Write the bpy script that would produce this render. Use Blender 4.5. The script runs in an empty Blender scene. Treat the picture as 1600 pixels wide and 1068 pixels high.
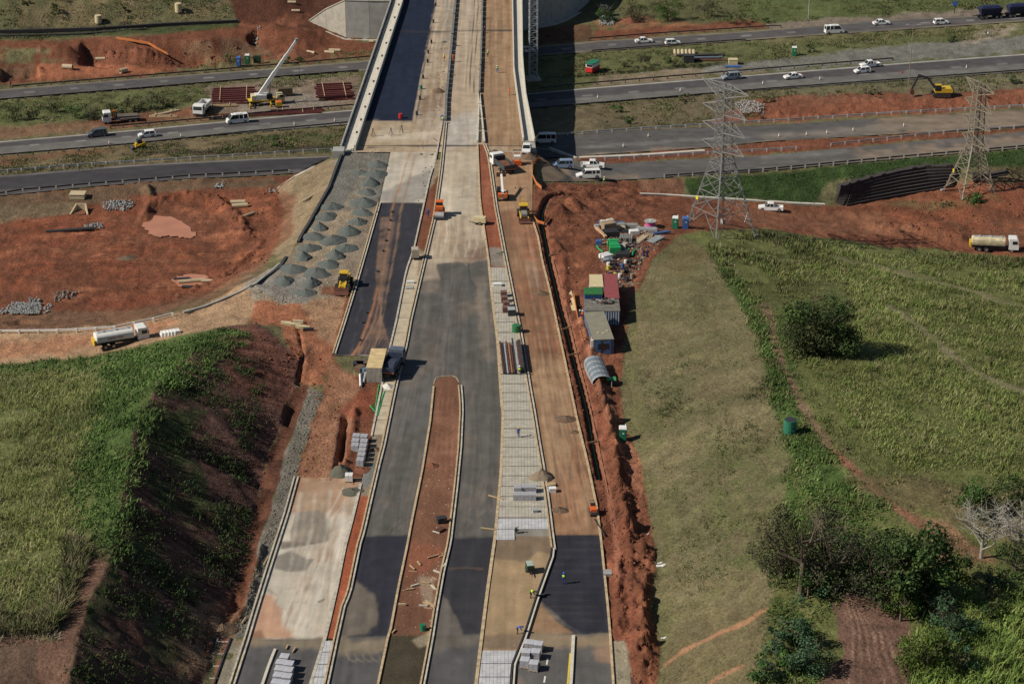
import bpy, bmesh, math, random
import numpy as np
from mathutils import Vector, Matrix
from mathutils.geometry import delaunay_2d_cdt
random.seed(7); rng = np.random.default_rng(7)
SC = bpy.context.scene
R = math.radians
# ------------------------------------------------------------------ camera, world, sun, exposure
CH = 145.0; PITCH = 24.0; FPX = 3335.0
cam = bpy.data.cameras.new('camera'); camo = bpy.data.objects.new('camera', cam)
SC.collection.objects.link(camo); SC.camera = camo
camo.location = (0, 0, CH); camo.rotation_euler = (R(90 - PITCH), 0, 0)
cam.sensor_width = 36; cam.lens = 36 * FPX / 1600; cam.clip_start = 1; cam.clip_end = 20000
SUN_EL, SUN_AZ = 39.0, 14.0          # sun stands left of the view and a little towards the camera
sv = Vector((-math.cos(R(SUN_EL)) * math.cos(R(SUN_AZ)), -math.cos(R(SUN_EL)) * math.sin(R(SUN_AZ)), math.sin(R(SUN_EL))))
W = bpy.data.worlds.new('World'); SC.world = W; W.use_nodes = True
wn = W.node_tree.nodes; wn.clear()
sky = wn.new('ShaderNodeTexSky'); sky.sky_type = 'NISHITA'; sky.sun_disc = False
sky.sun_elevation = R(SUN_EL); sky.sun_rotation = math.atan2(sv.x, sv.y)
sky.altitude = 200; sky.air_density = 1.0; sky.dust_density = 0.6
bg = wn.new('ShaderNodeBackground'); bg.inputs[1].default_value = 0.05
wo = wn.new('ShaderNodeOutputWorld')
W.node_tree.links.new(sky.outputs[0], bg.inputs[0]); W.node_tree.links.new(bg.outputs[0], wo.inputs[0])
sl = bpy.data.lights.new('sun', 'SUN'); sl.energy = 4.8; sl.angle = R(0.53); sl.color = (1.0, 0.92, 0.79)
so = bpy.data.objects.new('sun', sl); SC.collection.objects.link(so)
so.rotation_euler = sv.to_track_quat('Z', 'Y').to_euler(); so.location = (-200, 100, 200)
SC.view_settings.view_transform = 'Standard'; SC.view_settings.look = 'None'
SC.view_settings.exposure = 0.08; SC.view_settings.gamma = 1.0
SC.view_settings.use_curve_mapping = False
SC.cycles.max_bounces = 4; SC.cycles.diffuse_bounces = 2; SC.cycles.glossy_bounces = 2
SC.cycles.transparent_max_bounces = 4
# ------------------------------------------------------------------ camera geometry (pixels of the 1600 px photograph)
cP, sP = math.cos(R(PITCH)), math.sin(R(PITCH))
def XY(px, py, z=0.0):
    px = np.asarray(px, float); py = np.asarray(py, float)
    u = (px - 800) / FPX; v = (534 - py) / FPX
    dx = u; dy = cP + v * sP; dz = -sP + v * cP
    t = (z - CH) / dz
    return t * dx, t * dy
def PX(X, Y, Z):
    d = Y * cP - (Z - CH) * sP; v = Y * sP + (Z - CH) * cP
    return 800 + FPX * X / d, 534 - FPX * v / d
# ------------------------------------------------------------------ noise
def make_noise(seed, n=256):
    g = np.random.default_rng(seed).random((n, n)).astype(np.float32)
    return g
NG = [make_noise(s) for s in range(8)]
def vnoise(x, y, k=0):
    g = NG[k % 8]; n = g.shape[0]
    xi = np.floor(x).astype(np.int64); yi = np.floor(y).astype(np.int64)
    fx = x - xi; fy = y - yi; fx = fx * fx * (3 - 2 * fx); fy = fy * fy * (3 - 2 * fy)
    x0 = xi % n; x1 = (xi + 1) % n; y0 = yi % n; y1 = (yi + 1) % n
    return (g[x0, y0] * (1 - fx) + g[x1, y0] * fx) * (1 - fy) + (g[x0, y1] * (1 - fx) + g[x1, y1] * fx) * fy
def fbm(x, y, k=0, o=4):
    s = 0; a = 0.5; t = 0
    for i in range(o):
        s = s + a * vnoise(x * 2 ** i + 17.3 * i, y * 2 ** i + 9.1 * i, k + i); t += a; a *= 0.5
    return s / t - 0.5          # about -0.5 .. 0.5
# ------------------------------------------------------------------ polygons / strokes distances in pixel space
def seg_dist(px, py, pts, closed):
    P = np.asarray(pts, float); n = len(P); d2 = np.full(px.shape, 1e12)
    for i in range(n if closed else n - 1):
        a = P[i]; b = P[(i + 1) % n]; ab = b - a; L = ab @ ab + 1e-9
        t = np.clip(((px - a[0]) * ab[0] + (py - a[1]) * ab[1]) / L, 0, 1)
        dx = px - a[0] - t * ab[0]; dy = py - a[1] - t * ab[1]
        d2 = np.minimum(d2, dx * dx + dy * dy)
    return np.sqrt(d2)
def inside(px, py, pts):
    P = np.asarray(pts, float); n = len(P); c = np.zeros(px.shape, bool)
    for i in range(n):
        x0, y0 = P[i]; x1, y1 = P[(i + 1) % n]
        if y0 == y1: continue
        c ^= ((y0 > py) != (y1 > py)) & (px < (x1 - x0) * (py - y0) / (y1 - y0) + x0)
    return c
def sdist(px, py, pts):
    d = seg_dist(px, py, pts, True); return np.where(inside(px, py, pts), d, -d)
def lin(pts, y):      # polyline given as (x, y) by rows -> x at y
    P = sorted([(p[1], p[0]) for p in pts]); return np.interp(y, [p[0] for p in P], [p[1] for p in P])
def linx(pts, x):     # polyline -> y at x
    P = sorted(pts); return np.interp(x, [p[0] for p in P], [p[1] for p in P])
# ------------------------------------------------------------------ terrain heights from break points (px, py, z)
TP = []
def T(*a): TP.extend(a)
def dense(line, step=40):
    out = []
    for a, b in zip(line[:-1], line[1:]):
        n = max(1, int(math.hypot(a[0] - b[0], a[1] - b[1]) / step))
        for i in range(n): out.append(tuple(a[k] + (b[k] - a[k]) * i / n for k in range(3)))
    out.append(tuple(line[-1])); TP.extend(out)
def z0(line, z=0): return [(x, y, z) for x, y in line]
PLAT_L = [(533,238),(513,296),(482,353),(466,379),(449,400),(437,418),(400,444)]
BERM_L = [(505,530),(482,607),(458,671),(430,765),(402,862),(380,950),(352,1000),(333,1068),(312,1150)]
LINE_H = [(832,236),(832,342),(842,374),(847,405),(859,452),(878,540),(901,650),(919,725),(934,798),(940,847),(950,945),(954,992),(959,1068),(965,1150)]
TOE_R = [(985,470),(975,560),(972,640),(1002,732),(1016,798),(1026,870),(1018,950),(1035,1012),(1030,1068),(1035,1150)]
dense(z0(PLAT_L)); dense(z0(BERM_L)); dense(z0(LINE_H)); dense(z0(TOE_R))
dense([(478,600,-1.0),(445,671,-1.2),(409,765,-1.2),(386,862,-1.2),(370,960,-1.0),(335,1040,0),(300,1150,0)])
dense([(488,545,.2),(456,609,.3),(438,660,.3),(417,727,.3),(404,765,.3),(383,862,.3),(352,960,.3),(316,1068,.3),(290,1150,.3)])
dense([(430,505,-.3),(400,512,.8),(345,525,3.4),(246,597,8.2),(210,674,10.3),(190,766,10.5),(177,848,10.5),(169,879,10.3),(123,982,10.2),(108,1068,10.2),(80,1150,10.2)])
T((400,560,2.2),(330,650,5))
# left field and haul road
dense([(-400,545,-5),(0,540,-4.5),(100,535,-4),(200,525,-3.2),(300,500,-2.2),(380,470,-1),(420,455,-.3)])
dense([(-400,570,-4.5),(0,572,-4),(150,560,-3),(300,530,.5)])
T((0,650,2),(-400,650,2),(120,640,4),(0,760,6.5),(-400,760,6),(0,900,8),(-400,900,8),(0,1150,8.6),(-400,1150,8.6),(100,860,8.6))
# haul road outer edge and pit
dense([(-400,516,-4.7),(0,515,-4.5),(180,508,-3.6),(290,482,-2.6),(370,450,-1.2),(400,438,-.5)])
dense([(-400,500,-6.6),(0,495,-6.8),(160,488,-6.8),(280,460,-6.6),(350,425,-6.3),(400,392,-6),(430,345,-6),(432,300,-6.2)])
dense([(455,330,-5.6),(433,294,-6.6),(491,259,-7.2)])
T((100,420,-7),(250,400,-7),(200,350,-7.2),(350,350,-6.8),(0,350,-6.8),(-400,350,-6.8),(0,450,-7),(-400,430,-7),(330,380,-7))
dense([(-400,345,-6.7),(0,328,-6.6),(140,316,-6.6),(300,300,-6.6),(420,290,-6.5)])
# left ramp, highways (left of the bridge)
dense([(-400,318,-6),(0,306,-6),(140,292,-6),(298,279,-6.4),(400,275,-7),(470,270,-7.4),(560,262,-7.8),(700,256,-8.2)])
dense([(-400,290,-6),(0,274,-6),(200,258,-6.3),(300,252,-6.6),(400,247,-7.2),(520,242,-7.8),(700,240,-8.4)])
dense([(-400,265,-9.5),(0,245,-9.5),(200,228,-9.5),(400,209,-9.6),(550,197,-9.7),(700,186,-9.8),(827,172,-9.8),(950,162,-9.6),(1200,142,-9),(1600,113,-8),(2000,95,-8)])
dense([(-400,240,-9.5),(0,221,-9.5),(200,205,-9.5),(400,185,-9.6),(550,172,-9.7),(700,160,-9.8),(827,146,-9.8),(922,137,-9.6),(1200,115,-9),(1425,97,-8.5),(1600,83,-8),(2000,60,-8)])
T((0,185,-9.7),(250,150,-10),(450,140,-10.2),(150,190,-9.5),(1000,110,-9.8),(1300,85,-9),(-400,200,-9.7))
dense([(-400,172,-10),(0,157,-10.3),(200,142,-10.5),(400,124,-10.7),(580,110,-10.8),(840,89,-10.8),(925,81,-10.6),(1200,62,-10),(1600,34,-9),(2000,15,-9)])
dense([(-400,155,-10),(0,139,-10.3),(200,124,-10.5),(400,108,-10.7),(582,93,-10.8),(837,73,-10.8),(920,64,-10.6),(1200,46,-10),(1600,21,-9),(2000,0,-9)])
# far side, left: cut bank, mound, top slope
dense([(-400,130,-9.5),(0,124,-9.6),(100,112,-9.6),(250,98,-10.3),(400,82,-10.8),(540,70,-11)])
dense([(-400,82,-8.8),(0,72,-8.8),(130,68,-8.2),(200,64,-7.4),(300,70,-7.6),(400,70,-9.5)])
dense([(-400,60,-7.8),(0,52,-7.8),(200,44,-7.5),(370,36,-7.5)])
T((-400,0,-1),(0,0,-1),(200,0,-2),(370,5,-4),(430,0,-4),(480,20,-6.4),(483,36,-8))
T((-400,-200,18),(0,-200,16),(300,-200,10),(600,-140,0),(600,-220,2),(950,-220,2),(950,-140,0),(930,-30,-8),(1200,-200,4),(1600,-200,4),(2000,-200,4))
T((540,62,-11),(610,63,-11),(720,60,-11),(836,43,-11),(880,37,-11),(914,16,-10.6),(1000,30,-10.2),(1200,20,-9.5),(1600,5,-8.5),(2000,-10,-8.5),(1300,-30,-7.5),(1600,-60,-5))
# under the bridge near end: the ground drops behind the abutment
for (px, py) in [(533,238),(600,236),(680,233),(757,231),(832,236)]:
    x, y = XY(px, py, 0); q = PX(x, y + 2.0, -8.0); T((float(q[0]), float(q[1]), -8.0))
    T((px, py, 0.0))
# right: ramps
dense([(868,215,-8),(950,205,-8),(1200,194,-8),(1600,170,-7.4),(2000,150,-7)])
dense([(895,246,-7.2),(1000,240,-7.6),(1112,231,-7.6),(1200,222,-7.5),(1450,207,-7.2),(1600,197,-7),(2000,175,-7)])
dense([(850,250,-3),(880,250,-5),(950,253,-6.6),(1200,241,-6.7),(1600,205,-6.5),(2000,170,-6.5)])
dense([(848,292,-1.5),(900,285,-4.2),(1000,281,-6.4),(1187,268,-6.6),(1400,249,-6.5),(1600,232,-6.5),(2000,195,-6.5)])
T((836,262,-.5),(838,285,-.4),(1200,160,-9.2),(1400,145,-9),(1600,140,-8.6),(1300,178,-9),(1500,165,-8.4),(1000,190,-9.4))
T((870,330,-.4),(900,360,-.3),(900,420,0),(940,380,-.6),(930,480,0),(1000,310,-6.2),(960,320,-3.5),(990,350,-2.5),(1000,420,-.8),(1050,342,-3.6),(985,440,-.3))
dense([(1066,283,-6.9),(1000,304,-7.3),(1080,308,-8.2),(1180,315,-9.8),(1289,321,-11.2)])
dense([(1319,321,-11.6),(1400,306,-11.2),(1487,290,-10.8)], 12); dense([(1328,283,-6.9),(1380,268,-6.7),(1442,256,-6.6),(1495,256,-6.6)], 12)
T((1574,274,-8),(1545,292,-9.6),(1600,250,-6.9),(1600,285,-9.2),(1310,300,-9.2))
T((1150,332,-8.6),(1250,345,-10.6),(1330,345,-11.4),(1450,345,-11.2),(1600,345,-11),(2000,340,-10),(1520,305,-10.2),(1515,325,-10.2),(2000,290,-8))
dense([(1065,366,-2.6),(1110,372,-2.6),(1180,360,-5.2),(1300,377,-8.3),(1450,392,-9.8),(1600,404,-10),(2000,425,-10)])
dense([(1105,394,.5),(1150,450,3.5),(1190,530,6),(1210,620,7.6),(1235,720,8),(1235,800,8),(1225,880,8),(1200,950,8),(1190,1068,7.4),(1190,1150,7.4)])
T((1045,400,-.6),(1020,420,-.2),(1300,420,-3.5),(1450,430,-6.5),(1600,440,-7.2),(2000,460,-7),(1300,550,5),(1450,560,3.6),(1600,560,2.8),(2000,600,4),(1250,480,2),(1350,750,8.6),(1600,750,8.4),(2000,750,9),(1350,950,8.3),(1600,950,8),(2000,950,8),(1600,1150,7),(2000,1150,7),(1350,1150,7))
GX0, GX1, GY0, GY1, GS = -290.0, 290.0, 185.0, 860.0, 0.5
NXg = int((GX1 - GX0) / GS) + 1; NYg = int((GY1 - GY0) / GS) + 1
HR = np.full((NXg, NYg), np.nan, np.float32)
tp = np.array(TP, float); tx, ty = XY(tp[:, 0], tp[:, 1], tp[:, 2])
key = {}
for x, y, z in zip(tx, ty, tp[:, 2]): key[(round(x * 2), round(y * 2))] = (x, y, z)
pts = list(key.values())
for cx, cy, cz in [(-600,100,9),(600,100,8),(-600,1200,20),(600,1200,10),(0,100,0),(0,1200,0)]: pts.append((cx, cy, cz))
res = delaunay_2d_cdt([Vector((p[0], p[1])) for p in pts], [], [], 0, 1e-4)
zz = [pts[o[0]][2] for o in res[3]]
for f in res[2]:
    a, b, c = [(res[0][i].x, res[0][i].y, zz[i]) for i in f]
    i0 = max(0, int((min(a[0], b[0], c[0]) - GX0) / GS)); i1 = min(NXg - 1, int((max(a[0], b[0], c[0]) - GX0) / GS) + 1)
    j0 = max(0, int((min(a[1], b[1], c[1]) - GY0) / GS)); j1 = min(NYg - 1, int((max(a[1], b[1], c[1]) - GY0) / GS) + 1)
    if i1 < i0 or j1 < j0: continue
    gx = (GX0 + GS * np.arange(i0, i1 + 1))[:, None]; gy = (GY0 + GS * np.arange(j0, j1 + 1))[None, :]
    D = (b[1] - c[1]) * (a[0] - c[0]) + (c[0] - b[0]) * (a[1] - c[1])
    if abs(D) < 1e-9: continue
    wa = ((b[1] - c[1]) * (gx - c[0]) + (c[0] - b[0]) * (gy - c[1])) / D
    wb = ((c[1] - a[1]) * (gx - c[0]) + (a[0] - c[0]) * (gy - c[1])) / D
    wc = 1 - wa - wb; m = (wa > -1e-6) & (wb > -1e-6) & (wc > -1e-6)
    HR[i0:i1 + 1, j0:j1 + 1][m] = (wa * a[2] + wb * b[2] + wc * c[2])[m]
HR = np.nan_to_num(HR, nan=0.0)
# the haul side of the formation: bumps (px, py, radius m, height m) and ridges (pixel lines)
BUMPS = [(142,88,6,-2.6,-9),(300,88,7,-.8,-9),(40,110,9,-1.0,-9.5),(225,76,10,1.4,-8),(330,70,9,1.6,-8),(80,78,8,1.0,-8.5),(390,90,5,-1.2,-10),(462,70,8.5,3.2,-10.8),(425,62,5,2.0,-10.5),(1390,352,7,1.2,-11),(1465,362,8,1.8,-11),(1560,318,9,1.2,-10.6),(1430,342,6,1.0,-11),
         (875,335,3.2,2.2,-.6),(895,318,3.0,2.0,-1),(915,305,2.6,1.2,-3),(935,322,2.5,1.0,-2.5),(975,310,4,1.1,-5),(990,300,3,.9,-6),
         (250,345,0.1,0,-7)]
RIDGES = [([(165,72),(230,78),(300,84),(350,84)], 2.6, 1.3, -8), ([(10,86),(60,82),(110,80)], 2.2, 1.2, -8.5), ([(0,112),(60,108)], 1.8, .9, -9.5), ([(1200,178),(1350,172),(1500,168),(1600,160)], 2.2, .9, -8.5),
  # points, half width m, height m, z
    ([(866,375),(880,400),(882,440),(885,475)], 1.0, .45, 0), ([(905,500),(925,560),(938,620),(952,660)], 1.6, 1.0, 0),
    ([(950,660),(962,720),(970,780),(980,830)], 1.5, 1.35, 0), ([(980,830),(985,880),(992,940),(995,1000),(1010,1050)], 2.0, .9, 0),
    ([(1006,860),(1012,900),(1002,960),(1012,1020)], 1.4, 1.0, 0), ([(963,880),(966,930),(968,990)], .9, .8, 0),
    ([(395,440),(340,468),(280,492),(200,510)], .7, -.2, -2), ([(408,855),(398,905),(385,950),(350,990)], .7, .5, 0),
    ([(255,318),(290,310),(340,318),(370,345),(385,375)], 2.2, 1.1, -7), ([(540,650),(533,700),(528,730)], .8, -.9, 0),
    ([(555,640),(550,690),(540,725)], .8, .6, 0), ([(1370,358),(1450,372),(1500,380)], 2.0, 1.0, -11), ([(250,480),(330,455),(385,420),(410,385)], 1.2, .8, -6.5),
    ([(1200,163),(1300,158),(1400,160),(1600,160)], 2.5, -.5, -9), ([(230,300),(236,320),(225,345)], 1.5, 1.0, -7),
]
TRENCH = [(901,290),(878,294),(864,300),(853,310),(847,325),(846,340),(850,360),(859,407),(873,466),(887,517),(899,568),(911,611),(919,646),(926,689),(938,747)]
CUTS = [([(122,96),(126,68),(160,70),(300,74),(345,84),(340,98),(258,97),(200,92),(165,98)], 2.2, -8.6, .9), ([(0,108),(60,103),(62,118),(0,124)], 1.6, -9.3, .8), ([(384,60),(400,50),(412,56),(404,68),(390,68)], 2.0, -9, .8), ([(5,502),(30,496),(62,500),(60,510),(20,512)], 1.4, -5.5, .7), ([(1180,170),(1300,165),(1600,150),(1640,150),(1640,168),(1300,186),(1190,190)], 1.0, -8.8, 1.2), ([(528,700),(536,655),(545,650),(540,705),(533,728)], 1.0, 0, .5), ([(468,505),(478,560),(470,600),(460,600),(470,556),(462,508)], .8, 0, .6)]
def wline(pts, z=0):
    x, y = XY([p[0] for p in pts], [p[1] for p in pts], z); return list(zip(x, y))
def extras(X, Y):
    h = np.zeros(X.shape)
    for px, py, r, hh, z in BUMPS:
        bx, by = XY(px, py, z); m = (abs(X - bx) < r * 1.3) & (abs(Y - by) < r * 1.3)
        if m.any():
            a = X[m] - bx; b = Y[m] - by
            d = np.sqrt(a * a + b * b) / r * (1 + .35 * fbm(X[m] * .6, Y[m] * .6, 2)); h[m] += hh * np.clip(1 - d, 0, 1) ** 1.1
    for pts, hw, hh, z in RIDGES:
        P = wline(pts, z); xs = [p[0] for p in P]; ys = [p[1] for p in P]; e = hw * 1.8
        m = (X > min(xs) - e) & (X < max(xs) + e) & (Y > min(ys) - e) & (Y < max(ys) + e)
        if m.any():
            d = seg_dist(X[m], Y[m], P, False) / hw; n = fbm(X[m] * 1.3, Y[m] * .8, 1, 4) * 1.3; n2 = fbm(X[m] * .45, Y[m] * .4, 4, 3) * 1.2
            h[m] += hh * np.clip(1.15 - d * (1 + n * .8), 0, 1) * (1 + 1.5 * n + 1.2 * n2)
    for pts, dep, z, sf in CUTS:
        P = wline(pts, z); xs = [p[0] for p in P]; ys = [p[1] for p in P]; m = (X > min(xs)) & (X < max(xs)) & (Y > min(ys)) & (Y < max(ys))
        if m.any(): h[m] -= dep * np.clip((sdist(X[m], Y[m], P) + .6 * fbm(X[m] * .5, Y[m] * .4, 3, 3)) / sf, 0, 1)
    P = wline(TRENCH, 0); xs = [p[0] for p in P]; ys = [p[1] for p in P]
    m = (X > min(xs) - 2) & (X < max(xs) + 2) & (Y > min(ys) - 2) & (Y < max(ys) + 2)
    if m.any():
        d = seg_dist(X[m], Y[m], P, False); h[m] -= 1.5 * np.clip((.62 - d) / .18, 0, 1)
    return h
gx = (GX0 + GS * np.arange(NXg))[:, None] + np.zeros((1, NYg)); gy = (GY0 + GS * np.arange(NYg))[None, :] + np.zeros((NXg, 1))
# one smoothing pass so break lines are rounded; the abutment face stays behind its wall
S = HR.copy(); S[1:-1, 1:-1] = (HR[1:-1, 1:-1] * 2 + HR[:-2, 1:-1] + HR[2:, 1:-1] + HR[1:-1, :-2] + HR[1:-1, 2:]) / 6; HR = S
def hbase(X, Y):
    X = np.asarray(X, float); Y = np.asarray(Y, float)
    fx = np.clip((X - GX0) / GS, 0, NXg - 1.001); fy = np.clip((Y - GY0) / GS, 0, NYg - 1.001)
    i = fx.astype(int); j = fy.astype(int); a = fx - i; b = fy - j
    return (HR[i, j] * (1 - a) + HR[i + 1, j] * a) * (1 - b) + (HR[i, j + 1] * (1 - a) + HR[i + 1, j + 1] * a) * b
def hgt(X, Y):
    X = np.atleast_1d(np.asarray(X, float)); Y = np.atleast_1d(np.asarray(Y, float)); return hbase(X, Y) + extras(X, Y)
def hs(X, Y): return float(hgt(X, Y)[0])
_T = np.linspace(22, -16, 240)
def G(px, py, base=False):
    """the ground point seen at a photo pixel"""
    if py < 238 and lin(PLO, py) < px < lin(PRO, py):        # the bridge deck stands in front of the ground below it
        x, y = XY(px, py, 0.03); return Vector((float(x), float(y), .03))
    x, y = XY(px, py, _T); h = hbase(x, y) if base else hgt(x, y); k = np.argmax(_T < h)
    if k == 0: k = 1
    z = _T[k]
    a = _T[k - 1] - h[k - 1]; b = _T[k] - h[k]; t = a / (a - b + 1e-9); z = _T[k - 1] + (_T[k] - _T[k - 1]) * t
    x, y = XY(px, py, z); return Vector((float(x), float(y), float(z)))
def GG(pxs, pys, base=True):
    pxs = np.asarray(pxs, float).ravel(); pys = np.asarray(pys, float).ravel(); Z = np.zeros(pxs.shape); done = np.zeros(pxs.shape, bool)
    prev = np.full(pxs.shape, 30.0); pz = 22.0
    for z in _T:
        x, y = XY(pxs, pys, z); g = z - (hbase(x, y) if base else hgt(x, y))
        n = (~done) & (g < 0); t = prev[n] / (prev[n] - g[n] + 1e-9); Z[n] = pz + (z - pz) * t; done |= n; prev = g; pz = z
    x, y = XY(pxs, pys, Z); return x, y, Z
# ------------------------------------------------------------------ the material painter (albedo by place)
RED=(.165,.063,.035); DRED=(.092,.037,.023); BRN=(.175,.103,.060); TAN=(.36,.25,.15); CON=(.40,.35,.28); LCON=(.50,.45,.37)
GRV=(.17,.175,.165); GRY=(.20,.19,.175); OLV=(.135,.125,.060); LUSH=(.060,.110,.022); DGR=(.035,.060,.018); STRAW=(.24,.205,.11)
ASP=(.10,.094,.088); NASP=(.038,.038,.046); MUD=(.34,.13,.075)
OPS = []
def poly(pts, col, soft=3, k=1.0, rough=None, warp=4, mot=0): OPS.append(('p', pts, col, soft, k, rough, warp, mot))
def stroke(pts, w, col, soft=3, k=1.0, rough=None, warp=3, mot=0): OPS.append(('s', pts, col, soft, k, rough, warp, mot, w))
def paint(px, py, X, Y, base=None, ops=None, rough0=1.0):
    n = px.size; C = np.zeros((n, 3)); C[:] = base if base is not None else OLV
    Rg = np.full(n, rough0); n1 = fbm(X * .12, Y * .12, 0, 5); n2 = fbm(X * .12 + 40, Y * .12 + 7, 3, 5); n3 = fbm(X * .5, Y * .35, 5, 4)
    for op in (OPS if ops is None else ops):
        pts = op[1]; xs = [p[0] for p in pts]; ys = [p[1] for p in pts]; warp = op[6]; e = op[3] + warp * 2 + (op[8] if op[0] == 's' else 0)
        m = np.nonzero((px > min(xs) - e) & (px < max(xs) + e) & (py > min(ys) - e) & (py < max(ys) + e))[0]
        if not len(m): continue
        qx = px[m] + n1[m] * warp * 4; qy = py[m] + n2[m] * warp * 2.4
        d = sdist(qx, qy, pts) if op[0] == 'p' else op[8] * .5 - seg_dist(qx, qy, pts, False)
        if warp > 0: d = d + n3[m] * op[3] * 2
        w = np.clip(d / max(op[3], .01) + .5, 0, 1) * op[4]
        if op[7]: w = w * np.clip(.5 + op[7] * (n3[m] + n1[m]) * 2, 0, 1)
        C[m] = C[m] * (1 - w[:, None]) + np.array(op[2]) * w[:, None]
        if op[5] is not None: Rg[m] = Rg[m] * (1 - w) + op[5] * w
    return C, Rg, (n1, n2, n3)
# ------------------------------------------------------------------ object and mesh helpers
COL = SC.collection
def link(o, parent=None, label=None, cat=None, group=None, kind=None):
    COL.objects.link(o)
    if parent is not None: o.parent = parent
    if label: o['label'] = label
    if cat: o['category'] = cat
    if group: o['group'] = group
    if kind: o['kind'] = kind
    return o
def thing(name, label, cat, loc=(0, 0, 0), rz=0.0, group=None):
    o = bpy.data.objects.new(name, None); o.empty_display_size = .5
    o.location = loc; o.rotation_euler = (0, 0, rz); return link(o, None, label, cat, group)
def mesh_np(name, V, F, mat=None, smooth=False):
    V = np.asarray(V, np.float32); F = np.asarray(F, np.int32); me = bpy.data.meshes.new(name)
    k = F.shape[1]; me.vertices.add(len(V)); me.vertices.foreach_set('co', V.ravel())
    me.loops.add(F.size); me.loops.foreach_set('vertex_index', F.ravel())
    me.polygons.add(len(F)); me.polygons.foreach_set('loop_start', np.arange(0, F.size, k, dtype=np.int32))
    me.polygons.foreach_set('loop_total', np.full(len(F), k, np.int32))
    if smooth: me.polygons.foreach_set('use_smooth', np.ones(len(F), bool))
    me.update(calc_edges=True)
    if mat: me.materials.append(mat)
    return me
def set_col(me, C, A):
    l = C @ np.array([.3,.6,.1]); C = np.clip(l[:, None] + (C - l[:, None]) * .96, 0, 1)
    at = me.attributes.new('albedo', 'FLOAT_COLOR', 'POINT')
    at.data.foreach_set('color', np.concatenate([C, A[:, None]], 1).astype(np.float32).ravel())
def grid_faces(n, m):
    i = np.arange(n - 1)[:, None] * m + np.arange(m - 1)[None, :]
    return np.stack([i, i + m, i + m + 1, i + 1], -1).reshape(-1, 4)
class MB:
    def __init__(s): s.v = []; s.f = []
    def add(s, vs, fs):
        b = len(s.v); s.v.extend([tuple(v) for v in vs]); s.f.extend([tuple(b + i for i in f) for f in fs]); return s
    def box(s, c, d, rz=0, M=None, taper=(1, 1)):
        x, y, z = [k / 2 for k in d]; P = []
        for dz, tx, ty in ((-z, 1, 1), (z, taper[0], taper[1])):
            for sx, sy in ((-1, -1), (1, -1), (1, 1), (-1, 1)): P.append(Vector((sx * x * tx, sy * y * ty, dz)))
        if rz: P = [Matrix.Rotation(rz, 3, 'Z') @ p for p in P]
        if M is not None: P = [M @ p for p in P]
        return s.add([p + Vector(c) for p in P], [(3,2,1,0),(4,5,6,7),(0,1,5,4),(1,2,6,5),(2,3,7,6),(3,0,4,7)])
    def bar(s, a, b, w, h=None):
        a = Vector(a); b = Vector(b); d = b - a; L = d.length
        if L < 1e-5: return s
        q = d.to_track_quat('Z', 'X').to_matrix()
        return s.box((a + b) / 2, (w, h or w, L), M=q)
    def cyl(s, a, b, r0, r1=None, n=10, cap=True):
        a = Vector(a); b = Vector(b); r1 = r0 if r1 is None else r1; q = (b - a).to_track_quat('Z', 'X').to_matrix()
        P = [a + q @ Vector((r0 * math.cos(2 * math.pi * i / n), r0 * math.sin(2 * math.pi * i / n), 0)) for i in range(n)]
        P += [b + q @ Vector((r1 * math.cos(2 * math.pi * i / n), r1 * math.sin(2 * math.pi * i / n), 0)) for i in range(n)]
        F = [(i, (i + 1) % n, n + (i + 1) % n, n + i) for i in range(n)]
        if cap: F += [tuple(range(n - 1, -1, -1)), tuple(range(n, 2 * n))]
        return s.add(P, F)
    def prism(s, prof, y0, y1, inset=None):
        """side profile (x, z) extruded across y; inset(z) pulls the sides in"""
        n = len(prof); P = [(x, y0 + (inset(z) if inset else 0), z) for x, z in prof] + [(x, y1 - (inset(z) if inset else 0), z) for x, z in prof]
        return s.add(P, [(i, n + i, n + (i + 1) % n, (i + 1) % n) for i in range(n)] + [tuple(range(n)), tuple(range(2 * n - 1, n - 1, -1))])
    def path(s, pts, w, h, z=0.0):
        """a rectangular bar w x h laid along world points (x, y, z)"""
        P = [Vector(p) for p in pts]; n = len(P); V = []
        for i, p in enumerate(P):
            d = (P[min(i + 1, n - 1)] - P[max(i - 1, 0)]); d.z = 0; d.normalize(); q = Vector((-d.y, d.x, 0)) * w / 2
            V += [p + q + Vector((0, 0, z)), p - q + Vector((0, 0, z)), p - q + Vector((0, 0, z + h)), p + q + Vector((0, 0, z + h))]
        F = []
        for i in range(n - 1):
            b = 4 * i
            for k in range(4): F.append((b + k, b + (k + 1) % 4, b + 4 + (k + 1) % 4, b + 4 + k))
        F += [(3, 2, 1, 0), (4 * n - 4, 4 * n - 3, 4 * n - 2, 4 * n - 1)]
        return s.add(V, F)
    def mesh(s, name, mat, smooth=False):
        me = bpy.data.meshes.new(name); me.from_pydata(s.v, [], s.f); bm = bmesh.new(); bm.from_mesh(me)
        bmesh.ops.recalc_face_normals(bm, faces=bm.faces); bm.to_mesh(me); bm.free()
        if smooth: me.polygons.foreach_set('use_smooth', [True] * len(me.polygons))
        for m in (mat if isinstance(mat, (list, tuple)) else [mat]): me.materials.append(m)
        return me
    def build(s, name, mat, parent=None, label=None, cat=None, group=None, kind=None, smooth=False, loc=None, rz=0):
        o = bpy.data.objects.new(name, s.mesh(name, mat, smooth))
        if loc is not None: o.location = loc; o.rotation_euler = (0, 0, rz)
        return link(o, parent, label, cat, group, kind)
def copy_tree(o, parent=None):
    c = o.copy(); COL.objects.link(c)
    if parent is not None: c.parent = parent
    for ch in list(o.children): copy_tree(ch, c)
    return c
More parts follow.
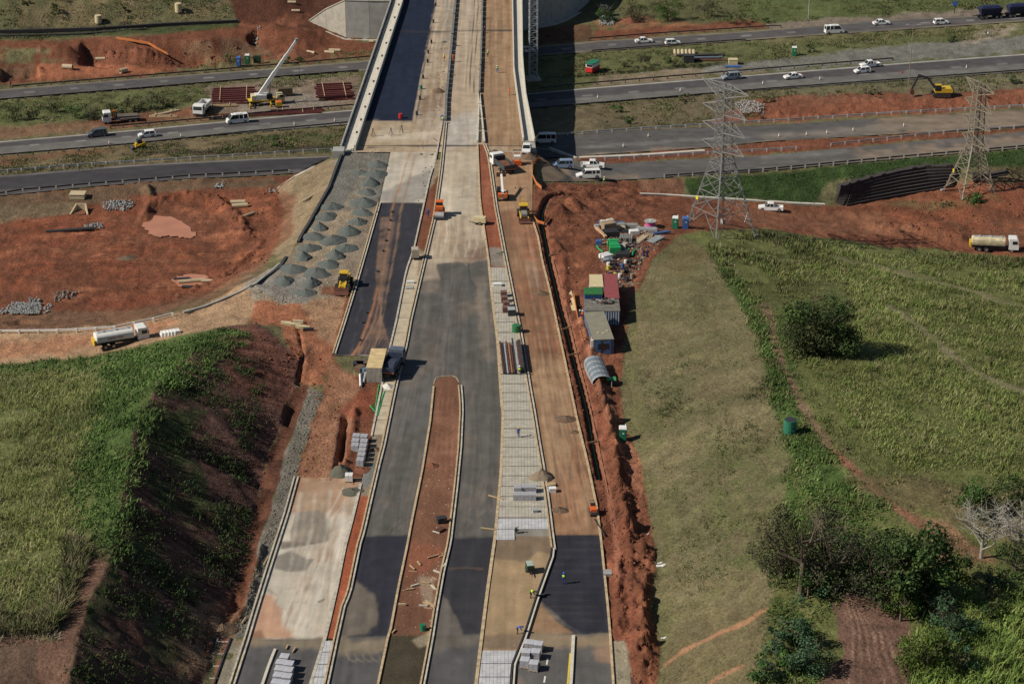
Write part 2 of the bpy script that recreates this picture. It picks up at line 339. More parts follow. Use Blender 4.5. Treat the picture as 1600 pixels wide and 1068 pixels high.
def put(o, loc, rz, label=None, group=None):
    o.location = loc; o.rotation_euler = (0, 0, rz)
    if label: o['label'] = label
    if group: o['group'] = group
    return o
_used = {}
def inst(key, maker, loc, rz, label, cat, group=None):
    """first use builds the thing, later uses copy it with all its parts"""
    if key not in _used: o = maker(); _used[key] = o
    else: o = copy_tree(_used[key])
    o.location = loc; o.rotation_euler = (0, 0, rz); o['label'] = label; o['category'] = cat
    if group: o['group'] = group
    elif 'group' in o: del o['group']
    return o
def heading(px, py, dx, dy):
    a = G(px, py, True); b = G(px + dx, py + dy, True); return math.atan2(b.y - a.y, b.x - a.x)
# ------------------------------------------------------------------ materials
MATS = {}
def nodes(m): m.use_nodes = True; t = m.node_tree; b = t.nodes['Principled BSDF']; return t, b
def mat(name, col, rough=.7, metal=0, var=.18, scale=1.5, spec=.4, bump=0):
    if name in MATS: return MATS[name]
    m = bpy.data.materials.new(name); t, b = nodes(m); N = t.nodes; L = t.links
    tc = N.new('ShaderNodeTexCoord'); nz = N.new('ShaderNodeTexNoise'); nz.inputs['Scale'].default_value = scale; nz.inputs['Detail'].default_value = 5
    L.new(tc.outputs['Object'], nz.inputs['Vector'])
    mr = N.new('ShaderNodeMapRange'); mr.inputs[1].default_value = .3; mr.inputs[2].default_value = .7; mr.inputs[3].default_value = 1 - var; mr.inputs[4].default_value = 1 + var
    L.new(nz.outputs[0], mr.inputs[0])
    mx = N.new('ShaderNodeVectorMath'); mx.operation = 'SCALE'; mx.inputs[0].default_value = col; L.new(mr.outputs[0], mx.inputs['Scale'])
    L.new(mx.outputs[0], b.inputs['Base Color']); b.inputs['Roughness'].default_value = rough; b.inputs['Metallic'].default_value = metal
    b.inputs['Specular IOR Level'].default_value = spec
    if bump:
        bp = N.new('ShaderNodeBump'); bp.inputs['Strength'].default_value = .6; bp.inputs['Distance'].default_value = bump
        L.new(nz.outputs[0], bp.inputs['Height']); L.new(bp.outputs[0], b.inputs['Normal'])
    MATS[name] = m; return m
def painted_mat(name, fine, bumpd, rough=.9, streak=0):
    m = bpy.data.materials.new(name); t, b = nodes(m); N = t.nodes; L = t.links
    at = N.new('ShaderNodeAttribute'); at.attribute_name = 'albedo'; tc = N.new('ShaderNodeTexCoord')
    a = N.new('ShaderNodeTexNoise'); a.inputs['Scale'].default_value = 2.3; a.inputs['Detail'].default_value = 6; a.inputs['Roughness'].default_value = .65
    c = N.new('ShaderNodeTexNoise'); c.inputs['Scale'].default_value = .35; c.inputs['Detail'].default_value = 5
    L.new(tc.outputs['Object'], a.inputs['Vector']); L.new(tc.outputs['Object'], c.inputs['Vector'])
    def rng_(n, lo, hi, o0=.3, o1=.7):
        r = N.new('ShaderNodeMapRange'); r.inputs[1].default_value = o0; r.inputs[2].default_value = o1; r.inputs[3].default_value = lo; r.inputs[4].default_value = hi; L.new(n, r.inputs[0]); return r.outputs[0]
    # contrast of the fine grain follows the roughness stored in alpha
    f1 = rng_(a.outputs[0], -fine, fine); mul = N.new('ShaderNodeMath'); mul.operation = 'MULTIPLY'; L.new(f1, mul.inputs[0]); 
    al = N.new('ShaderNodeMath'); al.operation = 'MULTIPLY_ADD'; L.new(at.outputs['Alpha'], al.inputs[0]); al.inputs[1].default_value = .85; al.inputs[2].default_value = .15
    L.new(al.outputs[0], mul.inputs[1]); f2 = rng_(c.outputs[0], .86, 1.14); ad = N.new('ShaderNodeMath'); ad.operation = 'ADD'; L.new(mul.outputs[0], ad.inputs[0]); L.new(f2, ad.inputs[1])
    sc = N.new('ShaderNodeVectorMath'); sc.operation = 'SCALE'; L.new(at.outputs['Color'], sc.inputs[0]); L.new(ad.outputs[0], sc.inputs['Scale']); L.new(sc.outputs[0], b.inputs['Base Color'])
    bp = N.new('ShaderNodeBump'); bp.inputs['Distance'].default_value = bumpd; L.new(at.outputs['Alpha'], bp.inputs['Strength'])
    L.new(a.outputs[0], bp.inputs['Height']); L.new(bp.outputs[0], b.inputs['Normal'])
    b.inputs['Roughness'].default_value = rough; b.inputs['Specular IOR Level'].default_value = .12
    MATS[name] = m; return m
GROUND_M = painted_mat('ground_surface', .42, .30, .95); ROAD_M = painted_mat('road_surface', .20, .02, .85)
white = mat('white_paint', (.72,.72,.70), .35, var=.06, spec=.5); glass = mat('dark_glass', (.018,.024,.03), .12, var=.1, spec=.6)
rubber = mat('tyre_rubber', (.02,.02,.02), .85); rim_m = mat('wheel_rim', (.35,.35,.36), .4, .6); steel = mat('galvanised_steel', (.42,.44,.45), .5, .3, var=.15)
conc = mat('cast_concrete', (.42,.39,.33), .85, var=.14, scale=.8); conc_l = mat('pale_concrete', (.52,.49,.42), .8, var=.12, scale=1.2)
conc_d = mat('weathered_concrete', (.30,.30,.28), .85, var=.2, scale=.5); dark = mat('dark_steel', (.035,.035,.04), .6); rust = mat('rusty_steel', (.10,.038,.025), .85, var=.35, scale=2)
yel = mat('machine_yellow', (.55,.36,.03), .5, var=.15); org = mat('machine_orange', (.62,.13,.03), .5, var=.15); tan_p = mat('cream_paint', (.55,.47,.28), .6, var=.12)
timber = mat('sawn_timber', (.40,.29,.17), .85, var=.25, scale=3); red_p = mat('red_paint', (.5,.03,.03), .4); green_p = mat('green_plastic', (.02,.17,.09), .5)
blue_p = mat('blue_paint', (.05,.13,.35), .5); lime = mat('hi_vis_lime', (.45,.75,.06), .7, var=.05); hvor = mat('hi_vis_orange', (.85,.20,.03), .7, var=.05)
skin = mat('skin', (.12,.06,.035), .6); navy = mat('navy_cloth', (.03,.06,.22), .85); bark = mat('bark', (.13,.10,.075), .95, var=.3, scale=6)
stone = mat('crushed_stone', (.24,.25,.25), .9, var=.3, scale=3); grv_m = mat('grey_gravel', (.095,.108,.10), .95, var=.28, scale=5, bump=.12)
sand_m = mat('brown_sand', (.22,.17,.12), .95, var=.25, scale=5, bump=.12); soil_m = mat('red_soil', (.165,.064,.035), .95, var=.3, scale=4, bump=.2)
# ------------------------------------------------------------------ kerb and lane lines of the new road (x, y of the photograph)
LB_R=[(712,-150),(712,0),(705,75),(697,160),(696,195),(689,267),(678,344),(657,432),(641,500),(634,539),(618,602),(598,700),(593,718),(575,795),(567,831),(561,850),(545,927),(536,948),(525,997),(510,1068),(488,1160)]
LB_L=[(712,-150),(710,0),(703,75),(695,160),(691,192),(679,259),(674,273),(648,390),(636,423),(621,500),(608,555),(582,682),(571,725),(565,754),(559,781),(547,829),(541,850),(527,920),(518,960),(510,994),(487,1068),(456,1160)]
LC=[(678,600),(672,660),(660,734),(642,822),(637,850),(623,916),(610,986),(606,997),(591,1068),(570,1160)]
LD=[(717,597),(719,606),(721,640),(718,701),(712,762),(702,847),(691,894),(680,955),(674,994),(660,1068),(642,1160)]
LE=[(734,-150),(740,0),(746,140),(746,220),(750,314),(763,403),(768,458),(777,529),(784,634),(786,645),(783,737),(774,835),(772,850),(762,920),(752,1000),(744,1068),(733,1160)]
LF=[(757,-150),(754,0),(752,75),(750,147),(757,225),(764,243),(775,323),(788,393),(803,470),(815,531),(828,611),(835,650),(841,689),(848,730),(856,786),(862,835),(866,865),(842,932),(822,995),(804,1040),(802,1068),(798,1160)]
LA=[(611,235),(594,313),(582,355),(559,435),(553,455),(539,500),(522,553)]
LL=[(463,746),(447,804),(432,850),(420,887),(402,944),(386,997),(363,1068),(333,1160)]
LH=[(832,236),(832,342),(842,374),(847,405),(859,452),(878,540),(901,650),(919,725),(934,798),(940,847),(950,945),(954,992),(959,1068),(965,1160)]
PLI=[(652,-150),(632,0),(555,238)]; PLO=[(632,-150),(612,0),(531,236)]      # left parapet, inner and outer line
PRI=[(797,-150),(800,0),(802,112),(817,222)]; PRO=[(814,-150),(816,0),(817,95),(822,150),(837,226)]
NOSE=[(678,600),(679,595),(682,590),(690,588),(707,587),(713,590),(717,597)]
# ------------------------------------------------------------------ what the open ground is made of
# far top left
poly([(-300,-160),(380,-160),(362,25),(200,42),(-300,55)], (.115,.115,.055), 4, mot=0)
poly([(-300,-160),(380,-160),(362,25),(200,42),(-300,55)], (.17,.13,.07), 4, .8, mot=1.6)
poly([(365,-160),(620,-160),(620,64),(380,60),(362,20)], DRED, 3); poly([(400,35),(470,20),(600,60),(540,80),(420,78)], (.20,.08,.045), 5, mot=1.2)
poly([(-300,68),(120,62),(250,52),(420,36),(560,66),(620,66),(620,88),(400,104),(200,122),(-300,150)], RED, 4)
poly([(-300,74),(0,74),(90,80),(100,96),(60,100),(-300,100)], OLV, 4, mot=1.5); poly([(-300,100),(55,103),(45,124),(-300,130)], BRN, 5, .8)
poly([(-300,48),(0,48),(370,36),(370,44),(250,52),(0,63),(-300,66)], DGR, 3, .75)
poly([(255,65),(400,62),(430,88),(300,94),(262,84)], BRN, 5, mot=1.4); poly([(60,100),(260,108),(250,116),(60,128)], (.32,.12,.06), 5, .8)
stroke([(-100,51),(150,47),(260,40),(372,35)], 4, (.03,.025,.03), 2)
poly([(330,99),(500,85),(590,78),(590,88),(400,104),(250,118)], OLV, 4, mot=.6)
# median strip left with trees, yard
poly([(-300,178),(0,160),(200,144),(400,126),(575,112),(575,122),(400,140),(300,165),(0,200),(-300,230)], (.105,.115,.045), 4)
poly([(320,135),(400,128),(565,118),(560,168),(400,184),(350,182),(330,160)], (.20,.15,.11), 5); poly([(330,150),(430,140),(500,150),(540,140),(520,165),(400,178)], (.22,.19,.16), 5,.8)
poly([(-300,215),(0,202),(120,190),(240,172),(350,180),(350,188),(170,204),(0,220),(-300,245)], BRN, 5); poly([(120,188),(330,166),(340,178),(170,200)], RED, 5, .7)
# between highway and ramp left
poly([(-300,262),(0,243),(560,196),(545,238),(300,250),(0,272),(-300,288)], (.16,.125,.07), 3, mot=0); poly([(0,246),(200,232),(150,243),(0,258)], RED, 4, .6)
poly([(380,215),(560,200),(550,236),(380,240)], DGR, 4, .8, mot=1.4); poly([(200,240),(400,226),(540,226),(540,231),(350,240)], (.05,.035,.03), 3, .8)
# pit
PIT=[(-300,325),(0,306),(140,293),(300,281),(470,272),(496,259),(445,330),(425,398),(400,418),(340,452),(250,488),(180,508),(0,518),(-300,520)]
poly(PIT, RED, 2); poly(PIT, (.20,.065,.033), 3, .9, mot=1.4)
poly([(-300,325),(0,307),(140,294),(300,282),(420,277),(440,292),(300,298),(130,318),(0,328),(-300,340)], (.13,.09,.055), 4, .85)
poly([(0,322),(118,316),(112,334),(0,352),(-300,360),(-300,330)], (.15,.115,.07), 3, .9)
poly([(215,318),(250,310),(300,318),(330,345),(350,380),(320,400),(290,370),(255,335),(222,335)], (.15,.06,.035), 6, .7)
poly([(0,488),(200,484),(330,455),(395,415),(425,395),(400,440),(300,480),(180,510),(0,518)], (.17,.10,.06), 5, .8)
poly([(290,330),(330,330),(420,300),(430,390),(390,420),(350,400)], (.33,.12,.06), 10, .55, mot=1.5)
for k in range(7): stroke([(14+6*k,420),(18+7*k,392),(40+8*k,372),(110+8*k,362),(190+6*k,372)], 1.3, (.34,.13,.07), 1.5, .5, warp=2)
for k in range(6): stroke([(205+11*k,470),(230+12*k,482-2*k),(265+10*k,476-4*k),(290+9*k,458-6*k)], 1.4, (.14,.06,.035), 1.5, .55, warp=1)
for k in range(5): stroke([(120,395+14*k),(200,388+16*k),(270,392+15*k)], 1.5, (.30,.115,.06), 2, .45, warp=3)
g_ = np.random.default_rng(77)
for k in range(60):
    x_, y_ = g_.uniform(0, 360), g_.uniform(335, 470); dx_ = g_.uniform(60, 150); b_ = g_.uniform(-14, 14)
    for q_ in (0, 4): stroke([(x_, y_ + q_), (x_ + dx_ * .5, y_ + q_ + b_ * .7), (x_ + dx_, y_ + q_ + b_)], 1.3, (.27,.115,.06) if k % 2 else (.085,.035,.022), 1.6, .55, warp=2)
for k in range(16):
    x_, y_ = g_.uniform(1000, 1500), g_.uniform(325, 358); stroke([(x_, y_), (x_ + 60, y_ + 1), (x_ + 140, y_ + 5)], 1.4, (.33,.13,.06) if k % 2 else (.13,.05,.028), 1.6, .4, warp=2)
for k in range(14):
    x_, y_ = g_.uniform(870, 960), g_.uniform(345, 500); stroke([(x_, y_), (x_ + 6, y_ + 35), (x_ + 18, y_ + 70)], 1.5, (.32,.13,.06) if k % 2 else (.14,.05,.03), 1.6, .4, warp=2)
POOL = [(216,340),(232,337),(262,337),(284,345),(296,356),(306,366),(300,373),(288,371),(262,368),(246,370),(232,364),(224,352)]
poly(POOL, (.20,.075,.04), 8, 1, .0, warp=0)
stroke(POOL + [POOL[0]], 7, (.11,.045,.03), 5, .6, 0, warp=1)
# slope of the gravel platform
poly([(491,258),(533,246),(513,296),(482,353),(466,379),(447,402),(425,398),(430,390),(446,330),(434,294)], (.24,.18,.11), 3); poly([(500,262),(530,250),(508,300),(470,365),(440,392),(455,330)], (.20,.15,.095), 6, .8, mot=1)
poly([(440,300),(462,300),(452,372),(426,395),(400,414),(420,380),(428,330)], RED, 5, .7)
# haul road
poly([(-300,516),(0,517),(180,510),(300,482),(380,446),(420,420),(470,430),(480,465),(430,490),(345,512),(300,522),(150,556),(0,571),(-300,575)], (.34,.22,.13), 3)
poly([(-300,530),(0,535),(150,522),(280,500),(250,520),(100,550),(0,560),(-300,560)], (.38,.17,.09), 7, .7); poly([(380,440),(440,410),(480,440),(470,470),(400,470)], (.24,.23,.20), 8, .7)
poly([(400,470),(470,462),(560,440),(545,470),(520,555),(505,600),(470,600),(455,560),(440,510),(390,500)], (.29,.115,.06), 5)
poly([(470,470),(545,452),(520,540),(495,530)], (.30,.20,.12), 8, .7)
for k in range(5): stroke([(425+7*k,480),(470+6*k,500),(478+6*k,540),(470+8*k,590)], 1.6, (.36,.17,.09), 2, .5)
# left field and cut
poly([(-300,575),(0,572),(150,557),(300,524),(345,511),(350,530),(246,597),(212,674),(192,766),(180,848),(130,862),(-300,1000)], (.13,.14,.05), 4)
poly([(90,640),(220,600),(215,680),(190,770),(178,850),(120,860),(150,760)], (.055,.095,.024), 8, .8); poly([(170,555),(330,515),(330,560),(240,610),(215,700),(170,690),(110,640)], (.06,.10,.025), 8, .7)
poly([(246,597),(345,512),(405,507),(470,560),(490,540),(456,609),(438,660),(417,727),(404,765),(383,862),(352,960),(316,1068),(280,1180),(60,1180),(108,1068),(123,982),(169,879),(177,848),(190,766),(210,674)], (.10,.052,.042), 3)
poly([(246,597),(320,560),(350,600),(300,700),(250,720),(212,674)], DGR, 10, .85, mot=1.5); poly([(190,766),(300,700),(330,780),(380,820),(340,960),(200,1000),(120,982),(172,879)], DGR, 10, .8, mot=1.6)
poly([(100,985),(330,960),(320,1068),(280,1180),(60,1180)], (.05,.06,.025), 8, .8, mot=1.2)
poly([(395,505),(470,560),(440,640),(350,600),(340,530)], (.13,.055,.038), 8, .8)
poly([(480,600),(456,609),(438,660),(417,727),(404,765),(383,862),(352,960),(372,975),(402,862),(430,765),(458,671),(482,610)], (.105,.045,.028), 3)
poly([(482,607),(505,615),(485,662),(462,745),(447,800),(417,876),(386,997),(350,1000),(380,960),(402,862),(430,765),(458,671)], (.16,.145,.12), 2)
poly([(300,950),(345,935),(375,955),(362,1000),(330,1030),(290,1068),(270,1068)], (.20,.13,.08), 6, .9); poly([(330,950),(380,900),(395,870),(380,960),(360,985)], RED, 5, .6)
poly([(97,853),(130,850),(170,874),(123,982),(108,1068),(90,1180),(-300,1180),(-300,985),(0,990),(85,1000),(105,960),(125,890)], (.16,.09,.062), 4)
poly([(-300,1000),(60,1005),(60,1180),(-300,1180)], (.10,.07,.05), 8, .7)
# dirt strip left of the new road, y 440..770
poly([(545,450),(553,455),(522,553),(540,580),(600,600),(590,690),(566,754),(560,775),(463,775),(463,746),(485,662),(500,620),(520,555)], RED, 2); poly([(470,720),(520,560),(560,600),(530,700),(500,770),(466,770)], (.30,.15,.085), 8, .8)
for k in range(6): stroke([(500+5*k,770),(510+6*k,690),(522+6*k,620),(530+5*k,575)], 1.5, (.36,.20,.13), 2, .5)
poly([(525,642),(560,610),(590,612),(575,650),(545,650)], (.22,.065,.035), 5, .8)
# gravel platform
poly([(533,240),(611,237),(594,313),(582,355),(559,435),(530,462),(440,478),(395,455),(437,418),(449,400),(466,379),(482,353),(513,296)], (.25,.20,.145), 3); poly([(533,240),(611,237),(594,313),(570,330),(520,330),(500,330),(513,296)], (.15,.155,.145), 6, .8)
poly([(575,330),(590,330),(550,440),(530,440),(560,370)], (.22,.17,.13), 5, .6); poly([(400,448),(430,425),(500,440),(480,470),(430,470)], (.20,.20,.19), 8, .7)
for k in range(5): stroke([(592-7*k,245),(570-5*k,300),(545-6*k,350),(520-8*k,390),(480-8*k,420)], 2, (.34,.26,.16), 3, .5)
poly([(505,445),(553,445),(548,466),(505,458)], RED, 3, .9)
# right of the bridge
poly([(925,48),(1000,42),(1200,28),(1200,44),(925,63)], RED, 3); poly([(925,-20),(1100,-40),(1300,-30),(1240,30),(1150,30),(1100,36),(925,46)], (.10,.10,.045), 6, .9); poly([(925,30),(1010,22),(1100,38),(930,50)], (.26,.11,.06), 4, .9, mot=1)
poly([(1150,-160),(2000,-160),(2000,0),(1600,14),(1200,38),(1150,20)], (.095,.115,.042), 4); poly([(1200,36),(1600,10),(1600,22),(1200,46)], (.20,.16,.13), 4, .9)
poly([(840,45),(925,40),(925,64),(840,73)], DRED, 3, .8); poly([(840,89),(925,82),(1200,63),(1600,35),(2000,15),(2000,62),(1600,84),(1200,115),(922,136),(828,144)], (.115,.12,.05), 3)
poly([(935,118),(1200,100),(1200,114),(922,136)], (.22,.17,.12), 4, .9); poly([(1100,104),(1400,72),(1600,56),(2000,40),(2000,60),(1600,82),(1300,104),(1100,118)], (.17,.165,.15), 4, .9); poly([(1530,42),(1600,40),(1560,62),(1500,68)], (.28,.23,.17), 6, .8)
poly([(1200,62),(1600,36),(2000,16),(2000,22),(1600,43),(1200,70)], (.17,.15,.07), 4, .6)
poly([(827,171),(950,161),(1200,141),(1600,112),(2000,95),(2000,160),(1600,170),(1200,194),(868,214),(832,210)], (.15,.12,.07), 3); poly([(950,165),(1180,146),(1180,190),(930,205)], (.10,.085,.05), 6, .7, mot=1.2)
poly([(1200,150),(1400,138),(2000,112),(2000,158),(1600,168),(1200,192),(1100,198),(1150,170)], (.21,.08,.045), 4); poly([(1200,152),(1440,142),(1600,140),(1600,150),(1200,165)], (.16,.075,.045), 5, .8, mot=1); poly([(1200,141),(1600,112),(2000,92),(2000,136),(1600,142),(1400,146),(1200,152)], (.13,.12,.07), 3, .9)
poly([(900,246),(1112,231),(1200,222),(1450,208),(1600,198),(1600,205),(1200,242),(950,256),(880,250)], RED, 2); poly([(836,228),(870,226),(905,248),(880,256),(838,256)], (.22,.15,.09), 3)
poly([(832,232),(860,232),(905,250),(870,258),(848,262),(836,262)], (.20,.13,.08), 3)
# big red yard on the right
YARD=[(832,290),(900,286),(1000,281),(1066,279),(1066,306),(1180,316),(1300,322),(1490,290),(1580,270),(1700,262),(2000,255),(2000,425),(1600,403),(1450,391),(1300,376),(1180,358),(1060,368),(1018,412),(985,470),(975,560),(972,640),(1002,732),(1016,798),(1026,870),(1018,950),(1035,1012),(1030,1068),(1030,1180),(960,1180),(954,992),(934,798),(919,725),(901,650),(878,540),(859,452),(842,374),(832,342)]
poly(YARD, RED, 2); poly(YARD, (.22,.085,.045), 3, .7, mot=1.5)
poly([(1100,330),(1340,330),(1600,345),(2000,350),(2000,385),(1600,380),(1300,365),(1180,352)], (.20,.09,.05), 8, .8); poly([(1380,330),(1500,300),(1600,300),(1600,360),(1500,370),(1390,360)], (.22,.07,.035), 6, .7, mot=1.4)
for k in range(4): stroke([(1060,345+5*k),(1200,338+6*k),(1350,346+5*k),(1600,360+6*k)], 1.5, (.17,.075,.045), 2, .5)
poly([(1066,280),(1200,269),(1400,250),(1600,232),(2000,196),(2000,240),(1600,262),(1575,275),(1495,258),(1442,258),(1380,270),(1330,284),(1305,310),(1280,319),(1180,313),(1080,306)], (.038,.068,.02), 2)
poly([(1290,285),(1330,275),(1330,300),(1305,318),(1270,316)], (.15,.13,.07), 5, .8); poly([(1000,282),(1068,279),(1068,303),(1000,300)], (.20,.10,.06), 3)
poly([(1530,262),(1600,258),(1700,255),(1700,280),(1600,282),(1548,290)], (.13,.10,.055), 4); stroke([(1390,318),(1480,322),(1560,310)], 12, (.12,.10,.045), 6, .8, mot=1)
poly([(866,375),(880,380),(905,480),(950,640),(985,800),(1000,1050),(960,1000),(930,800),(900,640),(875,520)], (.16,.055,.032), 4, .8, mot=1.3)
poly([(895,480),(920,480),(965,640),(1002,732),(1016,798),(990,760),(965,700),(930,600)], (.27,.12,.07), 5, .7)
stroke([(864,405),(873,440),(893,520),(925,650),(946,747),(964,847),(965,900)], 9, (.25,.10,.06), 3, .8, .3, warp=0)
poly([(955,1002),(980,1000),(990,1068),(990,1180),(960,1180)], (.26,.23,.17), 3)
# right hill
SLOPE=[(985,470),(1018,412),(1060,368),(1105,392),(1150,450),(1190,530),(1210,620),(1235,720),(1238,800),(1225,880),(1200,950),(1190,1068),(1190,1180),(1035,1180),(1030,1068),(1035,1012),(1018,950),(1026,870),(1016,798),(1002,732),(972,640),(975,560)]
poly(SLOPE, (.160,.135,.072), 3); poly(SLOPE, (.108,.104,.044), 5, .9, mot=1.5); poly([(1040,420),(1110,400),(1180,520),(1215,650),(1230,800),(1150,900),(1060,900),(1060,700),(1020,560)], (.15,.13,.075), 25, .35, mot=1.5); poly([(1100,700),(1225,700),(1225,880),(1150,900)], (.075,.095,.03), 20, .5, mot=1); poly([(1000,580),(1190,560),(1215,640),(1100,620),(1010,650)], (.10,.095,.05), 10, .7, mot=1.2)
poly([(1050,368),(1110,390),(1080,430),(1040,430)], (.14,.115,.05), 8, .7)
poly([(1040,1020),(1100,960),(1200,930),(1190,1068),(1190,1180),(1040,1180)], (.13,.105,.055), 10, .7)
stroke([(1218,942),(1190,955),(1165,972),(1120,990),(1070,1015),(1040,1040)], 6, (.30,.155,.085), 3, .9, .5); stroke([(1110,1068),(1140,1050),(1160,1040)], 4, (.28,.14,.08), 3, .8)
CANE_R=[(1105,368),(1180,358),(1300,376),(1450,391),(1600,404),(2000,425),(2000,800),(1600,790),(1500,740),(1420,790),(1350,740),(1290,690),(1250,620),(1215,540),(1200,490),(1150,440),(1110,392)]
poly([(1060,366),(1180,357),(1300,375),(1450,390),(1600,403),(2000,424),(2000,1180),(1190,1180),(1190,1068),(1200,950),(1225,880),(1235,720),(1210,620),(1190,530),(1150,450),(1105,392)], (.125,.135,.045), 4)
poly([(1110,400),(1150,440),(1200,530),(1215,640),(1240,740),(1260,830),(1225,840),(1235,720),(1205,620),(1185,530)], (.05,.085,.02), 5, .9)
poly([(1215,500),(1245,540),(1250,640),(1290,700),(1330,760),(1300,800),(1250,760),(1235,690),(1215,620),(1200,540)], (.06,.11,.025), 8, .8)
stroke([(1195,480),(1205,520),(1222,570),(1240,610),(1262,650),(1300,700),(1350,745),(1400,790),(1440,822),(1470,842)], 13, (.22,.14,.09), 6, .85, warp=2); stroke([(1300,700),(1350,745),(1400,790),(1440,822),(1480,850)], 9, (.30,.13,.075), 5, .85)
poly([(1430,800),(1500,830),(1560,880),(1480,880),(1440,850)], (.24,.125,.08), 8, .8)
stroke([(1390,480),(1430,505),(1470,540),(1520,580),(1570,605),(1660,625)], 9, (.22,.19,.115), 5, .8); stroke([(1300,400),(1400,425),(1500,450),(1560,470),(1680,500)], 8, (.21,.18,.11), 5, .7)
poly([(1330,740),(1440,740),(1600,800),(1600,860),(1450,800),(1360,780)], (.14,.11,.055), 10, .8)
poly([(1290,930),(1330,905),(1380,910),(1420,960),(1420,1068),(1430,1180),(1270,1180),(1270,1068),(1320,1020)], (.155,.09,.066), 5)
for k in range(11): stroke([(1322+4*k,940+3*k),(1334+5*k,990),(1330+7*k,1030),(1322+11*k,1090)], 1.7, (.09,.052,.036) if k%2 else (.27,.17,.125), 2, .9, warp=2)
for k in range(4): stroke([(1310+20*k,1000),(1350+12*k,1020),(1380+14*k,1080)], 1.5, (.14,.08,.055), 2, .6, warp=2)
def lane_tracks(Lf, Rt, y0, y1, n, cols, k, w, seed, wob=.04):
    g = np.random.default_rng(seed)
    for i in range(n):
        t = g.uniform(.04, .96); a = g.uniform(y0 - 20, y1 - 30); b = min(y1, a + g.uniform(40, (y1 - y0) * .8)); t2 = min(.97, max(.03, t + g.normal(0, wob * 2))); ys = np.linspace(a, b, 7); ph = g.uniform(0, 6)
        for dt in (0, .9):      # a wheel pair, real ruts run side by side
            P = []
            for j, y in enumerate(ys): tt = t + (t2 - t) * j / 6 + wob * .4 * math.sin(ph + j); xl = float(lin(Lf, y)); xr = float(lin(Rt, y)); P.append((xl + (xr - xl) * tt + dt * 14, y))
            stroke(P, w * g.uniform(.7, 1.5), cols[i % len(cols)], w, k * g.uniform(.6, 1.2), warp=.6)
ROADS = []     # pixel polygons where the ground lies below a road sheet
# ------------------------------------------------------------------ sheets
def sheet_rows(name, Lf, Rt, y0, y1, base, ops, z=.03, step=2.5, colstep=2.5, matr=None, rough=0.1, kind='structure', label=None, parent=None, cat=None, dust=.16):
    ys = np.linspace(y0, y1, max(2, int((y1 - y0) / step) + 1)); wmax = max(lin(Rt, y) - lin(Lf, y) for y in ys)
    m = max(2, int(wmax / colstep) + 1); xl = lin(Lf, ys); xr = lin(Rt, ys); t = np.linspace(0, 1, m)
    px = (xl[:, None] * (1 - t) + xr[:, None] * t).ravel(); py = np.repeat(ys, m); X, Y = XY(px, py, 0)
    V = np.stack([X, Y, np.full_like(X, z)], 1); me = mesh_np(name, V, grid_faces(len(ys), m)[:, ::-1], matr or ROAD_M)
    C, A, n = paint(px, py, X, Y, base, ops, rough); C = wear(C, X, Y, dust); set_col(me, C, A)
    o = bpy.data.objects.new(name, me); link(o, parent, label, cat, kind=kind)
    ROADS.append([(a, b) for a, b in zip(xl[::8], ys[::8])] + [(xl[-1], ys[-1]), (xr[-1], ys[-1])] + [(a, b) for a, b in zip(xr[::-8], ys[::-8])]); return o
def sheet_cols(name, Tp, Bt, x0, x1, base, ops, z=.06, step=4, rows=2.5, matr=None, rough=0.1, zmax=None):
    xs = np.linspace(x0, x1, int((x1 - x0) / step) + 1); yt = linx(Tp, xs); yb = linx(Bt, xs); m = max(2, int(max(yb - yt) / rows) + 1)
    t = np.linspace(0, 1, m); py = (yt[:, None] * (1 - t) + yb[:, None] * t).ravel(); px = np.repeat(xs, m)
    X, Y, Z = GG(px, py)
    if zmax is not None:
        k = Z > zmax[0]; xx, yy = XY(px[k], py[k], zmax[1]); X[k] = xx; Y[k] = yy; Z[k] = zmax[1]
    me = mesh_np(name, np.stack([X, Y, Z + z], 1), grid_faces(len(xs), m), matr or ROAD_M)
    C, A, n = paint(px, py, X, Y, base, ops, rough); C = wear(C, X, Y, .05, True); set_col(me, C, A); o = bpy.data.objects.new(name, me); link(o, kind='structure')
    if zmax is None: ROADS.append([(a, b) for a, b in zip(xs[::6], yt[::6])] + [(xs[-1], yt[-1])] + [(xs[-1], yb[-1])] + [(a, b) for a, b in zip(xs[::-6], yb[::-6])])
    else: ROADS.append([(a, b) for a, b in zip(xs[:184:6], yt[:184:6])] + [(488, linx(Tp, 488)), (488, linx(Bt, 488))] + [(a, b) for a, b in zip(xs[183::-6], yb[183::-6])])
    return o
def wear(C, X, Y, dust, across=False):
    dust = dust * np.clip((C.mean(1) - .045) * 18, 0.04, 1)[:, None]
    if across: X, Y = Y * 1.0, X * 1.0
    # rolling seams along the road, dusty spills and damp patches
    a = fbm(X * 1.3, Y * .05, 1, 4); b = fbm(X * .16, Y * .10, 5, 5); c = fbm(X * .9, Y * .5, 2, 5); d = fbm(X * .4 + 9, Y * .05 + 3, 6, 4)
    C = C * (1 + .42 * a + .15 * b + .34 * c)[:, None]; w = np.clip((b + .55 * d + .35 * c - .10) * 3.2, 0, 1)[:, None] * dust
    C = C * (1 - w) + np.array([.30, .195, .11]) * w; w2 = np.clip((-b + .6 * c - .16) * 4, 0, 1)[:, None] * dust * .8; return C * (1 - .45 * w2)
class Ops:
    def __enter__(s):
        global OPS; s.old = OPS; OPS = []; s.ops = OPS; return s.ops
    def __exit__(s, *a):
        global OPS; OPS = s.old
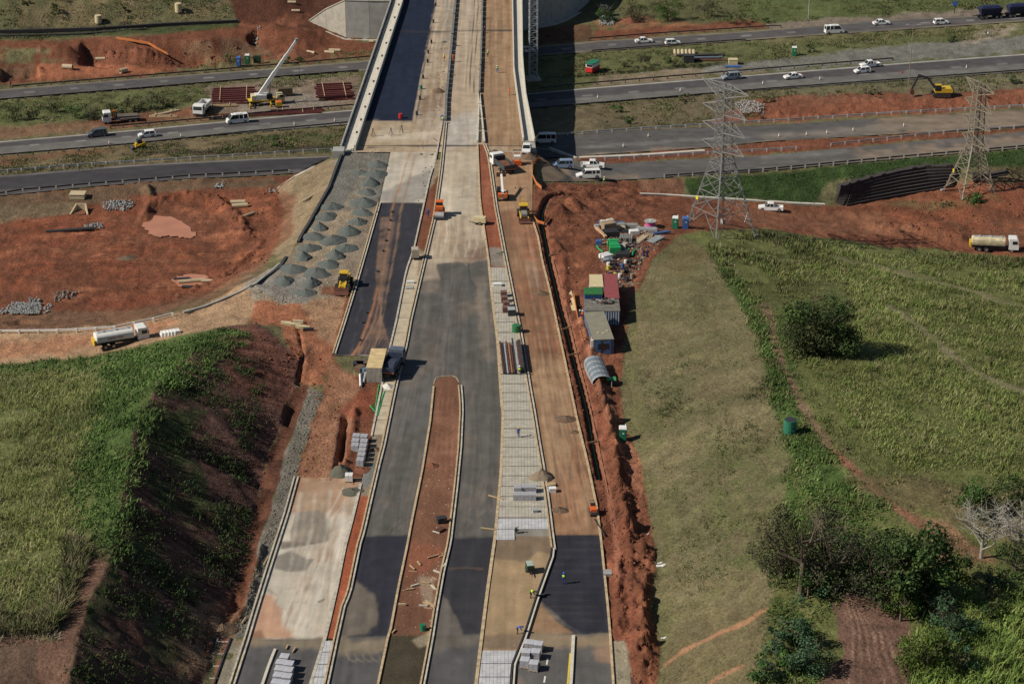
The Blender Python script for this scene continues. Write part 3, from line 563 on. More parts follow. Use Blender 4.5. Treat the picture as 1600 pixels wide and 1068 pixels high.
# left highway + right highway (one carriageway each, running under the bridge)
H1T=[(-260,244),(0,221),(200,204),(400,185),(557,171),(700,160),(825,146),(922,137),(1200,115),(1425,97),(1600,84),(1860,67)]
H1B=[(-260,264),(0,242),(200,225),(400,206),(550,194),(700,184),(827,170),(950,160),(1200,140),(1600,112),(1860,97)]
H2T=[(-260,160),(0,140),(200,124),(400,109),(582,94),(700,84),(837,74),(920,65),(1200,47),(1375,31),(1600,22),(1860,8)]
H2B=[(-260,176),(0,156),(200,140),(400,123),(579,110),(700,100),(840,88),(925,81),(1200,61),(1600,34),(1860,20)]
R1T=[(-260,293),(0,275),(200,258),(300,253),(400,248),(530,243),(640,240)]; R1B=[(-260,322),(0,306),(140,292),(298,279),(400,275),(470,270),(640,263)]
R2T=[(840,218),(865,215),(950,205),(1200,196),(1600,172),(1860,155)]; R2B=[(840,248),(902,244),(1112,230),(1200,221),(1450,207),(1600,198),(1860,180)]
R3T=[(845,262),(900,252),(950,256),(1200,243),(1600,206),(1860,180)]; R3B=[(845,284),(900,284),(1000,280),(1190,267),(1400,249),(1600,231),(1860,206)]
with Ops() as o1:
    poly([(-260,252),(0,231),(400,196),(557,183),(827,160),(1200,128),(1420,112),(1860,82),(1860,130),(-260,275)], (.15,.145,.135), 1.5, .8, warp=0)
    stroke([(x, linx(H1T, x) + 1.2) for x in range(-260, 1861, 60)], 1.6, (.42,.40,.36), .8, .9, warp=0)
    for x in range(-240, 1860, 72): stroke([(x, linx(H1T, x) * .52 + linx(H1B, x) * .48), (x + 12, linx(H1T, x + 12) * .52 + linx(H1B, x + 12) * .48)], 1.3, (.40,.39,.37), .8, .5, warp=0)
sheet_cols('highway', H1T, H1B, -260, 1860, (.078,.073,.076), o1, rows=1.6)
with Ops() as o2:
    stroke([(x, linx(H2T, x) + .8) for x in range(-260, 1861, 60)], 1.4, (.30,.25,.16), .8, .7, warp=0)
    stroke([(x, linx(H2B, x) - .8) for x in range(-260, 1861, 60)], 1.4, (.30,.25,.16), .8, .6, warp=0)
    for x in range(-240, 1860, 70): stroke([(x, linx(H2T, x) * .5 + linx(H2B, x) * .5), (x + 12, linx(H2T, x + 12) * .5 + linx(H2B, x + 12) * .5)], 1.3, (.40,.39,.37), .8, .6, warp=0)
sheet_cols('highway', H2T, H2B, -260, 1860, (.088,.083,.085), o2, rows=1.6)
with Ops() as o3:
    stroke([(x, linx(R1T, x) + 1) for x in range(-260, 601, 60)], 1.5, (.30,.27,.24), .8, .8, warp=0)
    poly([(-260,312),(0,298),(298,273),(470,265),(640,260),(640,266),(-260,330)], (.11,.10,.10), 3, .8, warp=1)
sheet_cols('slip_road', R1T, R1B, -260, 545, (.052,.05,.056), o3, rows=1.8, zmax=(-5.6, -7.8))
with Ops() as o4:
    poly([(1370,180),(1600,168),(1900,150),(1900,190),(1600,205),(1450,212),(1380,205)], (.20,.155,.115), 14, .95, warp=2)
    poly([(900,242),(1112,228),(1400,208),(1600,195),(1600,199),(1112,234),(890,250)], (.22,.17,.13), 2, .7); poly([(900,228),(1350,202),(1350,205),(900,233)], (.16,.155,.15), 3, .7, warp=1)
    poly([(1180,212),(1360,196),(1440,196),(1400,206),(1200,219)], (.20,.17,.14), 4, .6)
sheet_cols('slip_road', R2T, R2B, 842, 1860, (.092,.088,.086), o4, rows=1.8)
with Ops() as o5:
    poly([(1330,240),(1500,225),(1900,180),(1900,215),(1600,236),(1400,253),(1340,256)], (.21,.16,.12), 14, .95, warp=2); poly([(840,258),(900,252),(890,268),(870,292),(840,300)], (.26,.19,.13), 6, .8)
    poly([(1180,262),(1500,232),(1700,215),(1700,222),(1500,242),(1190,269)], (.16,.14,.12), 3, .6); poly([(890,276),(1000,272),(1000,282),(890,290)], (.22,.17,.13), 4, .6); poly([(1180,228),(1330,236),(1300,242),(1190,250)], (.17,.165,.16), 5, .6)
sheet_cols('slip_road', R3T, R3B, 846, 1860, (.10,.095,.092), o5, rows=1.8)
# ---- new road surfaces at formation level
with Ops() as d1:      # bridge deck
    poly([(600,-160),(692,-160),(680,0),(644,191),(583,189),(560,235),(540,240)], (.015,.021,.042), 1.2, 1, warp=.3)
    poly([(540,196),(584,189),(645,191),(660,240),(530,240)], (.42,.33,.23), 4, 1)
    poly([(757,-160),(820,-160),(822,110),(840,230),(757,230),(750,140)], (.27,.172,.10), 2, .97, warp=1)
    for k in range(9): stroke([(762+6*k,-50),(763+6*k,90),(765+6*k,235)], 2.2, (.33,.22,.13), 2.5, .4, warp=1)
    poly([(660,120),(696,100),(700,160),(660,170)], (.30,.22,.14), 8, .7); poly([(690,-20),(708,-20),(706,60),(692,75)], (.27,.25,.22), 5, .8); poly([(700,190),(745,170),(746,225),(690,232)], (.38,.36,.33), 6, .8)
    stroke([(733,145),(742,0),(745,-160)], 1.3, (.06,.05,.045), .8, .9, warp=0); stroke([(740,145),(747,15),(748,-160)], 1.3, (.08,.065,.05), .8, .9, warp=0); stroke([(727,145),(735,30)], .8, (.12,.1,.08), .8, .7, warp=0)
    poly([(648,200),(696,-20),(704,-20),(700,60),(690,190),(670,215)], (.27,.22,.17), 8, .8, mot=1.4)
    poly([(655,165),(680,130),(696,130),(690,170),(668,180)], (.20,.13,.085), 6, .7)
    lane_tracks([(655,-160),(600,240)],[(745,-160),(746,240)], -140, 235, 26, [(.30,.20,.12),(.50,.43,.34),(.24,.17,.11)], .45, 2.2, 6)
    lane_tracks([(757,-160),(757,240)],[(800,-160),(820,240)], -140, 235, 22, [(.34,.23,.14),(.19,.11,.065)], .5, 2.0, 7)
    poly([(620,-160),(692,-160),(680,0),(644,191),(583,189),(560,235),(540,240)], (.015,.021,.042), 1.2, 1, warp=.3); poly([(540,196),(584,190),(645,192),(660,240),(530,240)], (.35,.27,.18), 4, .9)
    for (y, xa, xb) in ((49, 622, 800), (228, 575, 757)): stroke([(xa, y + 2), ((xa + xb) / 2, y), (xb, y - 1)], 1.8, (.03,.03,.035), 1, .85, warp=0)
    stroke([(682,0),(676,30),(664,95),(650,194)], 1.6, (.07,.06,.05), .8, .9, warp=0)
    poly([(600,200),(640,205),(700,205),(640,222),(580,220)], (.50,.42,.32), 5, .6); stroke([(590,214),(640,216),(680,205),(696,190)], 5, (.50,.44,.36), 4, .6)
sheet_rows('bridge_deck', PLI, PRI, -150, 238, (.37,.295,.215), d1)
with Ops() as d2:      # left carriageway: concrete then fresh asphalt with muddy wheel tracks
    poly([(590,317),(664,318),(655,360),(606,556),(518,556),(556,440)], (.036,.036,.045), 1.2, 1, warp=.3); poly([(607,560),(600,575),(510,575),(518,556)], BRN, 3, 1)
    poly([(594,300),(676,262),(672,316),(590,316)], (.25,.235,.21), 4, .8); stroke([(590,318),(664,318)], 1.5, (.03,.03,.03), 1, .8, warp=0); poly([(600,237),(682,237),(680,250),(596,256)], (.35,.30,.23), 5, .6)
    stroke([(640,240),(625,290),(612,330),(606,380),(596,440),(586,500),(560,552)], 2.6, (.34,.18,.09), 2, .75, warp=.6); stroke([(650,240),(637,290),(626,330),(618,390),(604,460),(592,520),(580,553)], 2.4, (.30,.19,.11), 2, .65, warp=.6)
    for k in range(9): stroke([(616-2.5*k,340),(604-2*k,430),(592+.5*k,500),(556+7*k,553)], 2.0, (.28,.17,.11), 2, .42 + .06 * (k % 3), warp=.8)
    stroke([(574,420),(562,470),(549,553)], 3, (.07,.07,.08), 3, .6); stroke([(590,450),(575,505),(558,545),(550,556)], 3.4, (.36,.16,.08), 2, .8, warp=1)
    stroke([(622,318),(600,430),(572,556)], 14, (.09,.065,.06), 12, .35)
sheet_rows('road', [(p[0], p[1]) for p in LA] + [(520,560)], LB_L, 238, 556, (.46,.41,.34), d2)
with Ops() as d3:      # lower left carriageway: dirt, pale concrete, old asphalt
    poly([(400,740),(600,740),(600,800),(400,800)], (.29,.15,.085), 8, 1); poly([(470,740),(565,740),(555,785),(540,800),(450,800)], (.36,.24,.16), 10, .8)
    lane_tracks(LL, LB_L, 750, 990, 30, [(.33,.21,.14),(.58,.53,.45),(.30,.25,.19)], .5, 2.4, 8)
    poly([(463,800),(500,796),(514,815),(515,845),(490,850),(455,848),(455,830)], (.21,.185,.155), 3, .95, warp=1); poly([(438,845),(500,848),(520,842),(460,855),(438,857)], (.15,.13,.11), 2, .9, warp=1); poly([(430,868),(455,860),(478,872),(490,873),(478,892),(450,893),(428,888)], (.22,.20,.17), 2.5, .95, warp=1)
    poly([(530,788),(556,770),(555,800),(535,812)], (.33,.27,.21), 6, .7); poly([(410,930),(425,930),(436,955),(440,975),(462,985),(455,1000),(380,1000)], (.44,.25,.16), 8, .9, warp=2); poly([(386,988),(405,986),(412,1000),(380,1000)], (.20,.10,.065), 4, .8)
    for k in range(9): stroke([(468+12*k,770),(462+12*k,830),(448+12*k,900),(440+11*k,990)], 3, (.38,.31,.24) if k % 2 else (.60,.55,.47), 5, .4)
    stroke([(481,900),(468,950),(455,996)], 1.4, (.33,.29,.24), 1.2, .8, warp=.5); stroke([(505,935),(498,938)], 3, (.12,.1,.08), 2, .8); stroke([(418,921),(430,930)], 4, (.25,.23,.2), 2, .7)
    poly([(300,997),(520,997),(500,1180),(300,1180)], (.088,.086,.088), 1.2, 1, warp=.5); poly([(380,998),(510,998),(505,1012),(375,1012)], (.22,.18,.125), 8, .8)
    stroke([(424,1015),(415,1060),(400,1120)], 9, (.07,.068,.07), 6, .6)
sheet_rows('road', LL + [(470,720)], LB_L, 746, 1160, (.47,.425,.35), d3, dust=.3)
with Ops() as d4:      # centre: pale dusty slab, then asphalt
    MID=[(650,405),(655,415),(770,405),(800,640),(795,1180),(480,1180),(600,700),(640,500)]
    poly([(640,418),(653,417),(700,410),(733,408),(768,404),(800,640),(795,1180),(480,1180),(600,700)], (.100,.094,.086), 2, 1, warp=.6)
    poly([(668,350),(700,345),(765,398),(766,408),(655,412),(658,380)], (.36,.27,.19), 10, .8); poly([(700,390),(740,370),(762,375),(764,408),(730,410)], (.26,.20,.15), 6, .8); poly([(735,395),(760,385),(762,408),(736,409)], (.20,.13,.10), 3, .8)
    poly([(650,440),(680,440),(686,432),(680,458),(648,460)], (.16,.13,.11), 3, .8); poly([(655,412),(684,410),(686,438),(648,440)], (.33,.27,.20), 4, .8)
    poly([(740,440),(757,430),(764,500),(770,560),(752,560),(745,500)], (.20,.165,.13), 8, .7); stroke([(735,412),(734,440),(740,450)], 2, (.05,.05,.05), 1.5, .8)
    poly([(600,610),(640,560),(700,560),(672,660),(600,700)], (.13,.125,.12), 10, .6); poly([(690,440),(730,430),(732,520),(720,585),(690,585),(680,520)], (.085,.082,.082), 12, .6)
    for k in range(8): stroke([(655+14*k,440),(645+16*k,520),(640+18*k,580)], 4, (.135,.128,.12) if k % 2 else (.098,.094,.092), 5, .5)
    for k in range(4): stroke([(618+14*k,690),(600+15*k,770),(590+14*k,835)], 6, (.095,.093,.092) if k % 2 else (.13,.125,.12), 6, .5)
    for k in range(4): stroke([(735+14*k,650),(728+14*k,740),(718+15*k,840)], 6, (.095,.093,.092) if k % 2 else (.13,.127,.122), 6, .5)
    lane_tracks(LB_R, LE, 430, 835, 40, [(.13,.122,.112),(.072,.068,.064),(.17,.145,.115)], .42, 2.2, 9)
    lane_tracks(LB_R, LE, 250, 400, 18, [(.50,.43,.33),(.30,.24,.17)], .5, 2.4, 10)
    poly([(540,838),(645,836),(640,850),(606,993),(520,997)], (.028,.029,.042), 3, .95, warp=1.2); poly([(700,842),(774,838),(772,850),(752,990),(672,996)], (.034,.034,.042), 4, .95, warp=1.2)
    poly([(556,905),(575,920),(590,930),(594,955),(590,975),(570,992),(525,996),(545,927)], (.15,.125,.10), 5, .9, warp=2); poly([(560,950),(575,958),(566,980),(550,975)], (.10,.09,.085), 5, .6); stroke([(575,992),(592,980),(596,965)], 2, (.05,.05,.055), 2, .7)
    poly([(690,925),(705,945),(718,975),(725,993),(672,996),(680,955)], (.13,.115,.10), 4, .9, warp=1); stroke([(700,888),(730,886),(755,890)], 2, (.12,.08,.06), 2, .7)
    poly([(500,997),(610,997),(590,1180),(470,1180)], (.085,.083,.086), 1.5, 1, warp=.5); poly([(655,993),(760,993),(745,1180),(640,1180)], (.085,.084,.086), 1.5, 1, warp=.5); poly([(525,997),(606,997),(602,1018),(520,1022)], (.24,.195,.135), 8, .85)
    for k in range(5): stroke([(540+12*k,1015),(546+12*k,1030),(556+12*k,1034)], 1.6, (.26,.21,.15), 1.5, .6, warp=1)
    poly([(680,996),(752,993),(748,1010),(672,1018)], (.14,.12,.095), 8, .7); stroke([(750,240),(735,290),(720,330)], 10, (.34,.30,.25), 8, .6)
    poly([(690,290),(720,285),(735,330),(700,345),(685,335)], (.52,.45,.35), 10, .7); stroke([(712,310),(740,306),(752,318)], 3, (.24,.20,.16), 4, .6)
sheet_rows('road', LB_R, LE, 238, 1160, (.41,.345,.26), d4, step=2.2, colstep=2.2)
with Ops() as d5:
    poly([(600,992),(680,992),(660,1180),(560,1180)], (.06,.05,.033), 2, 1, warp=1); poly([(645,1000),(675,985),(672,1005),(655,1010)], (.30,.25,.17), 4, .8)
    poly([(640,850),(690,850),(690,880),(630,900)], (.26,.09,.05), 8, .6); poly([(655,900),(682,900),(678,950),(660,940)], (.33,.25,.18), 6, .7); poly([(680,640),(720,640),(716,720),(664,740)], (.26,.13,.08), 10, .6, mot=1)
    for k in range(4): stroke([(688+7*k,610),(684+8*k,660),(672+10*k,760)], 2, (.30,.14,.085), 3, .4)
sheet_rows('median', [(690,588),(679,597)] + LC[1:], [(707,588),(717,597)] + LD[1:], 589, 1160, (.165,.078,.048), d5, z=.045, matr=GROUND_M, rough=.4)
with Ops() as d6:      # strip between the two centre kerbs, left
    poly([(630,380),(700,240),(700,300),(665,395)], RED, 2, 1); poly([(600,420),(660,400),(640,500),(610,600),(575,690),(560,690)], (.44,.36,.26), 3, 1)
    poly([(560,682),(600,682),(590,730),(560,740)], (.22,.18,.13), 3, 1, warp=1); poly([(555,725),(600,725),(590,760),(560,760)], (.16,.17,.17), 4, .9); poly([(500,775),(590,775),(540,1000),(490,1000)], (.30,.085,.04), 3, 1, warp=.5)
sheet_rows('verge', LB_L, LB_R, 250, 997, (.25,.20,.14), d6, z=.038, matr=GROUND_M, rough=.5)
with Ops() as d7:
    poly([(740,388),(800,388),(800,418),(750,418)], (.21,.18,.15), 3, 1)
    stroke([(755,250),(766,320),(775,380)], 8, (.27,.10,.055), 5, .5)
sheet_rows('verge', LE, LF, 226, 418, (.235,.075,.042), d7, z=.038, matr=GROUND_M, rough=.5)
with Ops() as d8:      # dirt lane right
    poly([(795,330),(830,330),(842,380),(850,440),(835,440),(812,400),(800,370)], (.31,.15,.09), 6, .9); poly([(838,330),(826,360),(816,400),(838,410),(845,380)], (.33,.13,.075), 3, .8)
    poly([(810,430),(850,430),(878,540),(890,620),(870,600),(840,560),(820,500)], (.25,.095,.052), 9, .85, mot=1.2); poly([(835,560),(885,560),(915,720),(930,800),(900,830),(865,800),(845,690)], (.40,.27,.16), 10, .7)
    poly([(855,770),(900,690),(915,740),(905,820),(870,840)], (.36,.17,.09), 9, .6)
    for k in range(9): stroke([(790+4*k,340),(806+5*k,420),(830+6*k,540),(850+7*k,700),(868+7*k,830)], 2.2, (.30,.20,.125) if k % 2 else (.20,.105,.06), 3.5, .4, warp=1.5)
    poly([(822,408),(838,410),(848,455),(830,450)], (.24,.18,.14), 4, .7); poly([(760,236),(850,236),(850,330),(780,330)], (.38,.25,.145), 8, .6)
    lane_tracks(LF, LH, 250, 835, 46, [(.31,.21,.13),(.15,.075,.046),(.26,.12,.062),(.18,.11,.072)], .5, 2.2, 5, .09)
    poly([(850,835),(945,835),(960,960),(955,1180),(790,1180),(800,992),(840,940),(866,865)], (.028,.029,.04), 2.5, 1, warp=.8)
    poly([(842,938),(848,945),(868,968),(885,980),(903,990),(822,996),(826,980)], (.25,.155,.09), 3, 1, warp=1); stroke([(846,940),(868,962),(885,976),(905,988)], 5, (.13,.125,.115), 4, .7)
    for k in range(12): stroke([(862 - max(0, k-3)*2.6,848+11*k),(942+k,848+11*k)], 1.8, (.05,.047,.052), 2.5, .55, warp=1.2)
    poly([(790,990),(960,989),(965,1180),(790,1180)], (.105,.10,.098), 1.5, 1, warp=.5); poly([(822,990),(955,990),(958,1012),(815,1015)], (.26,.195,.125), 8, .9); poly([(925,1015),(952,1010),(954,1035),(930,1035)], (.25,.16,.115), 7, .8)
sheet_rows('dirt_lane', LF, LH, 238, 1160, (.215,.118,.068), d8, z=.034, rough=.3, dust=.55)
with Ops() as d9:
    pass
    poly([(770,838),(870,838),(868,870),(840,862),(820,880),(765,872)], (.17,.125,.085), 4, .9); poly([(750,992),(830,992),(815,1012),(748,1014)], (.17,.125,.09), 4, .8, mot=1.5); poly([(800,880),(835,880),(825,960),(790,990)], (.34,.24,.135), 12, .5)
sheet_rows('sand_bed', LE, LF, 838, 1016, (.305,.215,.125), d9, z=.05, rough=.35)
# ------------------------------------------------------------------ the ground itself
def build_ground():
    xs = np.concatenate([np.arange(-900, -250, 25), np.arange(-250, 1851, 2.6), np.arange(1860, 2500, 25)]); ys = np.concatenate([np.arange(-260, -130, 8), np.arange(-130, 1180, 2.2), np.arange(1185, 1700, 15)])
    px = np.tile(xs, len(ys)); py = np.repeat(ys, len(xs)); X, Y = XY(px, py, 0)
    H = hbase(X, Y) + extras(X, Y)
    qx, qy = PX(X, Y, H); C, A, (n1, n2, n3) = paint(qx, qy, X, Y)
    # the eroded cut faces carry furrows down the slope, cane ground and clods elsewhere
    amp = A * (.16 + .35 * np.clip(-H / 20, 0, .3)); H = H + amp * fbm(X * .9, Y * .7, 6, 4) + A * .5 * fbm(X * .17, Y * .15, 2, 3) * (np.abs(H) > .4)
    red = np.clip((C[:, 0] / (C[:, 1] + 1e-4) - 1.7) * 3, 0, 1) * A; rg = np.abs(fbm(X * .28, Y * .22, 7, 5)); rg2 = np.abs(fbm(X * .8, Y * .6, 3, 3)); H = H + red * (.55 * (.18 - rg) + .35 * (.15 - rg2)) * np.clip(np.abs(H) * .7 + .35, 0, 1)
    sl = inside(qx, qy, [(250,597),(345,512),(405,507),(470,545),(456,609),(438,660),(417,727),(404,765),(383,862),(352,960),(316,1068),(290,1180),(60,1180),(108,1068),(123,982),(169,879),(177,848),(190,766),(210,674)])
    fur = fbm(X * .10, Y * .85, 3, 4); fu2 = fbm(X * .35, Y * 1.6, 5, 3); H[sl] += (.8 * fur + .5 * fu2 + 1.2 * fbm(X * .16, Y * .16, 2, 4))[sl]; C[sl] *= (1 + .7 * fur + .9 * fu2)[sl][:, None]
    cl = red * np.clip((qx - 835) / 30, 0, 1) * np.clip((1060 - qx) / 30, 0, 1) * (qy > 290); H += cl * .5 * fbm(X * 1.5, Y * 1.1, 6, 3); C *= (1 + cl * 1.0 * fbm(X * .7, Y * .5, 2, 4))[:, None]
    low = np.zeros(px.shape, bool)
    for P in ROADS:
        x0 = min(p[0] for p in P); x1 = max(p[0] for p in P); y0 = min(p[1] for p in P); y1 = max(p[1] for p in P)
        m = np.nonzero((qx > x0) & (qx < x1) & (qy > y0) & (qy < y1))[0]
        if len(m): low[m] |= inside(qx[m], qy[m], P)
    H[low] = hbase(X[low], Y[low]) - .22
    rd = np.nonzero(~low & (np.abs(H) < 1.2))[0]
    near = np.zeros(len(rd))
    H[rd] = np.minimum(H[rd], H[rd])
    me = mesh_np('ground', np.stack([X, Y, H], 1), grid_faces(len(ys), len(xs))[:, ::-1], GROUND_M, True)
    # small scale colour life: streaks and patches of the same soil or grass
    v = 1 + .55 * n3 * A + .35 * n2 * A + .5 * fbm(X * 1.1, Y * .8, 4, 3) * A; C = np.clip(C * v[:, None], 0, 1)
    set_col(me, C, A); o = bpy.data.objects.new('ground', me); link(o, kind='structure'); return o
GROUND = build_ground()
me = mesh_np('terrain', [(-9000,-3000,-16),(9000,-3000,-16),(9000,14000,-16),(-9000,14000,-16)], [(0,1,2,3)], mat('far_grassland', (.11,.11,.05), .95, var=.4, scale=.02)); link(bpy.data.objects.new('terrain', me), kind='structure')
# ------------------------------------------------------------------ bridge, walls, kerbs, rails
def wl(line, y0, y1, z=0, step=14, off=0.0):
    """photo rows y0..y1 of a lane line as world points, shifted sideways by off metres"""
    ys = np.arange(y0, y1 + .01, step) if y1 - y0 > step else np.array([y0, y1])
    if ys[-1] < y1: ys = np.append(ys, y1)
    X, Y = XY(lin(line, ys), ys, z); P = np.stack([X, Y, np.full_like(X, z)], 1)
    if off:
        d = np.gradient(P, axis=0); d[:, 2] = 0; d /= np.linalg.norm(d, axis=1)[:, None]; P = P + np.stack([-d[:, 1], d[:, 0], d[:, 2] * 0], 1) * off
    return [Vector(p) for p in P]
def mixl(A, B, t): ys = sorted({p[1] for p in A} | {p[1] for p in B}); return [(float(lin(A, y)) * (1 - t) + float(lin(B, y)) * t, y) for y in ys]
def kerb(line, y0, y1, off=0, w=.3, h=.2, m=None, name='kerb', z=0, label=None, cat=None, kind='structure'):
    b = MB(); b.path(wl(line, y0, y1, 0, off=off), w, h + .05, z - .02); return b.build(name, m or conc, kind=kind, label=label, cat=cat)
# deck slab and bridge
bridge = thing('motorway_bridge', 'wide concrete bridge carrying the unfinished road over the motorway', 'bridge', (0, float(XY(0, 238)[1]), 0))
by0 = bridge.location
def inb(b, name, m, **k):
    for i in range(len(b.v)): v = b.v[i]; b.v[i] = (v[0] - by0[0], v[1] - by0[1], v[2])
    return b.build(name, m, bridge, **k)
b = MB(); ys = list(range(-150, 239, 20)); V = []
for y in ys:
    xl, yl = XY(lin(PLO, y), y); xr, yr = XY(lin(PRO, y), y); V += [(xl, yl, -.05), (xr, yr, -.05), (xr, yr, -1.9), (xl, yl, -1.9)]
F = []
for i in range(len(ys) - 1):
    for k in range(4): F.append((4*i+k, 4*i+(k+1) % 4, 4*i+4+(k+1) % 4, 4*i+4+k))
F += [(0,1,2,3), tuple(4*(len(ys)-1)+k for k in (3,2,1,0))]; b.add(V, F); inb(b, 'deck_slab', conc_d)
for (nm, t, w, z, h, m, A, B) in [('outer_wall', .06, .3, 0, 1.15, conc_d, PLO, PLI), ('cable_duct', .22, .35, 0, .5, conc_d, PLO, PLI), ('walkway', .47, 1.45, -.02, .35, conc_l, PLO, PLI), ('walkway_edge', .78, .5, 0, .55, conc_l, PLO, PLI), ('inner_barrier', .95, .42, 0, 1.3, conc_l, PLO, PLI),
                          ('inner_barrier', .05, .3, 0, 1.0, conc_l, PRI, PRO), ('walkway', .55, 2.1, -.02, .25, conc_l, PRI, PRO), ('outer_wall', .95, .28, 0, .8, conc_l, PRI, PRO)]:
    b = MB(); b.path(wl(mixl(A, B, t), -150, 236 if A is PLO else 222, 0, 20), w, h, z); inb(b, nm, m)
for k in range(11):
    y = 12 + k * 20; x = lin(mixl(PLO, PLI, .78), y); p = XY(x, y); b = MB(); b.box((p[0], p[1], .75), (.5, .35, .4)); inb(b, 'lamp_socket', dark)
for y in (49, 228):
    b = MB(); x0, Y0 = XY(lin(PLI, y) + 3, y); x1, _ = XY(lin(PRI, y) - 2, y); b.box(((x0 + x1) / 2, Y0, .045), (x1 - x0, .25, .02)); inb(b, 'expansion_joint', dark)
x0, ya = XY(533, 237); x1, yb = XY(838, 229)
b = MB(); b.path([(x0, ya + .7, -9), ((x0 + x1) / 2, ya + .9, -9), (x1, ya + 1.1, -9)], 1.4, 8.94); inb(b, 'abutment', conc_d)
b = MB(); b.box((x0 - .4, ya - 1.4, -.2), (2.4, 3.0, 2.6)); inb(b, 'end_block', conc_d)
# curved retaining wall beyond the motorway, built of panels
FW = [(483,36,-8.2),(510,48,-9.6),(541,61,-11),(578,62,-11),(615,62,-11),(655,61,-11),(700,60,-11),(745,57,-11),(790,51,-11),(836,43,-11),(862,38,-11),(885,31,-11),(905,19,-10.8),(920,7,-10.6),(930,-8,-10.4),(934,-28,-10),(934,-60,-9.5)]
fx, fy = XY(541, 61, -11)
fw = thing('retaining_wall', 'tall curved grey concrete panel wall holding the fill at the far end of the bridge', 'wall', (float(fx), float(fy), -11))
tops = [-7.6, -3.8, -.6] + [-.6] * 20
for i in range(len(FW) - 1):
    a, c = FW[i], FW[i + 1]; A = XY(*a); B_ = XY(*c); d = Vector((B_[0] - A[0], B_[1] - A[1], 0)); L = d.length; d.normalize(); q = Vector((-d.y, d.x, 0)) * .4
    g = d * .03; P = []
    for (p, zt) in ((A, tops[i]), (B_, tops[i + 1])):
        for zz_ in (-12, zt):
            for s in (0, 1): P.append(Vector((float(p[0]), float(p[1]), zz_)) + q * s - fw.location + (g if p is A else -g))
    b = MB(); b.add(P, [(0,4,6,2),(1,3,7,5),(2,6,7,3),(0,2,3,1),(4,5,7,6)]); b.build('wall_panel', mat('wall_concrete', (.33,.33,.31), .85, var=.16, scale=.6) if i > 1 else conc, fw)
    b = MB(); b.path([(P[2] + P[3]) / 2, (P[6] + P[7]) / 2], .7, .25); b.build('coping', conc_l, fw)
b = MB(); P = [Vector((float(XY(*p)[0]), float(XY(*p)[1]), p[2])) - fw.location for p in FW[1:]]; b.path([p + Vector((.0, -.6, 0)) for p in P], 1.4, .35, -.15); b.build('footing', conc, fw)
# kerbs of the new road
for (ln, y0, y1, offs) in [(LB_R, 192, 1160, (-.22, .24)), (LB_L, 192, 250, (0,)), (LB_L, 264, 682, (-.15,)), (LB_L, 757, 1160, (-.1,)), (LA, 318, 553, (-.22, .22)), (LL, 746, 1160, (-.28, .28)),
                     (LC, 605, 1160, (0,)), (LD, 603, 1160, (-.2, .26)), (LE, 226, 408, (0,)), (LE, 408, 1160, (0,)), (LF, 226, 860, (-.26, .2)), (LH, 342, 1160, (-.05,))]:
    for k, o in enumerate(offs):
        wide = (ln is LE and y0 > 300) or (ln is LB_L and y0 > 700)
        kerb(ln, y0, y1, o, .42 if wide else .22 if len(offs) > 1 else .3, .15 if wide else .22, mat('kerb_cream', (.43,.33,.205), .85, var=.3, scale=1.5) if (k == 0 or ln is LE) and ln is not LL and not (ln is LB_L) else mat('kerb_grey', (.42,.39,.33), .85, var=.3, scale=1.3))
kerb(LF, 858, 1160, -.3, .2, .35, dark); kerb(LF, 858, 1160, .05, .22, .3, conc_l)
X, Y = XY([p[0] for p in NOSE], [p[1] for p in NOSE]); b = MB(); b.path([(x, y, 0) for x, y in zip(X, Y)], 14e-2, .10, -.01); b.build('kerb', timber, kind='structure')
kerb([(896,994),(892,1068),(885,1160)], 994, 1160, 0, .42, .25, conc_l)
kerb([(430,1015),(420,1040),(405,1085),(380,1160)], 1015, 1160, 0, .35, .22, conc_l)
kerb([(361,997),(350,1025),(335,1068),(305,1160)], 997, 1160, 0, .2, .2, dark); kerb([(341,997),(318,1068),(290,1160)], 997, 1160, 0, .2, .15, conc)
with Ops() as dv: poly([(370,985),(400,985),(385,1010),(360,1010)], (.2,.13,.08), 5, .6)
sheet_rows('verge', [(361,997),(335,1068),(305,1160)], LL, 997, 1160, (.235,.21,.155), dv, z=.02, matr=GROUND_M, rough=.5)
sheet_rows('drain_channel', [(341,997),(318,1068),(290,1160)], [(359,997),(339,1068),(312,1160)], 997, 1160, (.20,.08,.05), dv, z=.02, matr=GROUND_M)
for k in range(8):
    y = 1003 + k * 19; p = XY(lin([(341,997),(290,1160)], y), y); q = XY(lin([(359,997),(312,1160)], y), y); b = MB(); b.path([(p[0], p[1], 0), (q[0], q[1], 0)], .15, .14, .0); b.build('channel_rib', conc, kind='structure')
with Ops() as dw: pass
sheet_rows('verge', [(957,1002),(962,1068),(968,1160)], [(980,1000),(986,1068),(990,1160)], 1001, 1160, (.27,.235,.165), dw, z=.03, matr=GROUND_M, rough=.4)
sheet_rows('drain_channel', [(980,1012),(986,1068),(992,1160)], [(996,1015),(1004,1068),(1010,1160)], 1012, 1160, (.13,.055,.04), dw, z=.02, matr=GROUND_M)
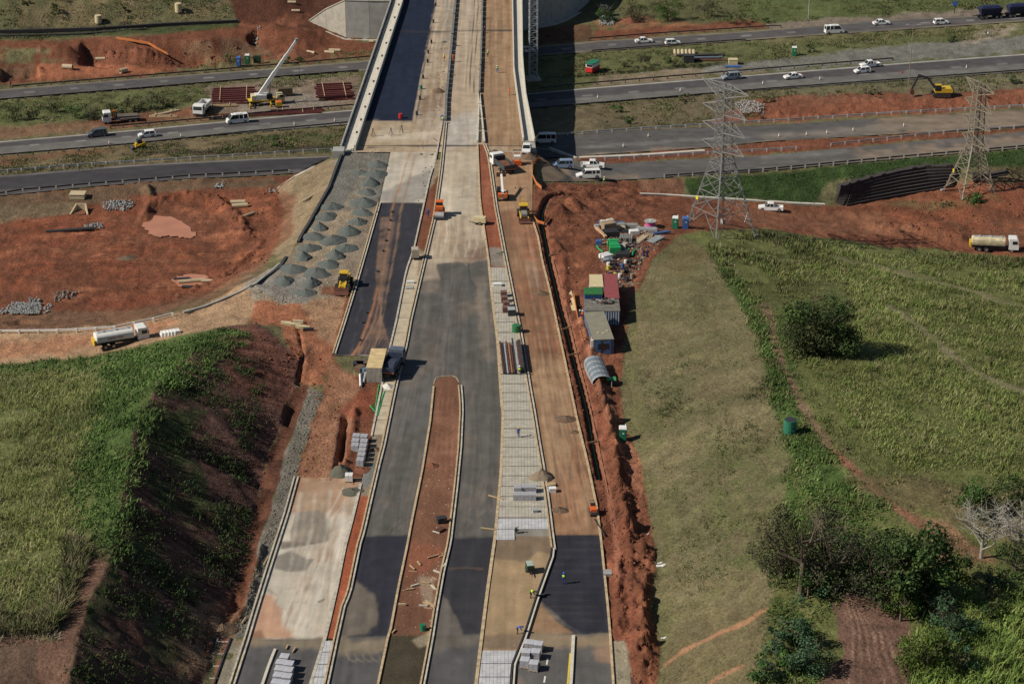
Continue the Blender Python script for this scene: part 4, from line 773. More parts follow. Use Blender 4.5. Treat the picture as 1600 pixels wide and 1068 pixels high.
# road markings
def mark(line, y0, y1, w, m):
    b = MB(); b.path(wl(line, y0, y1, 0, 12), w, .006, .052); return b.build('lane_marking', m, kind='structure')
ylw = mat('yellow_line_paint', (.55,.42,.03), .6, var=.15, scale=3); wht = mat('white_line_paint', (.62,.60,.55), .6, var=.15, scale=3)
mark([(381,1021),(366,1068),(336,1160)], 1021, 1160, .3, ylw); mark([(891,1020),(887,1068),(879,1160)], 1020, 1160, .22, ylw)
for (a, c, x) in [(1028,1038,855),(1056,1066,851),(1086,1096,847),(1116,1126,843)]: mark([(x + .8, a), (x - .8, c)], a, c, .22, wht)
# paved strips: every bay of block paving is a piece
PAV = bpy.data.materials.new('block_paving'); t, bs = nodes(PAV); N = t.nodes; L = t.links
tc = N.new('ShaderNodeTexCoord'); br = N.new('ShaderNodeTexBrick'); br.inputs['Scale'].default_value = 1.0; br.offset = 0; br.inputs['Brick Width'].default_value = .46; br.inputs['Row Height'].default_value = .46
br.inputs['Mortar Size'].default_value = .035; br.inputs['Color1'].default_value = (.58,.54,.45,1); br.inputs['Color2'].default_value = (.50,.47,.39,1); br.inputs['Mortar'].default_value = (.30,.28,.24,1)
L.new(tc.outputs['Object'], br.inputs['Vector']); nz = N.new('ShaderNodeTexNoise'); nz.inputs['Scale'].default_value = .9; L.new(tc.outputs['Object'], nz.inputs['Vector'])
mx = N.new('ShaderNodeMixRGB'); mx.blend_type = 'MULTIPLY'; mx.inputs[0].default_value = .5; L.new(br.outputs[0], mx.inputs[1]); L.new(nz.outputs[0], mx.inputs[2]); L.new(mx.outputs[0], bs.inputs['Base Color']); bs.inputs['Roughness'].default_value = .9
PAVW = PAV.copy(); PAVW.name = 'white_block_paving'; bn = [n for n in PAVW.node_tree.nodes if n.type == 'TEX_BRICK'][0]; bn.inputs['Color1'].default_value = (.66,.67,.68,1); bn.inputs['Color2'].default_value = (.58,.59,.62,1); bn.inputs['Mortar'].default_value = (.36,.36,.38,1)
def bays(rows, Lf, Rt, m, gap=1.4, z=.06, dl=0, dr=0, root=None):
    r = root or bpy.data.objects.new('paved_strip', None)
    if root is None: link(r, kind='structure')
    for i in range(len(rows) - 1):
        ya, yb = rows[i] + gap, rows[i + 1]; c = [XY(lin(Lf, ya) + 2 + dl, ya), XY(lin(Rt, ya) - 2 + dr, ya), XY(lin(Rt, yb) - 2 + dr, yb), XY(lin(Lf, yb) + 2 + dl, yb)]
        b = MB(); P = [Vector((float(p[0]), float(p[1]), z + .12)) for p in c] + [Vector((float(p[0]), float(p[1]), z - .1)) for p in c]
        b.add(P, [(3,2,1,0),(0,1,5,4),(1,2,6,5),(2,3,7,6),(3,0,4,7)]); b.build('paving_bay', m, r)
    return r
LFi = mixl(LF, LF, 0)
root = bays([418,440,458,474,489,504,520,536,553,570,585,600,614,628,642,656,670,684,699,714,729,744,760,776,792,809], LE, LF, PAV)
bays([809,826,843], LE, [(p[0] if p[1] < 826 else p[0], p[1]) for p in LF], PAVW, root=root) if False else None
bays([810,827], LE, LF, PAVW, root=root); bays([827,844], LE, [(800,700),(806,835),(806,900)], PAVW, root=root)
bays([1016,1037,1058,1080,1104,1130,1158], LE, mixl(LE, LF, .93), PAVW, dl=2)
bays([1001,1019,1038,1058,1080,1104,1130,1158], LB_L, LB_R, PAVW, dl=-1)
bays([430,452,474,497,520,543,566,590,612,634,656,680], LB_L, LB_R, mat('concrete_bay', (.42,.36,.26), .9, var=.18, scale=.7), gap=1.2, z=.01)
with Ops() as de: pass
sheet_rows('paving_bed', LE, LF, 418, 838, (.20,.19,.165), de, z=.062, rough=.2)
# precast barrier line along the middle of the deck
def barrier(line, y0, y1, n, w, h, label, m):
    P = wl(line, y0, y1, 0, (y1 - y0) / n); o = thing('concrete_barrier', label, 'barrier', P[0])
    for i in range(len(P) - 1):
        d = (P[i + 1] - P[i]) * .03; b = MB(); b.path([P[i] + d - P[0], P[i + 1] - d - P[0]], w, h, .02); b.build('barrier_block', m, o)
    return o
barrier(LB_R, -60, 190, 34, .55, .75, 'long row of dark precast barrier blocks down the middle of the bridge deck', mat('barrier_concrete', (.16,.16,.155), .8))
barrier([(755,-60),(754,0),(752,75),(749,147)], -60, 146, 26, .4, .7, 'row of dark precast barrier blocks beside the brown lane of the bridge deck', mat('barrier_concrete', (.16,.16,.155), .8))
barrier([(749,147),(746,224)], 147, 224, 4, .35, .6, 'left arm of the low concrete walls that fork at the end of the deck', conc_l)
barrier([(749,147),(757,225)], 147, 225, 4, .35, .6, 'right arm of the low concrete walls that fork at the end of the deck', conc_l)
# guard rails
post_me = {}
def guardrail(line, x0, x1, step, label, postm=None, beamm=None, h=.75, byrow=False):
    postm = postm or white; beamm = beamm or steel; xs = np.arange(x0, x1, step); ys = linx(line, xs); X, Y, Z = GG(xs, ys)
    P = [Vector((float(a), float(b_), float(c))) for a, b_, c in zip(X, Y, Z)]; o = thing('guardrail', label, 'guardrail', P[0])
    b = MB(); b.path([p - P[0] + Vector((0, 0, h - .28)) for p in P], .10, .32); b.build('rail_beam', beamm, o)
    k = (postm.name, h)
    if k not in post_me: post_me[k] = MB().box((0, 0, h / 2 - .1), (.26, .26, h + .25)).mesh('post', postm)
    for p in P: q = link(bpy.data.objects.new('post', post_me[k]), o); q.location = p - P[0] + Vector((0, -.12, 0))
    return o
rail_d = mat('weathered_rail', (.055,.052,.05), .8); post_d = mat('timber_post', (.09,.075,.06), .9); post_w = mat('pale_post', (.42,.41,.38), .7)
guardrail([(-150,283),(0,271),(150,259),(309,250),(400,244),(530,236)], -120, 530, 22, 'grey guardrail with pale posts on the far side of the left slip road', post_w)
guardrail([(-150,319),(0,305),(36,299),(140,290),(298,277),(375,273),(470,268)], -120, 470, 26, 'low guardrail with white posts between left slip road and red pit', post_w, rail_d, .6)
guardrail([(-150,260),(0,246),(200,229),(400,208),(550,194),(700,184)], -140, 560, 24, 'dark guardrail on the near side of the left motorway lanes', post_d, rail_d)
guardrail([(173,201),(350,186),(400,180),(556,167)], 173, 556, 20, 'dark guardrail between left motorway lanes and the steel yard', post_d, rail_d)
guardrail([(20,138),(400,107),(585,91)], 20, 585, 20, 'dark guardrail along the far edge of the far left carriageway', post_d, rail_d)
guardrail([(-150,171),(0,159),(400,126),(580,112)], -140, 570, 20, 'dark guardrail on the near edge of the far left carriageway', post_d, rail_d)
guardrail([(915,64),(1000,57),(1200,44),(1233,43)], 920, 1234, 20, 'dark guardrail beyond the two white cars right of the bridge', post_d, rail_d)
guardrail([(920,83),(1165,65)], 925, 1166, 20, 'dark guardrail on the near edge of the far right carriageway', post_d, rail_d)
guardrail([(845,141),(900,135),(1200,110),(1402,94)], 845, 1404, 22, 'dark guardrail on the far side of the right motorway lanes', post_d, rail_d)
guardrail([(827,173),(925,165),(1200,142),(1600,113),(1860,98)], 830, 1850, 23, 'dark guardrail on the near side of the right motorway lanes', post_d, rail_d)
guardrail([(862,214),(1000,204),(1200,192),(1400,179),(1600,168),(1860,150)], 864, 1850, 23, 'grey guardrail with pale posts below the excavator cutting', post_w)
guardrail([(945,251),(1200,237),(1247,234)], 945, 1248, 23, 'grey guardrail between the two right slip roads behind the left pylon', post_w)
guardrail([(1298,229),(1500,207),(1600,201),(1860,175)], 1298, 1850, 22, 'grey guardrail between the two right slip roads behind the right pylon', post_w)
guardrail([(1010,279),(1187,268),(1400,248),(1600,231),(1860,205)], 1038, 1850, 22, 'low guardrail with white posts above the green bank', post_w, rail_d, .6)
guardrail([(-150,521),(0,521),(100,520),(180,515),(250,500),(287,489)], -120, 290, 30, 'white guardrail along the dirt haul road beside the pit', white, white, .7)
b = MB(); X, Y, Z = GG([287,320,350,375,400,425,437], [489,480,468,457,444,424,413]); b.path([(x, y, z) for x, y, z in zip(X, Y, Z)], .4, .45, -.1); b.build('concrete_edging', conc_d, kind='structure')
b = MB(); X, Y, Z = GG([434,460,492], [295,277,260]); b.path([(x, y, z) for x, y, z in zip(X, Y, Z)], .4, .3, -.05); b.build('concrete_edging', conc, kind='structure')
for (ps, w, m) in [([(905,247),(1000,243),(1101,236)], .9, conc_l), ([(988,303),(1040,305),(1100,309),(1180,314),(1240,318),(1289,320)], .8, conc_l), ([(858,232),(880,240),(901,248)], .8, conc), ([(835,232),(860,236),(890,246)], .3, conc_d),
                    ([(1240,216),(1300,216)], .01, conc)][:4]:
    X, Y, Z = GG([p[0] for p in ps], [p[1] for p in ps]); b = MB(); b.path([(x, y, z) for x, y, z in zip(X, Y, Z)], w, .3, -.05); b.build('concrete_edging', m, kind='structure')
# dark rubble edging of the gravel platform
edge_m = mat('geotextile', (.05,.052,.055), .9, var=.3, scale=2)
X, Y, Z = GG([534,524,514,497,482,473,466], [242,268,295,325,352,366,380]); b = MB(); b.path([(x, y, z) for x, y, z in zip(X, Y, Z)], .5, .6, -.1); b.build('stone_edging', edge_m, kind='structure')
X, Y, Z = GG([447,437,420,402,392], [402,418,430,443,449]); b = MB(); b.path([(x, y, z) for x, y, z in zip(X, Y, Z)], .5, .4, -.1); b.build('stone_edging', edge_m, kind='structure')
# terraced block retaining wall under the green bank
wb = [(1306,316,-11.2),(1319,321,-11.6),(1350,315,-11.4),(1400,306,-11.2),(1450,298,-11),(1487,291,-10.8)]
wt = [(1310,290,-7.3),(1330,283,-6.9),(1360,274,-6.8),(1400,264,-6.65),(1442,257,-6.6),(1495,257,-6.6)]
B0 = [Vector((float(XY(*p)[0]), float(XY(*p)[1]), p[2])) for p in wb]; T0 = [Vector((float(XY(*p)[0]), float(XY(*p)[1]), p[2])) for p in wt]
gw = thing('block_retaining_wall', 'dark terraced block wall curving below the green bank', 'wall', B0[1]); blk = mat('dark_block', (.045,.038,.038), .9, var=.25, scale=2)
cnt = 0
for r_ in range(8):
    t0 = (r_ + .0) / 8
    for i in range(len(B0) - 1):
        nseg = 6
        for j in range(nseg):
            s0, s1 = j / nseg, (j + 1) / nseg
            a = B0[i].lerp(B0[i + 1], s0).lerp(T0[i].lerp(T0[i + 1], s0), t0); c = B0[i].lerp(B0[i + 1], s1).lerp(T0[i].lerp(T0[i + 1], s1), t0)
            d = (c - a).normalized(); q = Vector((d.y, -d.x, 0)); hh = .62
            b = MB(); b.path([a + d * .02 - B0[1] + q * (.2 + .04 * ((i * 5 + j * 3 + r_ * 7) % 3)), c - d * .02 - B0[1] + q * (.2 + .04 * ((i * 5 + j * 3 + r_ * 7) % 3))], 1.3, .66 + (.25 if r_ == 7 and (i * 3 + j) % 4 == 0 else 0), -.1); b.build('wall_block', blk, gw); cnt += 1
wb2 = [(1520,283,-9.0),(1545,284,-9.2),(1572,279,-8.8)]
b2 = MB(); B2 = [Vector((float(XY(*p)[0]), float(XY(*p)[1]), p[2])) for p in wb2]
w2 = thing('block_retaining_wall', 'short stub of dark block wall right of the far pylon', 'wall', B2[0])
for k in range(3):
    b = MB(); b.path([p - B2[0] + Vector((0, .35 * k, .55 * k)) for p in B2], 1.0, .52); b.build('wall_course', blk, w2)
for (ps, h_) in [([(-150,54),(0,52),(150,48),(260,41),(372,36)], .9), ([(-150,60),(0,57),(130,54),(230,46)], .4)]:
    X, Y, Z = GG([p[0] for p in ps], [p[1] for p in ps]); b = MB(); b.path([(x, y, z) for x, y, z in zip(X, Y, Z)], .7, h_, -.05); b.build('drain_wall', mat('dark_liner', (.03,.026,.028), .9), kind='structure')
# formwork boards and trench pipe
P = wl(TRENCH, 300, 747, 0, 12); pz = [p + Vector((0, 0, -1.25)) for p in P]
pipe = MB(); n = 8
for i in range(len(pz) - 1): pipe.cyl(pz[i] + Vector((.1, 0, 0)), pz[i + 1] + Vector((.1, 0, 0)), .17, n=n, cap=False)
pipe.build('drain_pipe', mat('green_pipe', (.02,.20,.09), .5), label='long green plastic pipe lying in the narrow trench', cat='pipe', smooth=True)
b = MB(); b.path([p + Vector((-.2, 0, 0)) for p in pz], .35, .35, -.1); b.build('trench_bedding', mat('dark_sheeting', (.02,.024,.024), .8), kind='structure')
kerb([(864,405),(873,440),(893,520),(925,650),(946,747),(964,847),(968,880)], 405, 880, 0, .12, .12, mat('formwork', (.26,.13,.075), .9), name='formwork_board', kind='structure')
for k, (a, c) in enumerate([((858,400),(880,396)), ((877,516),(896,510)), ((888,556),(903,553)), ((916,693),(937,690))]):
    p, q = G(*a, True), G(*c, True); b = MB(); b.bar((0, 0, .12), q - p + Vector((0, 0, .12)), .3, .06); b.build('timber_plank', timber, loc=p, label=['plank across the trench beside the orange net', 'plank bridging the trench left of the containers', 'plank bridging the trench left of the curved shelter', 'plank bridging the trench left of the green toilet'][k], cat='plank')
# lattice mast beside the bridge
def lattice(mbs, w0, w1, z0, z1, n, th, cross=True):
    lg, brc = mbs
    zs = [z0 + (z1 - z0) * i / n for i in range(n + 1)]
    C = lambda i, k: Vector((((w0 + (w1 - w0) * i / n) / 2) * (1, 1, -1, -1)[k], ((w0 + (w1 - w0) * i / n) / 2) * (1, -1, -1, 1)[k], zs[i]))
    for k in range(4):
        lg.bar(C(0, k), C(n, k), th * 1.7)
        for i in range(n):
            k2 = (k + 1) % 4; brc.bar(C(i, k), C(i + 1, k2), th)
            if cross: brc.bar(C(i, k2), C(i + 1, k), th)
            if i: brc.bar(C(i, k), C(i, k2), th)
p = G(833, 125, True)
o = thing('crane_mast', 'slim grey lattice mast standing close to the right side of the bridge', 'crane mast', p, R(8)); lg, bc = MB(), MB(); lattice((lg, bc), 1.9, 1.9, 0, 42, 24, .10, False); lg.build('mast_chord', steel, o); bc.build('lattice_bracing', steel, o)
b = MB(); b.box((0, 0, .3), (3.4, 3.4, .6)); b.build('base_block', conc, o)
# pylons
def pylon(base, rz, H, label, lv, armL, w0=10.0, ww=2.5, mt=None):
    o = thing('electricity_pylon', label, 'pylon', base, rz, 'steel lattice pylons beside the slip roads')
    m1 = mt or mat('pylon_steel', (.25,.25,.245), .55, .3); waist = lv[0] - .5; top = H
    for k in range(4):
        sx, sy = ((1, 1), (1, -1), (-1, -1), (-1, 1))[k]; b = MB(); b.bar((sx * w0 / 2, sy * w0 / 2, -1.2), (sx * ww / 2, sy * ww / 2, waist), .27); b.bar((sx * ww / 2, sy * ww / 2, waist), (sx * ww / 2 * .8, sy * ww / 2 * .8, top), .2); b.build('leg', m1, o)
        b = MB(); b.box((sx * w0 / 2, sy * w0 / 2, -.75), (.7, .7, 1.2)); b.build('footing', conc_d, o)
    def corner(k, z):
        f = w0 / 2 + (ww / 2 - w0 / 2) * min(1, z / waist) if z < waist else ww / 2 * (1 - .2 * (z - waist) / (top - waist)); s = ((1, 1), (1, -1), (-1, -1), (-1, 1))[k]; return Vector((s[0] * f, s[1] * f, z))
    lo = [0.3, waist * .30, waist * .53, waist * .72, waist * .87, waist]
    b = MB()
    for i in range(5):
        for k in range(4):
            k2 = (k + 1) % 4; a, c, d, e = corner(k, lo[i]), corner(k2, lo[i]), corner(k, lo[i + 1]), corner(k2, lo[i + 1]); mid = (d + e) / 2; low = (a + c) / 2
            b.bar(d, e, .11)
            if i == 0: b.bar(a, mid, .10); b.bar(c, mid, .10); b.bar(a.lerp(mid, .5), a.lerp(d, .5), .08); b.bar(c.lerp(mid, .5), c.lerp(e, .5), .08); b.bar(a.lerp(mid, .5), d, .08); b.bar(c.lerp(mid, .5), e, .08)
            else: b.bar(a, e, .085); b.bar(c, d, .085)
            if i in (1, 2): b.bar(a.lerp(e, .25), a.lerp(d, .5), .07); b.bar(c.lerp(d, .25), c.lerp(e, .5), .07)
    b.build('body_bracing', m1, o)
    b = MB(); nz_ = 9
    for i in range(nz_):
        za, zb = waist + (top - waist) * i / nz_, waist + (top - waist) * (i + 1) / nz_
        for k in range(4): k2 = (k + 1) % 4; b.bar(corner(k, za), corner(k2, zb), .07); b.bar(corner(k2, za), corner(k, zb), .07); b.bar(corner(k, zb), corner(k2, zb), .06)
    b.build('head_bracing', m1, o)
    for j, z in enumerate(lv):
        L_ = armL[j]
        for s in (1, -1):
            b = MB(); hz = min(2.0, top - z) if j < 3 else top - z + .0
            A_ = [corner(0 if s > 0 else 3, z), corner(1 if s > 0 else 2, z)]; U_ = [corner(0 if s > 0 else 3, z + hz), corner(1 if s > 0 else 2, z + hz)]; tip = Vector((s * L_, 0, z + (.2 if j < 3 else hz * .9)))
            for q in A_ + U_: b.bar(q, tip, .13)
            for f in (.3, .6):
                b.bar(A_[0].lerp(tip, f), A_[1].lerp(tip, f), .055); b.bar(A_[0].lerp(tip, f), U_[0].lerp(tip, f), .055); b.bar(A_[1].lerp(tip, f), U_[1].lerp(tip, f), .055); b.bar(A_[0].lerp(tip, f), A_[1].lerp(tip, f - .3), .055); b.bar(U_[0].lerp(tip, f), A_[0].lerp(tip, f - .3), .055); b.bar(U_[1].lerp(tip, f), A_[1].lerp(tip, f - .3), .055)
            b.build('crossarm', m1, o)
    b = MB(); b.box((-w0 * .28, -w0 * .36, waist * .42), (.7, .06, .7)); b.build('warning_plate', mat('plate_yellow', (.6,.5,.03), .6), o)
    return o
def zfor(base, py):
    lo, hi = 0, 60
    for _ in range(30):
        m_ = (lo + hi) / 2; y = PX(base.x, base.y, base.z + m_)[1]
        if y > py: lo = m_
        else: hi = m_
    return lo
pb = G(1124, 361, True); lv = [zfor(pb, y) for y in (233, 204, 176, 150)]
pylon(pb, R(-56), zfor(pb, 134), 'near steel lattice pylon standing on the edge of the cane field', lv, [6.3, 6.3, 6.5, 6.9])
pb2 = G(1516, 302, True); lv2 = [zfor(pb2, y) for y in (222, 194, 167, 146)]
pylon(pb2, R(-74), zfor(pb2, 132), 'far steel lattice pylon above the red earth behind a bush', lv2, [5.8, 6.0, 6.0, 6.3], 8.6, 2.4, mat('aged_steel', (.25,.22,.17), .6, .2))
# lamp posts and sign
for (x, y, yt, lab, two) in [(1420, 130, 40, 'tall thin street lamp standing near the yellow excavator', 1), (1263, 30, -70, 'pale street lamp on the grass at the top edge of the photo', 0), (45, 1, -60, 'x', 0)][:2]:
    p = G(x, y, True); h = zfor(p, yt); o = thing('street_lamp', lab, 'street lamp', p); b = MB(); b.cyl((0, 0, -.2), (0, 0, h), .13, .07, 8); b.build('pole', steel if two == 0 else mat('aged_steel', (.36,.32,.26), .6, .2), o)
    for s in (1, -1): b = MB(); b.bar((0, 0, h), (s * 1.1, 0, h + .2), .07); b.build('arm', steel, o); b = MB(); b.box((s * 1.4, 0, h + .22), (.8, .3, .14)); b.build('lamp_head', steel, o)
p = G(1491, 21, True); o = thing('road_sign', 'small blue road sign on a post beside the far right carriageway', 'road sign', p); MB().cyl((0, 0, -.2), (0, 0, 2.2), .12, n=8).build('post', dark, o); MB().box((0, 0, 2.7), (1.4, .1, 1.3)).build('sign_plate', blue_p, o)
# ------------------------------------------------------------------ vehicles (local x = forward)
silver = mat('silver_paint', (.30,.33,.38), .35, .3, var=.05); grey_c = mat('grey_paint', (.10,.11,.125), .35, .2, var=.05); bluec = mat('pale_blue_paint', (.22,.30,.42), .35, .2, var=.05)
lampw = mat('headlamp_lens', (.6,.6,.6), .2); lampr = mat('tail_lamp_lens', (.35,.02,.02), .3); navyp = mat('dark_navy_paint', (.018,.022,.06), .45); rustw = mat('stained_cream', (.50,.43,.28), .7, var=.35, scale=1.2)
wheel_c = {}
def wheel(o, x, y, r, w=.26):
    k = (round(r, 2), round(w, 2))
    if k not in wheel_c:
        wheel_c[k] = (MB().cyl((0, -w / 2, 0), (0, w / 2, 0), r, n=14).mesh('wheel', rubber), MB().cyl((0, -w / 2 - .01, 0), (0, w / 2 + .01, 0), r * .55, n=10).mesh('rim', rim_m))
    a = link(bpy.data.objects.new('wheel', wheel_c[k][0]), o); a.location = (x, y, r); link(bpy.data.objects.new('rim', wheel_c[k][1]), a)
def bx(o, name, c, d, m, **k): b = MB(); b.box(c, d, **k); return b.build(name, m, o)
def car(kind, paint):
    L, Wd, H = dict(sedan=(4.5, 1.76, 1.45), hatch=(3.9, 1.7, 1.5), suv=(4.6, 1.85, 1.75), pickup=(5.1, 1.8, 1.72), canopy=(5.1, 1.82, 1.85), minibus=(5.0, 1.9, 2.15))[kind]
    o = thing(kind if kind in ('sedan', 'minibus') else dict(hatch='hatchback', suv='estate_car', pickup='pickup_truck', canopy='pickup_truck')[kind], 'x', 'car'); h = L / 2; bel = H * .58; r = .33 if kind in ('sedan', 'hatch', 'minibus') else .38
    hood = dict(sedan=.26, hatch=.22, suv=.24, pickup=.26, canopy=.26, minibus=.08)[kind] * L; trunk = dict(sedan=.18, hatch=.01, suv=.01, pickup=.36, canopy=.01, minibus=.0)[kind] * L
    zb = .24
    if kind == 'minibus': prof = [(-h, zb), (h - .05, zb), (h, .6), (h - .1, 1.02), (h - .55, 1.15), (-h + .02, 1.15)]
    elif kind == 'pickup': prof = [(-h, zb + .1), (h - .08, zb), (h, .62), (h - .08, .86), (h - hood, 1.02), (-h + trunk, 1.02), (-h + trunk, .72), (-h + .08, .72), (-h + .08, 1.02), (-h, 1.02)]
    else: prof = [(-h, zb + .08), (-h + .15, zb), (h - .12, zb), (h, .5), (h - .06, .72), (h - hood, bel), (-h + trunk + .05, bel + .02), (-h + .04, bel - (.02 if trunk > .1 else 0)), (-h, .6)]
    b = MB(); b.prism(prof, -Wd / 2, Wd / 2, inset=lambda z: .05 if z > .7 else 0)
    if kind == 'pickup':
        for s in (1, -1): b.box((-h + trunk / 2, s * (Wd / 2 - .1), .87), (trunk, .09, .3))
    b.build('body', paint, o)
    z0_ = 1.13 if kind == 'minibus' else bel - .01
    if kind == 'pickup': z0_ = 1.0
    x1 = h - hood + .02; x0 = -h + trunk
    sl = dict(sedan=(.75, .6), hatch=(.7, .25), suv=(.7, .2), pickup=(.65, .12), canopy=(.65, .10), minibus=(.75, .12))[kind]
    if kind == 'minibus': x1 = h - .5 + .02
    gp = [(x0 + .03, z0_), (x1, z0_), (x1 - sl[0], H - .06), (x0 + sl[1], H - .06)]
    b = MB(); b.prism(gp, -Wd / 2 + .07, Wd / 2 - .07, inset=lambda z: .14 if z > z0_ + .1 else 0); b.build('windows', glass, o)
    rp = [(x0 + sl[1] - .08, H - .09), (x1 - sl[0] + .08, H - .09), (x1 - sl[0] - .06, H), (x0 + sl[1] + .06, H)]
    b = MB(); b.prism(rp, -Wd / 2 + .19, Wd / 2 - .19)
    if kind == 'minibus': b.box((-.3, 0, H + .06), (1.6, 1.0, .14))
    b.build('roof', paint, o)
    pil = MB(); xs = [(x0 + .05, x0 + sl[1], .12), ((x0 + x1) / 2 - .1, (x0 + x1) / 2 - .1, .1), (x1 - .03, x1 - sl[0], .09)]
    if kind in ('minibus', 'canopy', 'suv'): xs.append((x0 + (x1 - x0) * .25, x0 + (x1 - x0) * .27, .1))
    for (xa, xb, w) in xs:
        for s in (1, -1): pil.bar((xa, s * (Wd / 2 - .065), z0_), (xb, s * (Wd / 2 - .2), H - .06), w, w * .8)
    pil.build('window_pillars', paint, o)
    for s in (1, -1):
        bx(o, 'headlight', (h - .07, s * (Wd / 2 - .28), .66 if kind != 'minibus' else .8), (.16, .36, .16), lampw); bx(o, 'tail_light', (-h + .02, s * (Wd / 2 - .15), .85), (.08, .2, .2), lampr)
        for x in (h - .85, -h + .8): wheel(o, x, s * (Wd / 2 - .12), r)
    bx(o, 'bumper', (h + .0, 0, .38), (.14, Wd - .15, .2), dark if kind in ('pickup', 'canopy') else paint); bx(o, 'bumper', (-h, 0, .4), (.12, Wd - .15, .2), dark if kind in ('pickup', 'canopy') else paint)
    return o
def park(kind, paint, px, py, dpx, label, cat, grp='cars and vans on the roads', inv=False):
    p = G(px, py, True); dy = 0
    if dpx[0] == 'a': a = R(dpx[1])
    elif isinstance(dpx, tuple): a = heading(px, py, *dpx)
    else: a = heading(px, py, 40, 40 * dy)
    if inv: a += math.pi
    p.z += .07
    return inst((kind, paint.name), lambda: car(kind, paint), p, a, label, cat, grp)
for (k, m, x, y, d, inv, lab, cat) in [
    ('suv', grey_c, 152, 213, (40,-4), 1, 'dark grey estate car leftmost on the left motorway lanes', 'car'), ('hatch', white, 230, 214, (40,-4), 1, 'small white hatchback between the dark estate car and the white minibus', 'car'),
    ('minibus', white, 371, 192, (40,-4), 1, 'white minibus on the left motorway lanes just below the steel yard', 'van'), ('sedan', white, 1006, 67, (40,-2.5), 0, 'white saloon leading the small hatchback right of the bridge, farther left of the two', 'car'),
    ('hatch', white, 1051, 70, (40,-2.5), 0, 'white hatchback right behind the saloon near the yellow stacked pipes', 'car'), ('suv', silver, 1142, 124, (40,-4), 1, 'silver estate car on the motorway just above the near pylon', 'car'),
    ('sedan', white, 1239, 123, (40,-4), 1, 'lone white saloon on the motorway below the green toilet on the verge', 'car'), ('hatch', white, 1347, 114, (40,-4), 1, 'white car driving side by side with a pickup, nearer to the viewer', 'car'),
    ('pickup', white, 1359, 105, (40,-4), 1, 'white pickup overtaking beside a white car near the lamp post', 'pickup'), ('minibus', white, 1303, 52, (40,-2.6), 0, 'white minibus on the far right carriageway left of two white cars', 'van'),
    ('sedan', white, 1377, 39, (40,-2.6), 0, 'white saloon on the far carriageway just ahead of the minibus', 'car'), ('hatch', white, 1470, 38, (40,-2.6), 0, 'white hatchback on the far carriageway behind the dark blue road train', 'car'),
    ('hatch', white, 824, 82, (40,-2.5), 0, 'white car in the bridge shadow, half hidden by the lattice mast', 'car'), ('minibus', white, 851, 223, ('a',2), 1, 'white minibus parked in the shade against the end of the bridge', 'van'),
    ('suv', bluec, 879, 262, ('a',3), 1, 'pale blue estate car parked where the slip road meets the dirt', 'car'), ('pickup', white, 926, 262, ('a',-4), 0, 'white open pickup parked beside the pale blue car', 'pickup'),
    ('canopy', white, 919, 278, ('a',6), 1, 'white pickup with a canopy parked nearest the red spoil heaps', 'pickup'), ('pickup', white, 1204, 329, ('a',-6), 1, 'lone white pickup on the red earth right of the near pylon', 'pickup'),
    ('pickup', white, 823, 237, ('a',86), 1, 'white pickup facing the viewer at the right corner of the bridge end', 'pickup')]:
    park(k, m, x, y, d, lab, cat, 'cars and vans on the roads', inv)
def truck_base(o, L, axles, cabx, cabm=white, cabL=1.9, H=2.9):
    bx(o, 'chassis', (0, 0, .85), (L, .9, .3), dark)
    b = MB(); h = L / 2; b.prism([(h - cabL, .7), (h, .7), (h, 1.7), (h - .22, H - .1), (h - .4, H), (h - cabL, H)], -1.2, 1.2); b.build('cab', cabm, o)
    b = MB(); b.prism([(h - .02 + .03, 1.75), (h - .19 + .03, H - .35), (h - .22, H - .35), (h - .06, 1.75)], -1.05, 1.05); b.build('windscreen', glass, o)
    for s in (1, -1): bx(o, 'side_window', (h - cabL * .42, s * 1.21, 2.15), (cabL * .5, .03, .65), glass); bx(o, 'headlight', (h + .02, s * .9, .95), (.06, .35, .22), lampw); bx(o, 'mirror', (h - .1, s * 1.4, 2.1), (.1, .2, .5), dark)
    bx(o, 'bumper', (h + .03, 0, .72), (.15, 2.3, .35), dark)
    for x in axles:
        for s in (1, -1): wheel(o, x, s * 1.0, .5, .36 if x > L * .2 else .55)
def tanker(tank, cabm):
    def f():
        L = 9.2; o = thing('tanker_truck', 'x', 'truck'); truck_base(o, L, [3.3, -1.6, -3.0], 0, cabm)
        b = MB(); n = 16; xs = [(-4.5, .72), (-4.4, .95), (-4.3, 1), (1.9, 1), (2.0, .95), (2.1, .7)]; V = []
        for x, s in xs:
            for i in range(n): a = 2 * math.pi * i / n; V.append((x, 1.22 * s * math.copysign(abs(math.cos(a)) ** .7, math.cos(a)), 1.95 + .92 * s * math.copysign(abs(math.sin(a)) ** .7, math.sin(a))))
        F = [(j * n + i, j * n + (i + 1) % n, (j + 1) * n + (i + 1) % n, (j + 1) * n + i) for j in range(len(xs) - 1) for i in range(n)] + [tuple(range(n)), tuple(range(len(xs) * n - 1, (len(xs) - 1) * n - 1, -1))]
        b.add(V, F); b.build('tank', tank, o, smooth=False); bx(o, 'tank_walkway', (-1.2, 0, 2.9), (5.6, .5, .06), steel)
        for x in (-3, -.8, 1.3): b = MB(); b.cyl((x, 0, 2.85), (x, 0, 3.05), .3, n=10); b.build('hatch', steel, o)
        for s in (1, -1):
            b = MB(); b.bar((-4.3, s * 1.2, 1.35), (1.9, s * 1.2, 1.35), .1); b.build('side_rail', dark, o)
        bx(o, 'rear_frame', (-4.7, 0, 1.4), (.3, 2.2, 1.0), yel); return o
    return f
